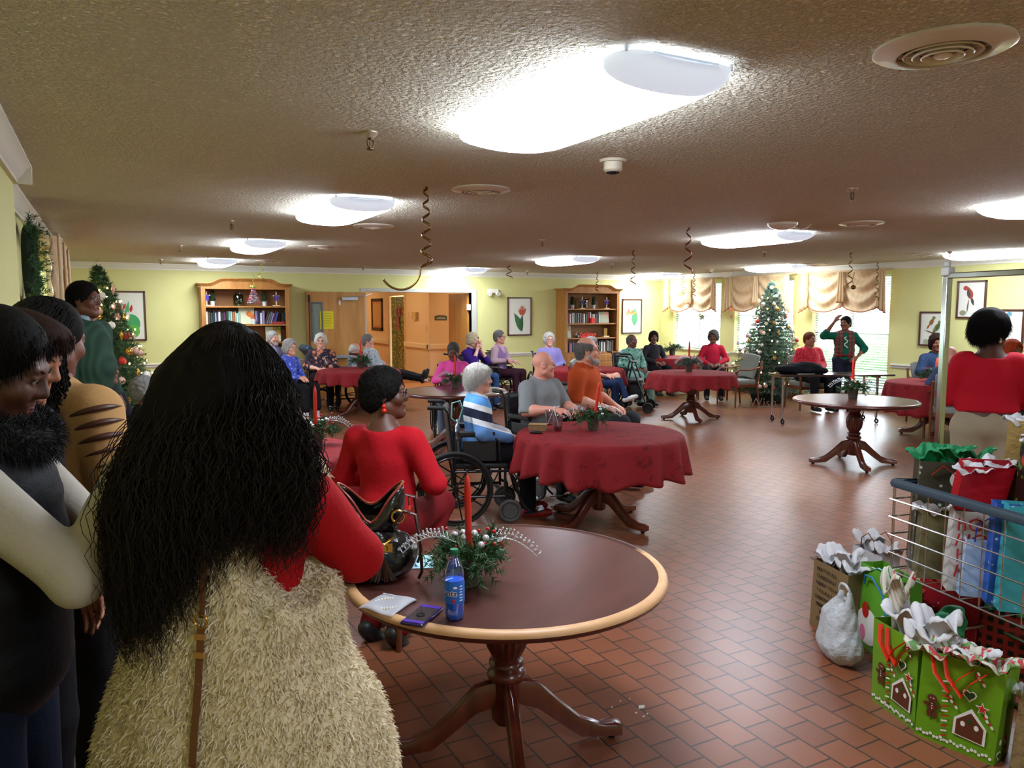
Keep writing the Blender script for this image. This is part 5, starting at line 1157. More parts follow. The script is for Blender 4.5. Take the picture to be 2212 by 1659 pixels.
    if S.p:
        V, F = S.mesh(max(hvox, .006), noise=nz)
        if hvox < .0055 and len(V):
            tl, tr, td, to = {'afro': (.007, 1.8, 0, .7), 'bob': (.030, .5, 2.0, .3), 'crop': (.028, .6, 1.5, .3), 'side': (.030, .7, 1.2, .35), 'bun': (.020, .15, .6, .04)}.get(st, (.012, .7, .8, .35))
            V, F = joinVF([(V, F), tufts(V, F, 9000, tl, .0014, RG, td, tr, to)]); np_mesh('hair', V, F, hairm(hc), r, smooth=False)
        else: np_mesh('hair', V, F, hairm(hc), r)
    if beard:
        S = SDF(); S.cone(j['head']+R @ V3(-.058, .01, -.055), j['head']+R @ V3(0, .070, -.105), .024, .030, .02); S.cone(j['head']+R @ V3(.058, .01, -.055), j['head']+R @ V3(0, .070, -.105), .024, .030, .02)
        S.cone(j['head']+R @ V3(-.025, .086, -.045), j['head']+R @ V3(.025, .086, -.045), .008, None, .01); S.ell(j['head']+R @ V3(0, .098, -.060), (.020, .012, .012), .005, -1, R=R)
        V, F = S.mesh(max(hvox, .006), noise=(.003, 90, 90, 90)); np_mesh('beard', V, F, hairm(beard), r)
    if glasses:
        mb = MB(); g = M('glasses_'+glasses.strip('#'), glasses, .3, .3)
        ax = Vector(R @ V3(0, 1, 0))
        for sx in (-1, 1):
            pts = [P(sx*.034+.022*math.cos(a)*(1), .103, .004+.017*math.sin(a)) for a in np.linspace(0, 2*PI, 17)[:-1]]; mb.tube(pts, .0016, 5, closed=True)
            mb.tube([P(sx*.056, .102, .010), P(sx*.076, .09, .012), P(sx*.086, .0, .012), P(sx*.086, -.012, -.004)], .0016, 5)
        mb.tube([P(-.013, .104, .008), P(0, .107, .011), P(.013, .104, .008)], .0016, 5); gf = mb.build('glasses', g, r)
        mb = MB()
        for sx in (-1, 1): mb.add([P(sx*.034+.021*math.cos(a), .103, .004+.016*math.sin(a)) for a in np.linspace(0, 2*PI, 13)[:-1]], [tuple(range(12))])
        mb.build('lens', clear_mat('lens_clear', '#eeeeee', .0, .1), gf, smooth=False)
    # ---- clothes
    if shirt:
        S = SDF(); torso(S, loose); lo = loose
        for e, w, sh in (('le', 'lw', 'ls'), ('re', 'rw', 'rs')):
            if sleeve == 'none': continue
            S.cone(j[sh], j[e], ar[0]+lo+.008, ar[1]+lo+.006, .03)
            if sleeve == 'long': S.cone(j[e], j[w]-(j[w]-j[e])*.04, ar[1]+lo+.004, ar[3]+lo+.004, .02)
            elif sleeve == 'elbow': S.cone(j[e], j[e]+(j[w]-j[e])*.25, ar[1]+lo+.006, ar[1]+lo+.006, .02)
        if sleeve == 'short':
            for e, sh in (('le', 'ls'), ('re', 'rs')):
                d = j[e]-j[sh]; q = j[sh]+d*.78; S.ell(q+d*.75, (.10, .10, .10), .004, -1)
        S.ell(j['neck']+V3(0, .045 if not scoop else -.005, .070-neckline), (.072+scoop, .085+scoop, .070+scoop*.35), .010, -1)
        if pose == 'sit': S.half(j['pelvis']+V3(0, 0, -.07), (0, 0, -1))
        else: S.half(j['pelvis']+V3(0, 0, -.06 if hem is None else hem), (0, 0, -1))
        V, F = S.mesh(vox*.9, noise=(.0045, 21, 19, 16)); np_mesh('shirt', V, F, shirt, r)
        if collar:
            mb = MB(); c0 = j['neck']+V3(0, 0, .012)
            mb.grid(lambda u, v: Vector(c0)+Vector((math.cos(-PI/2+(u-.5)*5.4)*(.066+.022*v), math.sin(-PI/2+(u-.5)*5.4)*(.066+.024*v)+.004, .024-.038*v+.016*abs(u-.5)*(1-v)-.035*abs(u-.5)*2*v)), 22, 5)
            o = mb.build('collar', collar, r, ang=180); so = o.modifiers.new('t', 'SOLIDIFY'); so.thickness = .004
    if pants and not only_upper:
        S = SDF(); S.ell(j['pelvis']+V3(0, -.01, .0), (.165+b*.95, .125+b*.65, .13), .05)
        for h_, k_, a_ in (('lh', 'lk', 'la'), ('rh', 'rk', 'ra')):
            e = j[a_]+V3(0, 0, .01) if pant_len == 'long' else j[k_]*.35+j[a_]*.65
            S.cone(j[h_], j[k_], .098+b*.5, .070+b*.2, .05); S.cone(j[k_], e, .070+b*.2, .056 if pant_len == 'long' else .075, .02)
            if pant_len == 'long': dn = j[a_]-j[k_]; dn /= np.linalg.norm(dn); S.half(j[a_]+dn*.03, dn) if pose != 'sit' or legs == 'fwd' else None
        
        if waist > .12: S.ell(j['belly']+V3(0, 0, -.02), (.135+b*1.1, .11+b*1.0, .15), .05)
        S.half(j['pelvis']+V3(0, 0, waist), (0, 0, 1)); V, F = S.mesh(vox*.95, noise=(.004, 26, 24, 17)); np_mesh('trousers', V, F, pants, r)
        for a_, k_ in (('la', 'lk'), ('ra', 'rk')):
            up_ = j[k_]-j[a_]; up_ /= np.linalg.norm(up_); fw = V3(0, 1, 0); fw -= up_*(fw @ up_); fw /= np.linalg.norm(fw)
            if legs == 'fwd' and fw[2] < 0: fw = -fw
            a = j[a_]
            S = SDF(); S.cone(a-up_*.035-fw*.035, a-up_*.048+fw*.15, .040, .034, .02); S.cone(a-up_*.03, a-up_*.01+fw*.01, .044, .044, .02); S.cone(a-up_*.045+fw*.10, a-up_*.05+fw*.17, .042, .030, .02)
            S.half(a-up_*.078, -up_); V, F = S.mesh(.010); np_mesh('shoe', V, F, M('shoe_'+shoes.strip('#'), shoes, .5), r)
            if socks: mb = MB(); mb.tube([Vector(a-up_*.02), Vector(a+up_*.10)], [.045, .043], 12); mb.build('sock', socks, r)
    if extra: extra(r, j, R, P)
    PN[0] += 1
    return r
def seat_at(px, dep): return pd(px, dep)
def necklace(col, hang=.2):
    def f(r, j, R, P):
        mb = MB(); n = j['neck']; mb.tube([Vector(n+V3(.075*math.sin(a), .02+.07*math.cos(a)+.02, .02-(hang*(.5+.5*math.cos(a))**2))) for a in np.linspace(-2.8, 2.8, 26)], .003, 5); mb.build('lanyard', col, r)
    return f
def earring(col, rad=.012, hoop=0):
    def f(r, j, R, P):
        for sx in (-1, 1):
            mb = MB()
            if hoop: mb.torus(P(sx*.088, -.004, -.035-hoop), hoop, .0016, 28, 5, axis=Vector(R @ V3(1, 0, 0)))
            else: mb.cyl(P(sx*.085, -.003, -.03), P(sx*.087, -.003, -.045), .001, n=4); mb.ell(P(sx*.088, -.003, -.05), rad*.8); mb.ell(P(sx*.088, -.003, -.05-rad*1.7), rad)
            mb.build('earring', col, r)
    return f
m_denim = cl('denim', '#2c4468', pat_marl('#26406a', '#34507a', 50)); m_blackp = cl('black_trousers', '#16161a'); m_navyp = cl('navy_trousers', '#1c2c4c')
# ---- far left group by the hall door
def lab_sit(lb, px, dep, hd, chair='wheel', chlab='', **kw):
    c = pd(px, dep); 
    if chair == 'wheel': wheelchair(c, face(hd), chlab)
    elif chair == 'arm': armchair(c, face(hd), chlab)
    return person(lb, c, face(hd), **kw)
H = math.radians
lab_sit('person with grey hair and short beard in a lavender grey shirt, by the left bookcase', 590, 13.2, 140, 'arm', 'wooden armchair under the bearded man before the left bookcase', s=.98, skn='fair', hair=('short', 'silver'), beard='silver', shirt=cl('lavgrey', '#7c7c98'), pants=m_blackp, head=(H(20), 0), collar=cl('lavgrey', '#7c7c98'))
lab_sit('person in a blue patterned blouse in a wheelchair left of the cloth table', 622, 11.4, 115, 'wheel', 'wheelchair of the person in the blue patterned blouse', s=.93, skn='fair', hair=('bob', 'silver'), glasses='#a89890', shirt=cl('blueprint', '#4a5cb8', pat_floral('#4456b4', ['#7a88d8', '#3444a0', '#98a4e0'], 12)), pants=m_blackp, pant_len='crop', arms='clasp', head=(H(-5), 0), socks=cl('white_sock', '#d8d8dc'), neck=.03)
lab_sit('person with white hair and glasses in a dark floral short sleeved blouse', 693, 12.95, 165, 'wheel', 'wheelchair of the white haired person in the floral blouse', s=.95, skn='pale', hair=('curly', 'white'), glasses='#8a6a60', shirt=cl('darkfloral', '#3a3440', pat_floral('#34303e', ['#c87858', '#d8a088', '#8a5a54'], 9)), sleeve='elbow', pants=m_blackp, arms='clasp', fat=.03)
lab_sit('person with grey hair in a heathered grey top leaning back with feet out', 812, 13.3, 95, 'wheel', 'wheelchair of the person in the heathered grey top', s=.95, skn='fair', hair=('short', 'grey'), shirt=cl('heather', '#8c969c', pat_marl('#7a868e', '#b4bcc0', 34)), sleeve='elbow', pants=m_blackp, arms='lap', legs='fwd', lean=-.25, fat=.035)
# ---- middle group
lab_sit('person in a bright pink cardigan sitting behind the bare table', 980, 10.2, 180, 'wheel', 'wheelchair of the person in the bright pink cardigan', s=.94, skn='dark', hair=('bun', 'saltpepper'), shirt=cl('pink', '#e0509c'), pants=cl('greyjeans', '#5c6a80'), arms='table', head=(0, H(-18)), neck=.05)
lab_sit('person in a purple shirt with both hands raised to the mouth', 1018, 13.0, 125, 'wheel', 'wheelchair of the person in the purple shirt', s=.96, skn='pale', hair=('curly', 'blond'), glasses='#907868', shirt=cl('purple', '#3a1e78'), sleeve='elbow', pants=m_denim, arms='mouth', head=(H(15), H(-8)), neck=.02)
lab_sit('person in a lavender vest over a pink shirt with dark glasses', 1078, 13.7, 120, 'wheel', 'wheelchair of the person in the lavender vest', s=.98, skn='fair', hair=('short', 'grey'), glasses='#2a1c1c', shirt=cl('pinkshirt', '#c8a8b4'), pants=cl('maroon', '#3c1e2c'), arms='cross', head=(H(12), 0),
        extra=lambda r, j, R, P: (lambda S: np_mesh('vest', *S.mesh(.015), cl('lavvest', '#9478a8'), r))(SDF().ell(j['chest']-V3(0, 0, .02), (.172, .125, .17), .04).ell(j['belly'], (.155, .12, .16), .04).cone(j['ls']*.8+j['rs']*.2, j['rs']*.8+j['ls']*.2, .068, None, .04).ell(j['neck']+V3(0, .1, .0), (.05, .09, .13), .02, -1).ell(j['neck']+V3(0, 0, .06), (.07, .07, .07), .01, -1)))
lab_sit('person in a pale lavender sweater beside the right bookcase', 1186, 13.5, 170, 'wheel', 'wheelchair of the person in the pale lavender sweater', s=.95, skn='pale', hair=('curly', 'white'), glasses='#a89890', shirt=cl('lavender', '#9a92d0'), pants=m_blackp, arms='clasp', fat=.02)
lab_sit('person with curly grey hair and crossed legs in blue jeans, behind the orange shirt', 1277, 12.0, 105, 'arm', 'wooden armchair under the person with crossed legs', s=.93, skn='fair', hair=('curly', 'grey'), shirt=cl('plumfloral', '#4a3448', pat_floral('#483448', ['#a87888', '#c8a8b0'], 12)), sleeve='short', pants=m_navyp, legs='crossed', shoes='#c8c8c8', arms='lap')
lab_sit('bald person in a green leaf print jacket and mint trousers beyond the rollator', 1364, 13.6, 150, 'wheel', 'wheelchair of the person in the green leaf print jacket', s=.93, skn='dark', hair=('fringe', 'saltpepper'), shirt=cl('leafprint', '#6a9484', pat_floral('#6a9c8c', ['#34544c', '#a8c4b4', '#4a7468'], 13)), pants=cl('mint', '#86b0a0'), arms='lap', head=(H(20), 0), fat=.03, shoes='#2a2a2c')
lab_sit('person with dark bobbed hair in a dark top beside the far corner table', 1411, 15.2, 160, 'arm', 'armchair of the person with dark bobbed hair', s=.93, skn='dark', hair=('bob', 'black'), shirt=cl('charcoal', '#26242a'), pants=m_blackp, arms='lap', head=(H(-18), 0))
lab_sit('person in a red long sleeved top seated before the farthest windows', 1540, 14.5, 190, 'arm', 'armchair of the person in the red long sleeved top', s=.96, skn='dark', hair=('curly', 'saltpepper'), glasses='#1c1414', shirt=cl('crimson', '#b01c38'), pants=m_blackp, arms='lap', head=(H(-20), 0), scoop=.012, shoes='#141212')
lab_sit('large person in a speckled red sweater behind the folding table', 1748, 13.0, 170, 'arm', 'armchair under the large person in the speckled red sweater', s=.97, skn='tan', hair=('short', 'auburn'), shirt=cl('speckred', '#b02430', pat_floral('#b02430', ['#c8505c'], 26)), pants=m_blackp, arms='clasp', fat=.06, head=(H(15), 0), shoes='#101012')
lab_sit('person in a denim jacket and coral blouse behind the dark red cloth', 2022, 11.2, 185, 'arm', 'armchair of the person in the denim jacket', s=.98, skn='brown', hair=('wig', 'dkbrown'), shirt=cl('denimjacket', '#2a3c58', pat_marl('#24364f', '#34486a', 50)), pants=m_blackp, arms='table', head=(H(-12), 0), legs='sit', shoes='#141414', loose=.02,
        extra=lambda r, j, R, P: np_mesh('blouse', *SDF().ell(j['chest']+V3(0, .03, -.02), (.075, .12, .15), .04).ell(j['belly']+V3(0, .03, .02), (.08, .11, .15), .04).ell(j['neck']+V3(0, .08, .05), (.05, .06, .10), .02, -1).mesh(.012), cl('coral', '#e86050'), r))
lab_sit('person with fluffy orange hair and glasses behind the woman in red', 2186, 9.3, 165, 'arm', 'armchair of the person with orange hair', s=.97, skn='tan', hair=('wig', 'orange'), glasses='#1c1414', shirt=cl('charcoal', '#26242a'), pants=m_blackp, arms='lap')
lab_sit('person in a blue grey jacket with back turned, behind the metal pole', 2062, 9.6, 20, 'arm', 'armchair of the person in the blue grey jacket', s=.93, skn='fair', hair=('bald', 'grey'), shirt=cl('bluegrey', '#4a5474'), pants=cl('beige2', '#a89c84'), arms='table', lean=.35, head=(0, H(-30)), shoes='#4a2c1c')
# ---- left side
person('person in a dark green ribbed sweater standing by the left christmas tree', pd(185, 6.1), face(95), 'stand', legs='stand', s=1.12, skn='dark', hair=('short', 'black'), glasses='#3a302c', shirt=cl('greensweater', '#24382c', lambda nd: (nd.mix(nd.wave(9, nd.co(), 0, 'Y', 0), '#22382c', '#2c4436'), nd.wave(9, nd.co(), 0, 'Y', 0)), ), pants=m_blackp, arms='down', fat=.05, collar=cl('paleblue', '#8aa4b0'), vox=.014, hvox=.005, nose=1.02)
lab_sit('elderly person seated behind the tan sweater, seen in profile', 222, 6.3, 95, 'arm', 'armchair of the elderly person in profile on the left', s=.98, skn='brown', hair=('side', 'saltpepper'), shirt=cl('charcoal', '#26242a'), pants=m_blackp, arms='lap', hvox=.005)
lab_sit('person of whom only fluffy grey hair shows beside the dark long hair', 306, 6.0, 60, 'arm', 'armchair of the person with fluffy grey hair', s=.86, skn='brown', hair=('curly', 'grey'), shirt=cl('charcoal', '#26242a'), pants=m_blackp, arms='lap')
# ================================================================== PEOPLE NEAR THE VIEWER
from mathutils.bvhtree import BVHTree
def strands(roots, guide, n_pt, rad, rng, amp=.006, freq=22):
    """roots (n,3); guide(roots, t) -> (n,3); makes thin three-sided tubes"""
    n = len(roots); T = np.linspace(0, 1, n_pt); C = np.stack([guide(roots, t) for t in T], 1)
    ph = rng.random((n, 3))*6.28; fr = freq*(.7+.6*rng.random((n, 1)))
    for k in range(3): C[:, :, k] += amp*(T[None]*(1.3 if k < 2 else .3))*np.sin(fr*T[None]+ph[:, k:k+1])
    D = np.gradient(C, axis=1); D /= np.maximum(np.linalg.norm(D, axis=2, keepdims=True), 1e-9)
    s1 = np.cross(D, np.array([.3, .9, .1])); s1 /= np.maximum(np.linalg.norm(s1, axis=2, keepdims=True), 1e-9); s2 = np.cross(D, s1)
    r = (rad*(1-.75*T**3))[None, :, None]
    ring = [C+r*(math.cos(a)*s1+math.sin(a)*s2) for a in (0, 2.094, 4.189)]
    V = np.stack(ring, 2).reshape(-1, 3); base = (np.arange(n)[:, None, None]*n_pt+np.arange(n_pt-1)[None, :, None])*3
    q = np.array([[0, 1, 4, 3], [1, 2, 5, 4], [2, 0, 3, 5]]); F = (base[..., None]+q[None, None]).reshape(-1, 4)
    return V, F
NV = dict(vox=.013, hvox=.0048)
# person in the red top, short natural hair, at the near left table
_p = pd(828, 3.92); _ch = thing('side_chair', 'low wooden chair with cream cushion under the person in the red top', 'chair', (_p.x, _p.y, .001), face(25))
MB().box((0, 0, .435), (.44, .44, .06)).build('seat', M('cream_vinyl', '#b8a888', .5), _ch, bevel=.02, seg=3)
for _sx in (-1, 1):
    for _sy in (-1, 1): MB().cyl((_sx*.2, _sy*.2, 0), (_sx*.185, _sy*.185, .41), .014, .02, 10).build('leg', m_ch, _ch)
MB().box((0, 0, .395), (.42, .42, .03)).build('apron', m_ch, _ch, bevel=.004); MB().box((-.25, .0, .60), (.05, .34, .10)).build('side_cushion', M('cream_vinyl', '#b8a888', .5), _ch, bevel=.02, seg=3); MB().tube([(-.235, -.1, .42), (-.25, -.1, .6)], .012, 8).build('cushion_post', m_ch, _ch)
def _c1(r, j, R, P):
    earring(M('red_bead', '#c82014', .3), .013)(r, j, R, P)
person('person with short black natural hair, glasses and red bead earrings in a red top', _p, face(20), s=1.03, skn='deep', hair=('afro', 'black'), glasses='#241818', shirt=cl('redknit', '#b01420'), pants=cl('redskirt', '#6e0e14'), shoes='#1c1a1c', arms='lap', legs='tuck', J={'la': (-.02, -.13, .075), 'ra': (.14, -.15, .075)}, head=(H(-66), H(2)), extra=_c1, scoop=.030, neckline=.034, socks=cl('red_sock', '#b01818'), nose=1.02, **NV)
# person with white hair in the striped jacket
_p = pd(1031, 6.15); wheelchair(_p, face(84), 'black wheelchair nearest the viewer, with a pale bag on its back')
def stripes(nd):
    x = nd.xyz(); v = nd.math('ADD', x[2], nd.math('MULTIPLY', x[1], .30)); v = nd.math('ADD', v, nd.math('MULTIPLY', x[0], -.12))
    n = nd.math('MULTIPLY_ADD', v, 2.0, -1.35)
    return nd.ramp(n, [(0.0, '#5a84b8'), (.27, '#d8dade'), (.37, '#20283c'), (.52, '#d8dade'), (.62, '#5a98d8'), (.78, '#d8dade'), (.84, '#5a98d8')], 'CONSTANT')
person('person with white hair in a blue, white and navy striped jacket in the nearest wheelchair', _p, face(84), s=.93, skn='fair', hair=('side', 'white'), shirt=cl('stripejacket', '#5a98d8', stripes), pants=m_blackp, shoes='#981c1c', arms='lap', head=(H(-4), H(-3)), loose=.022, socks=cl('red_sock', '#b01818'), nose=1.04, **NV)
# bald person in the grey polo
_p = pd(1168, 7.0); wheelchair(_p, face(140), 'wheelchair of the bald person in the grey polo shirt')
def _c3(r, j, R, P):
    necklace(M('lanyard_black', '#181818', .6), .26)(r, j, R, P)
    MB().box(Vector(j['neck']+V3(.02, .17, -.27)), (.05, .012, .035)).build('red_pendant', M('red_pendant', '#a01828', .4), r, bevel=.005)
person('bald person with glasses in a grey polo shirt at the big red table', _p, face(140), s=.98, skn='pink', hair=('bald', 'grey'), glasses='#8a8078', shirt=cl('greypolo', '#84888a'), sleeve='short', pants=cl('darkgrey', '#2a2c30'), shoes='#121214', arms='table', head=(H(50), 0), fat=.055, collar=cl('greypolo', '#84888a'), extra=_c3, nose=1.06, neck=.03, **NV)
# bearded person in orange
_p = pd(1262, 7.5); wheelchair(_p, face(118), 'wheelchair of the bearded person in the orange polo shirt')
person('person with grey beard and black glasses in a burnt orange polo shirt', _p, face(118), s=1.06, skn='fair', hair=('fringe', 'grey'), beard='silver', glasses='#1a1616', shirt=cl('orangepolo', '#b4491e'), sleeve='short', pants=cl('darkgrey', '#2a2c30'), shoes='#121214', arms='lap', head=(H(24), H(2)), fat=.045, collar=cl('orangepolo', '#b4491e'), nose=1.05, neck=.02, **NV)
# standing in plaid vest
def _vest(r, j, R, P):
    S = SDF().ell(j['chest']-V3(0, 0, .02), (.185, .145, .18), .04).ell(j['belly'], (.175, .14, .16), .04).ell(j['pelvis']+V3(0, 0, .06), (.18, .14, .10), .03)
    for q in ('ls', 'rs'): S.cone(j[q]*.85+j['neck']*.15, j['neck']-V3(0, 0, .03), .070, .075, .04)
    S.ell(j['chest']+V3(0, .20, -.05), (.055, .14, .42), .012, -1).ell(j['neck']+V3(0, 0, .07), (.07, .07, .08), .01, -1).half(j['pelvis']-V3(0, 0, .03), (0, 0, -1))
    V, F = S.mesh(.013, noise=(.004, 30, 30, 60)); np_mesh('vest', V, F, cl('plaid', '#8a2428', pat_plaid('#7a1c22', '#2a2428', '#a89878')), r)
    MB().torus(Vector(j['pelvis']+V3(0, 0, .075)), .158, .018, 28, 6, flat=.5).build('belt', cl('redbelt', '#b01c28'), r)
    mb = MB(); n = j['neck']; mb.tube([Vector(n+V3(.03*math.sin(k*1.4), .185-.02*(k/8), -.08-.025*k)) for k in range(9)], .009, 6); mb.build('white_scroll_print', m_white, r)
person('person in a red plaid vest standing by the window, one hand raised', pd(1824, 12.75), face(195), 'stand', legs='stand', s=.925, skn='brown', hair=('short', 'black'), shirt=cl('green', '#0e5a44'), sleeve='elbow', pants=cl('darkjeans', '#1c2030'), shoes='#141214', arms='down', head=(H(-35), 0), fat=.015,
       J={'re': (.36, .06, 1.34), 'rw': (.20, .16, 1.60), 'le': (-.34, -.03, 1.12), 'lw': (-.20, .10, .97)}, handn={'rw': ((-.5, -.1, .8), (-.3, -.6, -.6)), 'lw': ((.6, .5, -.3), (.3, -.8, -.2))}, extra=_vest)
# standing in red, right
def _red(r, j, R, P):
    earring(M('pearl', '#d8d0c0', .2), .010)(r, j, R, P)
person('person with black hair standing back turned in a loose red top and beige trousers', pd(2140, 5.0), face(24), 'stand', legs='stand', s=.985, skn='deep', hair=('crop', 'black'), glasses='#1c1414', wide=.93, shirt=cl('redtop', '#c4182c'), hem=.085, waist=.15, sleeve='elbow', pants=cl('beige', '#b0a48c'), shoes='#3a2c20', arms='down', head=(H(-58), 0), fat=.03,
       J={'re': (.25, .10, 1.11), 'rw': (.24, .34, 1.07), 'le': (-.22, .08, 1.12), 'lw': (-.14, .34, 1.10), 'pelvis': (0, 0, .95), 'lh': (-.10, -.01, .90), 'rh': (.10, -.01, .90)}, handn={'rw': ((-.3, .9, 0), (-.6, 0, -.8)), 'lw': ((.4, .8, 0), (.6, 0, -.8))}, extra=_red, scoop=.030, neckline=.050, loose=.017, **NV)

# ---- three women at the far left
m_gold = M('gold', '#c89a4a', .2, .9)
def _l1(r, j, R, P):
    MB().torus(P(.088, -.008, -.070), .034, .0013, 36, 6, axis=Vector(R @ V3(1, 0, 0))).build('hoop_earring', m_gold, r)
    S = SDF().ell(j['chest']-V3(0, 0, .02), (.195, .155, .19), .05).ell(j['belly'], (.185, .15, .18), .05).ell(j['pelvis'], (.195, .16, .16), .05)
    for q in ('ls', 'rs'): S.cone(j[q]*.9+j['neck']*.1, j['neck']-V3(0, 0, .03), .075, .08, .04)
    S.ell(j['neck']+V3(0, .02, .08), (.075, .08, .07), .01, -1).half(j['pelvis']-V3(0, 0, .14), (0, 0, -1))
    V, F = S.mesh(.012, noise=(.005, 8, 8, 62)); np_mesh('vest', V, F, M('black_nylon', '#07080b', .6, bump=(60, .3, .006), spec=.2), r)
    C = SDF().path([j['neck']+V3(.115*math.sin(a), .02+.105*math.cos(a), .035-.05*(math.cos(a) > 0)*math.cos(a)) for a in np.linspace(-PI, PI, 17)], [.034]*17); V, F = C.mesh(.009)
    c = np_mesh('fur_collar', *joinVF([(V, F), tufts(V, F, 12000, .028, .0016, RG, .15, .9)]), M('black_fur', '#0d0c0c', .8), r, smooth=False)
def _pony(S, j, R):
    S.ell(j['head']+R @ V3(0, -.10, .02), (.05, .045, .05), .03)
person('person in a black fur collared vest with white sleeves and a gold hoop earring', pd(-68, 1.62), face(78), 'stand', legs='stand', s=1.0, skn='deep', hair=('bun', 'black'), shirt=cl('offwhite', '#b8b0a2'), pants=cl('indigo', '#10182a'), arms='down', head=(H(4), H(-22)), neck=.035, hair_fn=_pony,
       J={'rs': (.150, .03, 1.350), 're': (.17, .24, 1.14), 'rw': (.05, .30, 1.34), 'le': (-.2, .18, 1.12), 'lw': (-.06, .33, 1.31)}, handn={'rw': ((-.5, .5, .6), (-.5, .2, -.2)), 'lw': ((.5, .5, .6), (.5, .2, -.2))}, extra=_l1, loose=.008, curl=.7, vox=.011, hvox=.0042, collar=None)
def _swoop(S, j, R):
    S.ell(j['head']+R @ V3(.0, .045, .085), (.075, .062, .040), .03, R=R); S.ell(j['head']+R @ V3(0, -.06, -.03), (.085, .07, .10), .04, R=R); S.ell(j['head']+R @ V3(.066, .035, .05), (.028, .050, .035), .02, R=R)
person('person with side swept brown hair looking down between the hoop earring and the tan sweater', pd(2, 2.05), face(84), 'stand', legs='stand', s=.995, skn='tan', hair=('bun', 'dkbrown'), shirt=cl('charcoal', '#26242a'), pants=m_blackp, arms='down', head=(H(3), H(-20)), neck=.03, hair_fn=_swoop, vox=.014, hvox=.0045)
def _l3(r, j, R, P):
    for k in range(5):
        for side, sh, el in ((-1, 'ls', 'le'), (1, 'rs', 're')):
            c = j[sh]*(1-.17*k-.05)+j[el]*(.17*k+.05); mb = MB()
            d = (j[el]-j[sh]); d /= np.linalg.norm(d); o = V3(side*.7, -.72, .15); o -= d*(o @ d); o /= np.linalg.norm(o); w = np.cross(d, o)
            pts = []
            for i in range(13):
                a = (i/12-.5)*2.3; pts.append(Vector(c+(o*math.cos(a)+w*math.sin(a))*(.086-.004*k)))
            rr_ = [max(.0008, .011*(math.cos((i/12-.5)*PI))**1.0*(1.0 if k < 3 else .6)) for i in range(13)]
            mb.tube(pts, rr_, 8, flat=1.0); mb.build('sleeve_slit', M('skin_slit', '#4a2a1c', .5), r)
    # braids
    c = j['head']; n = 520; a = RG.uniform(0, 2*PI, n); th = RG.uniform(.1, 1.35, n)
    roots = np.stack([c[0]+.092*np.sin(th)*np.cos(a), c[1]-.02+.11*np.sin(th)*np.sin(a), c[2]+.04+.1*np.cos(th)], 1); roots = roots[(roots[:, 1] < c[1]+.05) | (roots[:, 2] > c[2]+.09)]
    def g(R0, t):
        q = R0.copy(); o = R0-c; q[:, 0] = c[0]+o[:, 0]*(1+.55*t); q[:, 1] = c[1]+np.minimum(o[:, 1], .03)*(1+.3*t)-.07*math.sin(min(1, t*2)*PI/2)-.01; q[:, 2] = R0[:, 2]-.36*t**1.2; return q
    V, F = strands(roots, g, 40, .0055, RG, .004, 90); np_mesh('braids', V, F, hairm('black'), r)
person('person in a tan sweater with slit shoulders and long black braids, back turned', pd(106, 2.5), face(14), 'stand', legs='stand', s=1.01, skn='dark', hair=('bun', 'black'), shirt=cl('tan', '#b48a58'), pants=m_blackp, arms='down', head=(H(-2), H(-14)), extra=_l3, vox=.013, hvox=.006, loose=.018, fat=.03)

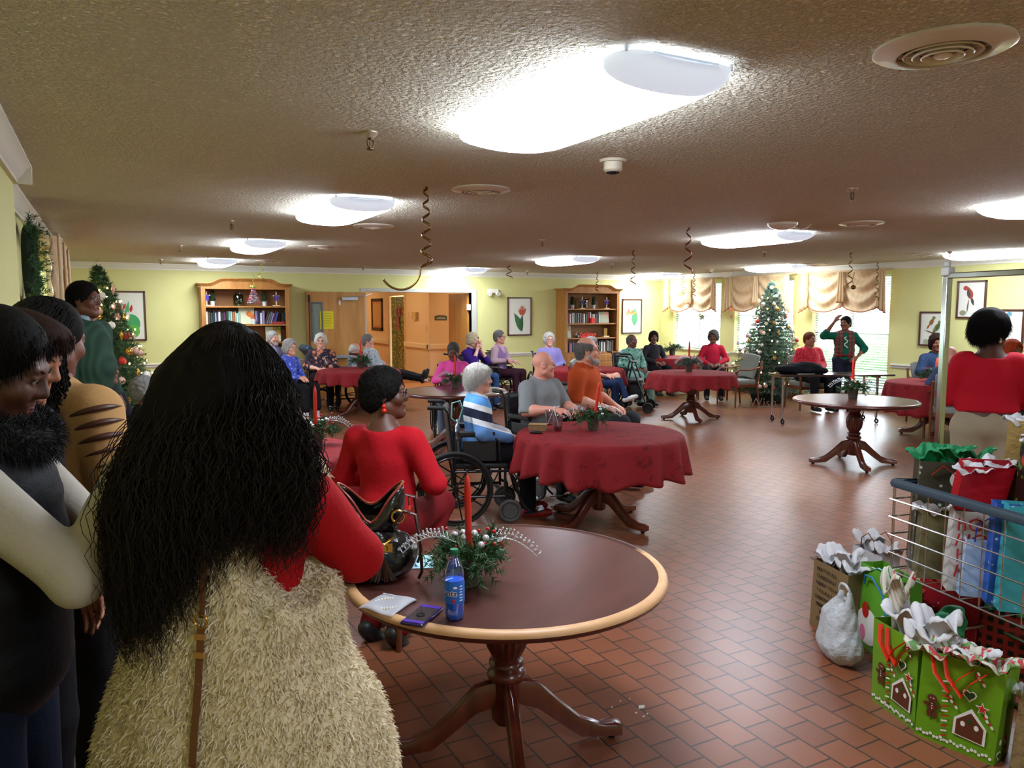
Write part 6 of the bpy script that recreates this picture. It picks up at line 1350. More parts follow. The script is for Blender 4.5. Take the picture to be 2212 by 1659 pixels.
# ---- the long-haired woman in the cream vest
def _front(r, j, R, P):
    S = SDF().ell(j['chest']-V3(0, 0, .02), (.205, .165, .20), .06).ell(j['belly']+V3(0, 0, .02), (.215, .175, .24), .08).ell(V3(0, -.01, .86), (.255, .205, .34), .10).ell(V3(.05, .0, .66), (.31, .22, .34), .10).ell(V3(-.04, 0, .66), (.28, .22, .34), .1)
    for q in ('ls', 'rs'): S.cone(j[q]*.92+j['neck']*.08, j['neck']-V3(0, 0, .03), .085, .09, .04)
    S.ell(j['rs']+V3(.04, -.05, -.10), (.10, .16, .13), .02, -1).cone(j['rs']+V3(.03, -.12, -.10), j['rs']+V3(-.01, -.16, -.27), .08, .015, .02, -1).ell(j['ls']+V3(-.07, 0, -.08), (.07, .12, .15), .02, -1).half(V3(0, 0, .52), (0, 0, -1))
    V, F = S.mesh(.012, noise=(.017, 19, 15, 5)); tv, tf = tufts(V, F, 80000, .015, .0032, RG, .45, 1.1)
    m = M('sherpa', '#d8c8a8', .9, noise=(50, '#ece0c6', .7), spec=.1)
    o = np_mesh('sherpa_vest', *joinVF([(V, F), (tv, tf)]), m, r, smooth=False)
    bvh = BVHTree.FromPolygons([tuple(v) for v in V], [tuple(f) for f in F])
    def surf(x, z, off=.014):
        h = bvh.ray_cast(Vector((x, -1, z)), Vector((0, 1, 0))); return (h[0] if h[0] else Vector((x, -.2, z)))+Vector((0, -off, 0))
    def strap(z0, z1, x, w, n=14):
        mb = MB(); pts = [surf(x, z0+(z1-z0)*i/n) for i in range(n+1)]; vs = []
        for p in pts: vs += [p+Vector((-w, 0, 0)), p+Vector((w, 0, 0)), p+Vector((w, -.003, 0)), p+Vector((-w, -.003, 0))]
        mb.add(vs, [(i*4+k, i*4+(k+1) % 4, (i+1)*4+(k+1) % 4, (i+1)*4+k) for i in range(n) for k in range(4)]+[(3, 2, 1, 0), (n*4, n*4+1, n*4+2, n*4+3)]); return mb
    sx = .045
    st = thing('bag_strap', None, None); st.parent = r; KIDS.setdefault(r.name, []).append(st); lt = M('tan_leather', '#6a4226', .45)
    strap(1.36, 1.12, sx, .0055).build('upper_band', lt, st); strap(1.10, .84, sx, .0075).build('lower_band', lt, st)
    mb = MB(); p = surf(sx, 1.115, .018); mb.torus(p, .014, .0022, 16, 6, axis=(0, 1, 0)); p = surf(sx, .84, .018)
    for i in range(9): q = surf(sx, .835-.016*i, .018); mb.torus(q, .009, .0018, 12, 5, axis=(1, .6*(-1)**i, 0))
    mb.build('gold_chain', m_gold, st)
    mb = MB()
    for z in (1.085, 1.05): q = surf(sx, z, .018); mb.box(q, (.022, .006, .011))
    mb.build('keeper_loops', M('light_leather', '#a8783c', .5), st)
    # long hair
    c = j['head']; n = 8200; a = RG.uniform(0, 2*PI, n); th = np.arccos(RG.uniform(-.2, 1, n))
    roots = np.stack([c[0]+.088*np.sin(th)*np.cos(a), c[1]-.02+.105*np.sin(th)*np.sin(a), c[2]+.035+.098*np.cos(th)], 1)
    keep = (roots[:, 1] < c[1]+.055) | (roots[:, 2] > c[2]+.085); roots = roots[keep]; n = len(roots)
    wx = RG.normal(0, 1, n); ln = .46+.17*RG.random(n)-.12*np.abs(RG.random(n)**2); side = np.sign(roots[:, 0]-c[0]+1e-4)
    fx = np.clip((roots[:, 0]-c[0])/.088, -1, 1)
    def g(R0, t):
        q = R0.copy(); o = R0-c; u = min(1, t*1.6)
        q[:, 0] = c[0]+o[:, 0]*(1-u)+u*(fx*(.180+.045*np.sin(t*3))*(1+.22*fx)+.012*wx-.025)
        yb = c[1]-.085-.11*math.sin(min(1, t*1.8)*PI/2)
        q[:, 1] = o[:, 1]*(1-u)*(1+.4*t)+c[1]*(1-u)+u*(yb+.07*np.abs(fx)**2+.022*RGY[:n])
        bulge = .030*math.sin(min(1, t*3.2)*PI); oo = o/np.maximum(np.linalg.norm(o, axis=1, keepdims=True), 1e-6); q += oo*bulge
        q[:, 2] = R0[:, 2]-(ln*(1.05-.42*np.clip((fx+.1)*1.4, 0, 1)))*(.12*t+.88*t**1.25)-.02*u; return q
    global RGY; RGY = RG.normal(0, 1, n)
    V, F = strands(roots, g, 26, .0012, RG, .008, 38); np_mesh('long_hair', V, F, M('hair_long', '#120d0a', .62, noise=(40, '#20140d', .6), spec=.3), r)
    S = SDF().ell(c+V3(0, -.02, .035), (.089, .104, .098), .03).cone(c+V3(-.04, -.09, -.02), c+V3(-.08, -.14, -.30), .085, .085, .05).cone(c+V3(.04, -.09, -.02), c+V3(.075, -.14, -.22), .085, .075, .05)
    S.ell(c+V3(0, .12, -.03), (.062, .08, .10), .02, -1); V, F = S.mesh(.009, noise=(.006, 70, 70, 12)); np_mesh('hair_mass', V, F, hairm('black'), r)
person('person with very long dark wavy hair in a cream sherpa vest over a red sweater', pd(492, 1.62), face(12), 'stand', legs='stand', s=.975, skn='dark', hair=('none', 'black'), shirt=cl('redsweater', '#a80e16'), pants=m_blackp, arms='down', head=(H(-12), H(-4)),
       J={'re': (.222, .14, 1.155), 'rw': (.08, .27, 1.20), 'le': (-.24, .10, 1.16), 'lw': (-.02, .27, 1.14), 'rs': (.145, 0, 1.335)}, handn={'rw': ((-.9, .3, 0), (0, -1, 0)), 'lw': ((.9, .3, 0), (0, -1, 0))}, extra=_front, vox=.012, hvox=.006, loose=.018)
# ================================================================== TREES, CART, BAGS, SMALL THINGS
m_glow = M('warm_bulb', '#ffe0a0', .4, emit=('#ffc878', 30)); m_cable = M('green_cable', '#1e3020', .6)
def xtree(p, h, rad, lb, frost, seed, lean=(0, 0), pine=False):
    rng = np.random.default_rng(seed); rr = random.Random(seed); r = thing('christmas_tree', lb, 'christmas tree', p); z0 = .22; segs = []; tips = []
    L = int(30*h/2.2)
    for k in range(L):
        t = k/(L-1); z = z0+(h-.12-z0)*t; R_ = rad*(1-t)**.85*(.9+.2*rr.random())+.05; nb = max(4, int(15*(1-t)+4))
        for i in range(nb):
            a = 2*PI*i/nb+k*.7+rr.uniform(-.15, .15); q = R_*rr.uniform(.8, 1.08); o = np.array([lean[0]*t*t, lean[1]*t*t, 0])
            d = np.array([math.cos(a), math.sin(a), 0]); p0 = np.array([0, 0, z])+o; p1 = p0+d*q*.55+np.array([0, 0, .03]); p2 = p0+d*q+np.array([0, 0, rr.uniform(-.05, .06)])
            segs += [(p0+d*q*.25, p1), (p1, p2)]; tips.append(p2)
            w = np.array([-d[1], d[0], 0])
            for s_ in (-1, 1):
                for f in (.45, .75): m = p0+d*q*f; segs.append((m, m+(d*.6+w*s_*.8)*q*.28+np.array([0, 0, rr.uniform(-.01, .04)])))
    top = np.array([lean[0], lean[1], h]); segs.append((np.array([lean[0]*.85, lean[1]*.85, h-.28]), top)); segs.append((np.array([lean[0]*.8, lean[1]*.8, h-.35]), top-np.array([.04, 0, .1])))
    V, F = needles(segs, 24 if rad > .6 else 22, .055, .0075, rng, spread=.9); np_mesh('foliage', V, F, m_firf if frost else m_fir, r, smooth=False)
    if frost: V, F = needles(segs[::3], 10, .05, .008, rng, spread=.9); np_mesh('dark_foliage', V, F, m_fir, r, smooth=False)
    mb = MB(); mb.tube([(0, 0, .02), (0, 0, h*.6), (lean[0]*.7, lean[1]*.7, h*.85), tuple(top-np.array([0, 0, .05]))], [.022, .018, .01, .004], 8); mb.build('trunk', m_bark, r)
    for k in range(3):
        a = k*2.094+.5; mb = MB(); mb.tube([(0, 0, .16), (.22*math.cos(a), .22*math.sin(a), .0+.012), (.3*math.cos(a), .3*math.sin(a), .012)], .009, 6); mb.build('stand_leg', m_blk, r)
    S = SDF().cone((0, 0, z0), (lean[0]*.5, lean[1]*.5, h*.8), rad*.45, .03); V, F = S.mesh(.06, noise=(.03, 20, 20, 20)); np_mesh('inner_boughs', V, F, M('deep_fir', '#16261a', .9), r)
    return r, tips
def strings(r, p, h, rad, n, lean, seed, lb):
    rr = random.Random(seed); s = thing('string_lights', lb, 'string lights', p); mb = MB(); pts = []; pos = []
    for i in range(n*4+1):
        t = i/(n*4); z = .30+(h*.86-.30)*t; R_ = rad*(1-(z-.22)/(h-.22))**.85*1.0+.04; a = t*2*PI*8.5+seed; q = np.array([R_*math.cos(a)+lean[0]*t*t, R_*math.sin(a)+lean[1]*t*t, z+.02*math.sin(i)]); pts.append(q)
        if i % 4 == 0: pos.append(q)
    mb.tube([tuple(q) for q in pts], .002, 4); mb.build('wire', m_cable, s)
    b = None
    for q in pos:
        if b is None: mb = MB(); mb.ell((0, 0, 0), (.009, .009, .013), 7, 5); b = mb.build('bulb', m_glow, s); o = b
        else: o = b.copy(); COL.objects.link(o)
        o.location = q
ORN = [('silver glass', M('orn_silver', '#b8bcc4', .15, .8)), ('white', M('orn_white', '#d4d4d0', .4)), ('red', M('orn_red', '#a82820', .3)), ('gold', M('orn_gold', '#b08a3c', .2, .8)), ('pink', M('orn_pink', '#c89c90', .4)), ('green', M('orn_green', '#2e6a48', .3))]
def ornaments(p, tips, n, seed, place, weights, sz=.032):
    rr = random.Random(seed); tp = [t for t in tips if t[2] > .35]; rr.shuffle(tp); base = {}; cnt = {}
    cam_dir = Vector((-p[0], -p[1], 0)).normalized(); tp = [t for t in tp if Vector((t[0], t[1], 0)).dot(cam_dir) > -.1*abs(t[0])][:n]; tp.sort(key=lambda t: -t[2])
    for i, t in enumerate(tp):
        c = rr.choice(weights); nm, m = ORN[c]; sh = rr.choice([0, 0, 1, 2]); key = (c, sh)
        if key not in base:
            mb = MB()
            if sh == 0: mb.ell((0, 0, -sz), sz, 12, 8); mb.cyl((0, 0, 0), (0, 0, .008), .007, n=8)
            elif sh == 1:
                for k in range(6): a = k*PI/3; mb.ell((.55*sz*math.cos(a), 0, -sz+.55*sz*math.sin(a)), (.5*sz, .3*sz, .3*sz), 8, 5, R=Matrix.Rotation(-a, 3, 'Y'))
                mb.ell((0, 0, -sz), (.3*sz,)*3)
            else: mb.lathe([(.001, -2.6*sz), (.35*sz, -1.8*sz), (.55*sz, -1.1*sz), (.3*sz, -.3*sz), (.08*sz, 0)], 12)
            base[key] = o = mb.build('tree_ornament', m)
        else: o = base[key].copy(); COL.objects.link(o)
        o.location = Vector(p)+Vector(t)*1.01+Vector((0, 0, -.005)); o.rotation_euler = (0, 0, YAW*-1+rr.uniform(-.5, .5))
        shp = ['ball', 'flower', 'drop'][sh]; cnt[(c, sh)] = cnt.get((c, sh), 0)+1
        tag(o, '%s %s ornament, %s from the top of its kind on the %s tree' % (nm, shp, ordw(cnt[(c, sh)]), place), 'ornament', 'ornaments on the %s christmas tree' % place)
_p = pd(1663, 13.9); t, tips = xtree((_p.x, _p.y, 0), 2.22, .74, 'frosted christmas tree with warm lights standing before the windows', True, 5)
strings(t, (_p.x, _p.y, 0), 2.22, .74, 95, (0, 0), 1, 'string of warm lights wound around the christmas tree by the windows'); ornaments((_p.x, _p.y, 0), tips, 75, 3, 'window', [0, 0, 1, 1, 1, 2, 3, 4, 5], .036)
_p = Vector((.11, 11.25, 0)); t, tips = xtree((_p.x, _p.y, 0), 2.30, .56, 'slender christmas tree with bent tip behind the person in dark green', False, 8, lean=(-.16, .05))
strings(t, (_p.x, _p.y, 0), 2.25, .54, 85, (-.12, .04), 2, 'string of warm lights on the left christmas tree'); ornaments((_p.x, _p.y, 0), tips, 45, 4, 'left', [1, 1, 4, 4, 3, 5, 2], .05)
# wreath on the left wall
rng = np.random.default_rng(3); r = thing('wreath', 'green fir wreath hanging on the left wall beside the valance', 'wreath', (LX+.07, 6.55, 2.0), group=None); segs = []
for k in range(110):
    a = 2*PI*k/110; c = np.array([0, .25*math.cos(a), .25*math.sin(a)]); d = rng.normal(size=3)*np.array([.6, 1, 1]); d /= np.linalg.norm(d); d[0] = abs(d[0]); segs += [(c, c+d*.13), (c, c+np.array([.03, -.06*math.sin(a), .06*math.cos(a)]))]
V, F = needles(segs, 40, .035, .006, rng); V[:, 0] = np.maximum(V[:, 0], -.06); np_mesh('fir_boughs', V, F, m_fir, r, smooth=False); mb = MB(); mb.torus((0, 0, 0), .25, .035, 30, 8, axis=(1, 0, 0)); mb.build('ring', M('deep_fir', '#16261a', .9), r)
# wish sign
_p = pd(1652, 13.1); r = thing('wire_sign', 'silver wire word sign reading Wish on the floor before the christmas tree', 'sign', (_p.x, _p.y, .001), -YAW)
text_obj('lettering', 'Wish', .22, m_chrome, r, (0, 0, .02), ext=.004, off=-.002); mb = MB(); mb.tube([(-.34, 0, .012), (.34, 0, .012)], .008, 6); mb.build('base_rod', m_chrome, r)

# folding table with dark top and a coat on it
c = cr(4.75, 11.45); r = thing('folding_table', 'long narrow folding table with chrome legs on casters', 'table', (c.x, c.y, 0), -YAW+.06)
mb = MB(); mb.M = Matrix.Rotation(.0, 4, 'Z'); mb.box((0, 0, .715), (1.72, .5, .028)); mb.build('tabletop', M('dark_laminate', '#3a2a24', .2, coat=.3), r, bevel=.01)
for sx in (-.80, .62):
    for sy in (-.19, .19):
        mb = MB(); mb.cyl((sx, sy, .09), (sx, sy, .70), .019, n=12); lg = mb.build('leg', m_chrome, r)
        mb = MB(); mb.torus((sx+.01, sy, .036), .024, .013, 16, 6, axis=(1, .5, 0)); mb.cyl((sx, sy, .05), (sx, sy, .09), .012, n=8); mb.build('caster', m_blk, lg)
    mb = MB(); mb.box((sx, 0, .69), (.05, .46, .02)); mb.build('brace', m_chrome, r)
_c = c+Vector((-.48*math.cos(YAW), .48*math.sin(YAW), 0)); S = SDF().ell((0, 0, .05), (.33, .19, .07), .05).ell((.12, .02, .10), (.22, .15, .07), .05).ell((-.15, .0, .07), (.2, .16, .06), .05).cone((.30, -.12, .05), (.37, -.22, -.02), .05, .04, .04).cone((.37, -.25, -.02), (.42, -.30, -.30), .04, .03, .03).half((0, 0, .004), (0, 0, -1)) 
S = SDF().ell((0, 0, .05), (.33, .19, .07), .05).ell((.12, .02, .10), (.22, .15, .07), .05).ell((-.15, .0, .07), (.2, .16, .06), .05).cone((.24, -.12, .06), (.34, -.16, .04), .06, .04, .04).half((0, 0, .003), (0, 0, -1))
V, F = S.mesh(.012, noise=(.012, 16, 30, 40)); o = np_mesh('folded_coat', V, F, cl('blackcoat', '#101114')); o.location = (_c.x, _c.y, .73); o.rotation_euler.z = -YAW; tag(o, 'black coat heaped on the left end of the folding table', 'coat')
_d = pd(1738, 11.4); o = MB().box((0, 0, .003), (.28, .2, .005)).build('paper_sheet', M('white_paper', '#dcdcd8', .6), smooth=False); o.location = (_d.x, _d.y, .7305); o.rotation_euler.z = -YAW+.2; tag(o, 'white sheet of paper on the folding table', 'paper')
_e = pd(1595, 13.4); armchair(_e, face(250), 'empty wooden armchair with grey upholstery left of the christmas tree')
# rollator
_p = pd(1362, 12.7); r = thing('rollator', 'black rollator walker with seat beside the crossed legs person', 'walker', (_p.x, _p.y, 0), face(105))
for sx in (-1, 1):
    x = sx*.27; mb = MB(); mb.tube([(x, -.12, .12), (x, -.05, .5), (x, .02, .86), (x, -.02, .92), (x, -.16, .93)], .013, 8); mb.tube([(x, .30, .12), (x, .16, .5), (x, .05, .8)], .013, 8); mb.build('side_frame', m_frame, r)
    mb = MB(); mb.cyl((x, -.06, .925), (x, -.2, .93), .018, n=10); mb.tube([(x, -.18, .9), (x, -.08, .87), (x, .0, .86)], .006, 6); mb.build('handle', m_blk, r)
    for y in (-.14, .32): mb = MB(); mb.torus((x, y, .09), .07, .018, 22, 8, axis=(1, 0, 0)); mb.cyl((x-.008, y, .09), (x+.008, y, .09), .055, n=12); mb.build('wheel', m_blk, r)
mb = MB(); mb.box((0, .06, .52), (.46, .28, .03)); mb.build('seat', m_blk, r, bevel=.01); MB().box((0, .10, .34), (.38, .22, .26)).build('basket', M('basket_black', '#1a1a1c', .7, bump=(60, .6, .01)), r, bevel=.02); mb = MB(); mb.tube([(-.27, .02, .84), (0, .1, .82), (.27, .02, .84)], .02, 8); mb.build('back_strap', m_blk, r)
# blue reclining chair behind the table by the hall door, with the slumped person
_p = pd(752, 13.55); r = thing('recliner', 'blue reclining geriatric chair with raised back before the wooden door', 'recliner', (_p.x, _p.y, 0), face(60)); mbl = M('navy_vinyl', '#2a4258', .35)
mb = MB(); mb.box((0, 0, .45), (.56, .55, .12)); mb.build('seat', mbl, r, bevel=.04, seg=3); mb = MB(); mb.M = Matrix.Translation((0, -.27, .50)) @ Matrix.Rotation(.75, 4, 'X'); mb.box((0, 0, .36), (.52, .12, .80)); mb.build('backrest', mbl, r, bevel=.045, seg=3)
for sx in (-1, 1):
    mb = MB(); mb.box((sx*.31, -.02, .62), (.07, .5, .07)); mb.build('armrest', mbl, r, bevel=.02); mb = MB(); mb.tube([(sx*.27, .25, .1), (sx*.27, .22, .4)], .016, 8); mb.tube([(sx*.27, -.3, .1), (sx*.27, -.22, .4)], .016, 8); mb.tube([(sx*.27, -.3, .14), (sx*.27, .25, .14)], .014, 8); mb.build('frame', m_chrome, r)
    for y in (-.3, .25): mb = MB(); mb.torus((sx*.27, y, .06), .045, .014, 18, 6, axis=(1, 0, 0)); mb.cyl((sx*.262, y, .06), (sx*.278, y, .06), .04, n=10); mb.build('caster', M('grey_caster', '#8a8c90', .4), r)
_p = pd(770, 13.35); person('person slumped low with thin white hair behind the pink candle', _p, face(80), s=.90, skn='pink', hair=('fringe', 'white'), shirt=cl('white_print', '#b0b4c0', pat_marl('#a4a8b8', '#c8ccd4', 30)), pants=cl('royal', '#1c3a98'), arms='lap', lean=-.15, head=(H(10), H(-25)), neck=.05, seat=.40)

# drinks, boxes on the big red table
CZ = TZ+.009
m_cup = clear_mat('cup_plastic', '#f0f0f4', .10); m_straw = M('straw', '#d8d8dc', .4)
def cup(px, py, lb, z=CZ, fill=.035, s=1.0, straw=True, lean=.3):
    c = at(px, py, z); r = thing('plastic_cup', lb, 'cup', (c.x, c.y, z), -YAW, scale=s)
    mb = MB(); mb.lathe([(.001, .001), (.030, .001), (.042, .125), (.043, .127), (.041, .127), (.029, .004)], 24, cap=False); mb.build('cup_wall', m_cup, r)
    mb = MB(); mb.lathe([(.001, .003), (.0285, .003), (.0285+.012*fill/.12, fill), (.001, fill)], 24, cap=False); mb.build('red_drink', clear_mat('red_juice', '#c02030', .06), r)
    if straw:
        mb = MB(); mb.tube([(.015, 0, .008), (-.03, 0, .17), (-.032, 0, .185), (.02, 0, .20)] if lean > 0 else [(-.015, 0, .008), (.045, 0, .16)], .0035, 7); mb.build('straw', m_straw, r)
cup(1205, 931, 'clear plastic cup of red drink with straw on the big red table'); cup(1187, 918, 'empty clear plastic cup behind the one with red drink', fill=.004, lean=-1); cup(706, 795, 'small cup of red drink beside the floral blouse', fill=.05)
_c = at(1162, 930, CZ); r = thing('takeout_box', 'brown cardboard food box near the edge of the big red table', 'box', (_c.x, _c.y, CZ), -YAW-.15); kb = M('kraft', '#8a6a42', .7, noise=(20, '#7a5c38', .5))
mb = MB(); mb.prism([(-.07, -.045), (.07, -.045), (.07, .045), (-.07, .045)], .05, Matrix.Translation((0, 0, .025))); mb.build('tray', kb, r, bevel=.005); mb = MB(); mb.box((0, 0, .052), (.145, .095, .004)); mb.build('lid', M('kraft_lid', '#9a7a50', .7), r); 
_d = at(1158, 937, CZ); o = MB().box((0, 0, .012), (.10, .035, .022)).build('eyeglass_case', M('case_black', '#1a1614', .4), bevel=.009); o.location = (_d.x, _d.y, CZ); o.rotation_euler.z = -YAW-.15; tag(o, 'small black case lying in front of the brown food box', 'case')
_d = pd(1332, 7.25); o = MB().box((0, 0, 0), (.14, .10, .03)).build('takeout_box', kb, bevel=.004); o.location = (_d.x, _d.y, .665); o.rotation_euler.z = -YAW; tag(o, 'dark brown food box at the hands of the orange shirt person', 'box')
# things on the nearest table
_c = at(982, 1335, TZ); r = thing('soda_bottle', 'plastic bottle of bright blue soda with green cap on the nearest table', 'bottle', (_c.x, _c.y, TZ+.001), -YAW)
pf = [(.001, .004), (.018, .002), (.026, .0), (.030, .008), (.0315, .02), (.0305, .045), (.0315, .055), (.0315, .125), (.030, .135), (.0315, .145), (.030, .158), (.022, .180), (.013, .198), (.0115, .205), (.0115, .215)]
mb = MB(); mb.lathe(pf, 40, cap=False, flute=5, fd=.07, fz=(-.001, .03)); mb.build('bottle_wall', clear_mat('pet', '#eef2f6', .08), r)
mb = MB(); mb.lathe([(max(q-.0013, .0005), z+.001) for q, z in pf if z < .134]+[(.0005, .131)], 40, cap=False, flute=5, fd=.07, fz=(-.001, .03)); mb.build('blue_soda', M('blue_soda', '#1668e8', .1, spec=.6), r)
mb = MB(); mb.lathe([(.0318, .056), (.0320, .058), (.0320, .122), (.0318, .124)], 40, cap=False); mb.build('label_wrap', M('label_blue', '#2270d8', .35), r)
mb = MB(); mb.lathe([(.0125, .205), (.0135, .207), (.0135, .220), (.0125, .223), (.001, .223)], 30); mb.build('cap', M('cap_green', '#0e6a48', .4), r)
def wrapped(s_, size, zz, mat, ang0, rad, nm):
    o = text_obj(nm, s_, size, mat, r, (0, 0, 0), (0, 0, 0), ext=.0004, off=(.0016 if 'face' not in nm else .0001))
    for v in o.data.vertices:
        x, y, z = v.co; a = ang0+x/rad; v.co = ((rad+z)*math.sin(a), -(rad+z)*math.cos(a), zz+y)
    return o
wrapped('anta', .026, .082, M('white_ink', '#e8e8f0', .5), -.35, .0332, 'brand_lettering'); wrapped('anta', .026, .082, M('navy_ink', '#14205c', .5), -.35, .0338, 'brand_lettering_face')
mb = MB()
for a, z in ((-.1, .068), (.0, .066), (-.05, .064)): mb.ell((.0325*math.sin(a), -.0325*math.cos(a), z), (.005, .003, .005), 8, 6)
mb.build('berry_print', M('berry_ink', '#b01c3c', .5), r); mb = MB()
for k in range(6): mb.box((.0325*math.sin(.75), -.0325*math.cos(.75), .066+.009*k), (.012-.002*(k % 2), .0012, .003), rz=.75)
mb.ell((.033*math.sin(.15), -.033*math.cos(.15), .108), (.007, .0015, .004), 8, 6); mb.build('small_print', M('white_ink', '#e8e8f0', .5), r)
_c = at(912, 1335, TZ); r = thing('phone_case', 'clear and purple phone case lying by the blue bottle', 'phone case', (_c.x, _c.y, TZ+.0015), -YAW-.35); mb = MB(); mb.box((0, 0, .006), (.078, .155, .010)); mb.build('shell', M('purple_shell', '#2a2048', .15, coat=.5), r, bevel=.005, seg=3)
mb = MB(); mb.box((0, 0, .0115), (.066, .135, .0012)); mb.build('back_panel', M('smoky', '#3a3234', .12), r, bevel=.0005); mb = MB(); mb.torus((0, -.01, .013), .012, .0022, 20, 6); mb.cyl((0, -.01, .012), (0, -.01, .0135), .009, n=16); mb.build('ring_hole', m_dark, r)
mb = MB(); mb.box((0, .062, .0122), (.07, .018, .0014)); mb.box((0, -.062, .0122), (.07, .018, .0014)); mb.build('purple_band', M('purple_band', '#4a2c9a', .2, coat=.5), r)
_c = at(838, 1308, TZ); r = thing('zip_bag', 'clear zip bag holding a string of pearls near the table edge', 'bag', (_c.x, _c.y, TZ+.0015), -YAW-.45)
o = MB().grid(lambda u, v: Vector(((u-.5)*.135, (v-.5)*.15, .011+.006*math.sin(u*6)*math.sin(v*5+1)-.010*(abs(2*v-1)**6+abs(2*u-1)**6)*.5)), 14, 14).build('film', M('poly_film', '#c4c4c8', .35, alpha=.5), r, ang=180); so = o.modifiers.new('t', 'SOLIDIFY'); so.thickness = .0006
mb = MB(); mb.box((0, .066, .006), (.13, .006, .003)); mb.build('zip_strip', M('zip_white', '#b8b8bc', .4), r); nk = thing('pearls', None, None); nk.parent = r; KIDS.setdefault(r.name, []).append(nk)
for k in range(26): a = 2*PI*k/26; mb = MB(); mb.ell((.045*math.cos(a)+.004*math.sin(3*a), -.005+.045*math.sin(a), .0065), .0048, 8, 6); mb.build('pearl', M('pearl', '#d8d0c0', .2), nk)
_c = at(905, 1215, TZ); r = thing('greeting_card', 'pale blue card with print half under the handbag', 'card', (_c.x, _c.y, TZ+.001), -YAW+.12); mb = MB(); mb.box((0, 0, .001), (.11, .15, .0015)); mb.build('card', M('blue_card', '#9ccad8', .6), r, smooth=False)
text_obj('print_title', 'Have A Great', .013, M('navy_ink', '#14205c', .5), r, (-.01, -.05, .0022), (0, 0, PI/2), ext=.0002, align='LEFT'); mb = MB()
for k in range(4): mb.box((.012+.011*k, -.01, .0021), (.0022, .09-.015*(k % 3), .0005))
mb.build('print_lines', M('grey_ink', '#4a6a80', .6), r, smooth=False)
# handbag
_c = at(812, 1246, TZ); r = thing('handbag', 'black patent leather handbag with brown handles and tassel on the nearest table', 'handbag', (_c.x-.01, _c.y+.01, TZ+.001), -YAW+.15, scale=1.36); lb_ = M('patent_black', '#0c0b0b', .22, coat=.6, bump=(30, .5, .012)); br_ = M('brown_trim', '#3a1c10', .35)
S = SDF().ell((0, 0, .06), (.125, .075, .075), .03).ell((-.03, 0, .03), (.12, .08, .05), .03).cone((-.02, 0, .10), (-.01, 0, .15), .07, .05, .04).half((0, 0, .004), (0, 0, -1)).half((0, 0, .15), (0, 0, 1)); V, F = S.mesh(.006, noise=(.004, 60, 55, 60)); np_mesh('pouch', V, F, lb_, r)
def rim(u): 
    a = 2*PI*u; return Vector((.085*math.cos(a), .05*math.sin(a), .235+.02*math.cos(2*a)-.055*math.exp(-((u-.75)/.07)**2)-.03*math.exp(-((u-.25)/.08)**2)))
o = MB().grid(lambda u, v: Vector((.07*math.cos(2*PI*u), .05*math.sin(2*PI*u), .13))*(1-v)+rim(u)*v+Vector((.012*math.cos(2*PI*u), .01*math.sin(2*PI*u), 0))*math.sin(PI*v), 40, 8, cu=True).build('bag_sides', lb_, r); so = o.modifiers.new('t', 'SOLIDIFY'); so.thickness = .003
mb = MB(); mb.tube([rim(i/40) for i in range(40)], .0035, 6, closed=True); mb.build('red_piping', M('red_piping', '#8a2a1c', .4), r); mb = MB(); mb.tube([rim(i/40)+Vector((0, 0, .003)) for i in range(40)], .0012, 5, closed=True); mb.build('gold_edge', m_gold, r)
for dy, ph_ in ((-.055, 0), (.05, .02)):
    mb = MB(); mb.tube([(.055, dy, .15), (.085, dy, .19+ph_), (.115, dy*1.1, .18+ph_), (.128, dy*1.2, .10), (.130, dy*1.25, .03), (.122, dy*1.2, .012)], .0075, 8, flat=.6); mb.build('handle', br_, r)
    mb = MB(); mb.torus((.07, dy, .175), .016, .003, 18, 6, axis=(0, 1, 0)); mb.torus((.10, dy*1.1, .19), .012, .0025, 18, 6, axis=(1, 0, 0)); mb.build('ring', m_gold, r)
mb = MB(); mb.box((.03, -.078, .10), (.05, .006, .022)); mb.torus((.03, -.082, .10), .012, .0022, 14, 5, axis=(0, 1, 0)); mb.tube([(.0, -.06, .14), (.03, -.08, .11), (.06, -.07, .125)], .003, 6); mb.build('clasp', m_gold, r)
mb = MB(); rr = random.Random(4)
for k in range(22): a = rr.uniform(-.5, .5); mb.tube([(.03, -.085, .085), (.03+.03*a, -.098, .055), (.03+.07*a, -.10-.01*rr.random(), .018+.01*rr.random())], .0016, 4)
mb.build('tassel', br_, r)
# pale bag hanging from the wheelchair
_p = pd(985, 6.05); r = thing('hanging_bag', 'pale plastic bag hanging from the wheelchair handle with a mint hook', 'bag', (_p.x, _p.y, .52), -YAW)
S = SDF().ell((0, 0, .08), (.055, .05, .12), .03).cone((0, 0, .2), (0, 0, .28), .035, .012, .03); V, F = S.mesh(.01, noise=(.008, 50, 50, 22)); np_mesh('bag_body', V, F, clear_mat('pale_plastic', '#b4c8d0', .35, .3), r); mb = MB(); mb.tube([(-.04, 0, .30), (-.035, 0, .42), (.03, 0, .44), (.05, 0, .38), (.01, 0, .26), (-.04, 0, .30)], .006, 6); mb.build('mint_hook', M('mint_plastic', '#7ab8b0', .4), r)

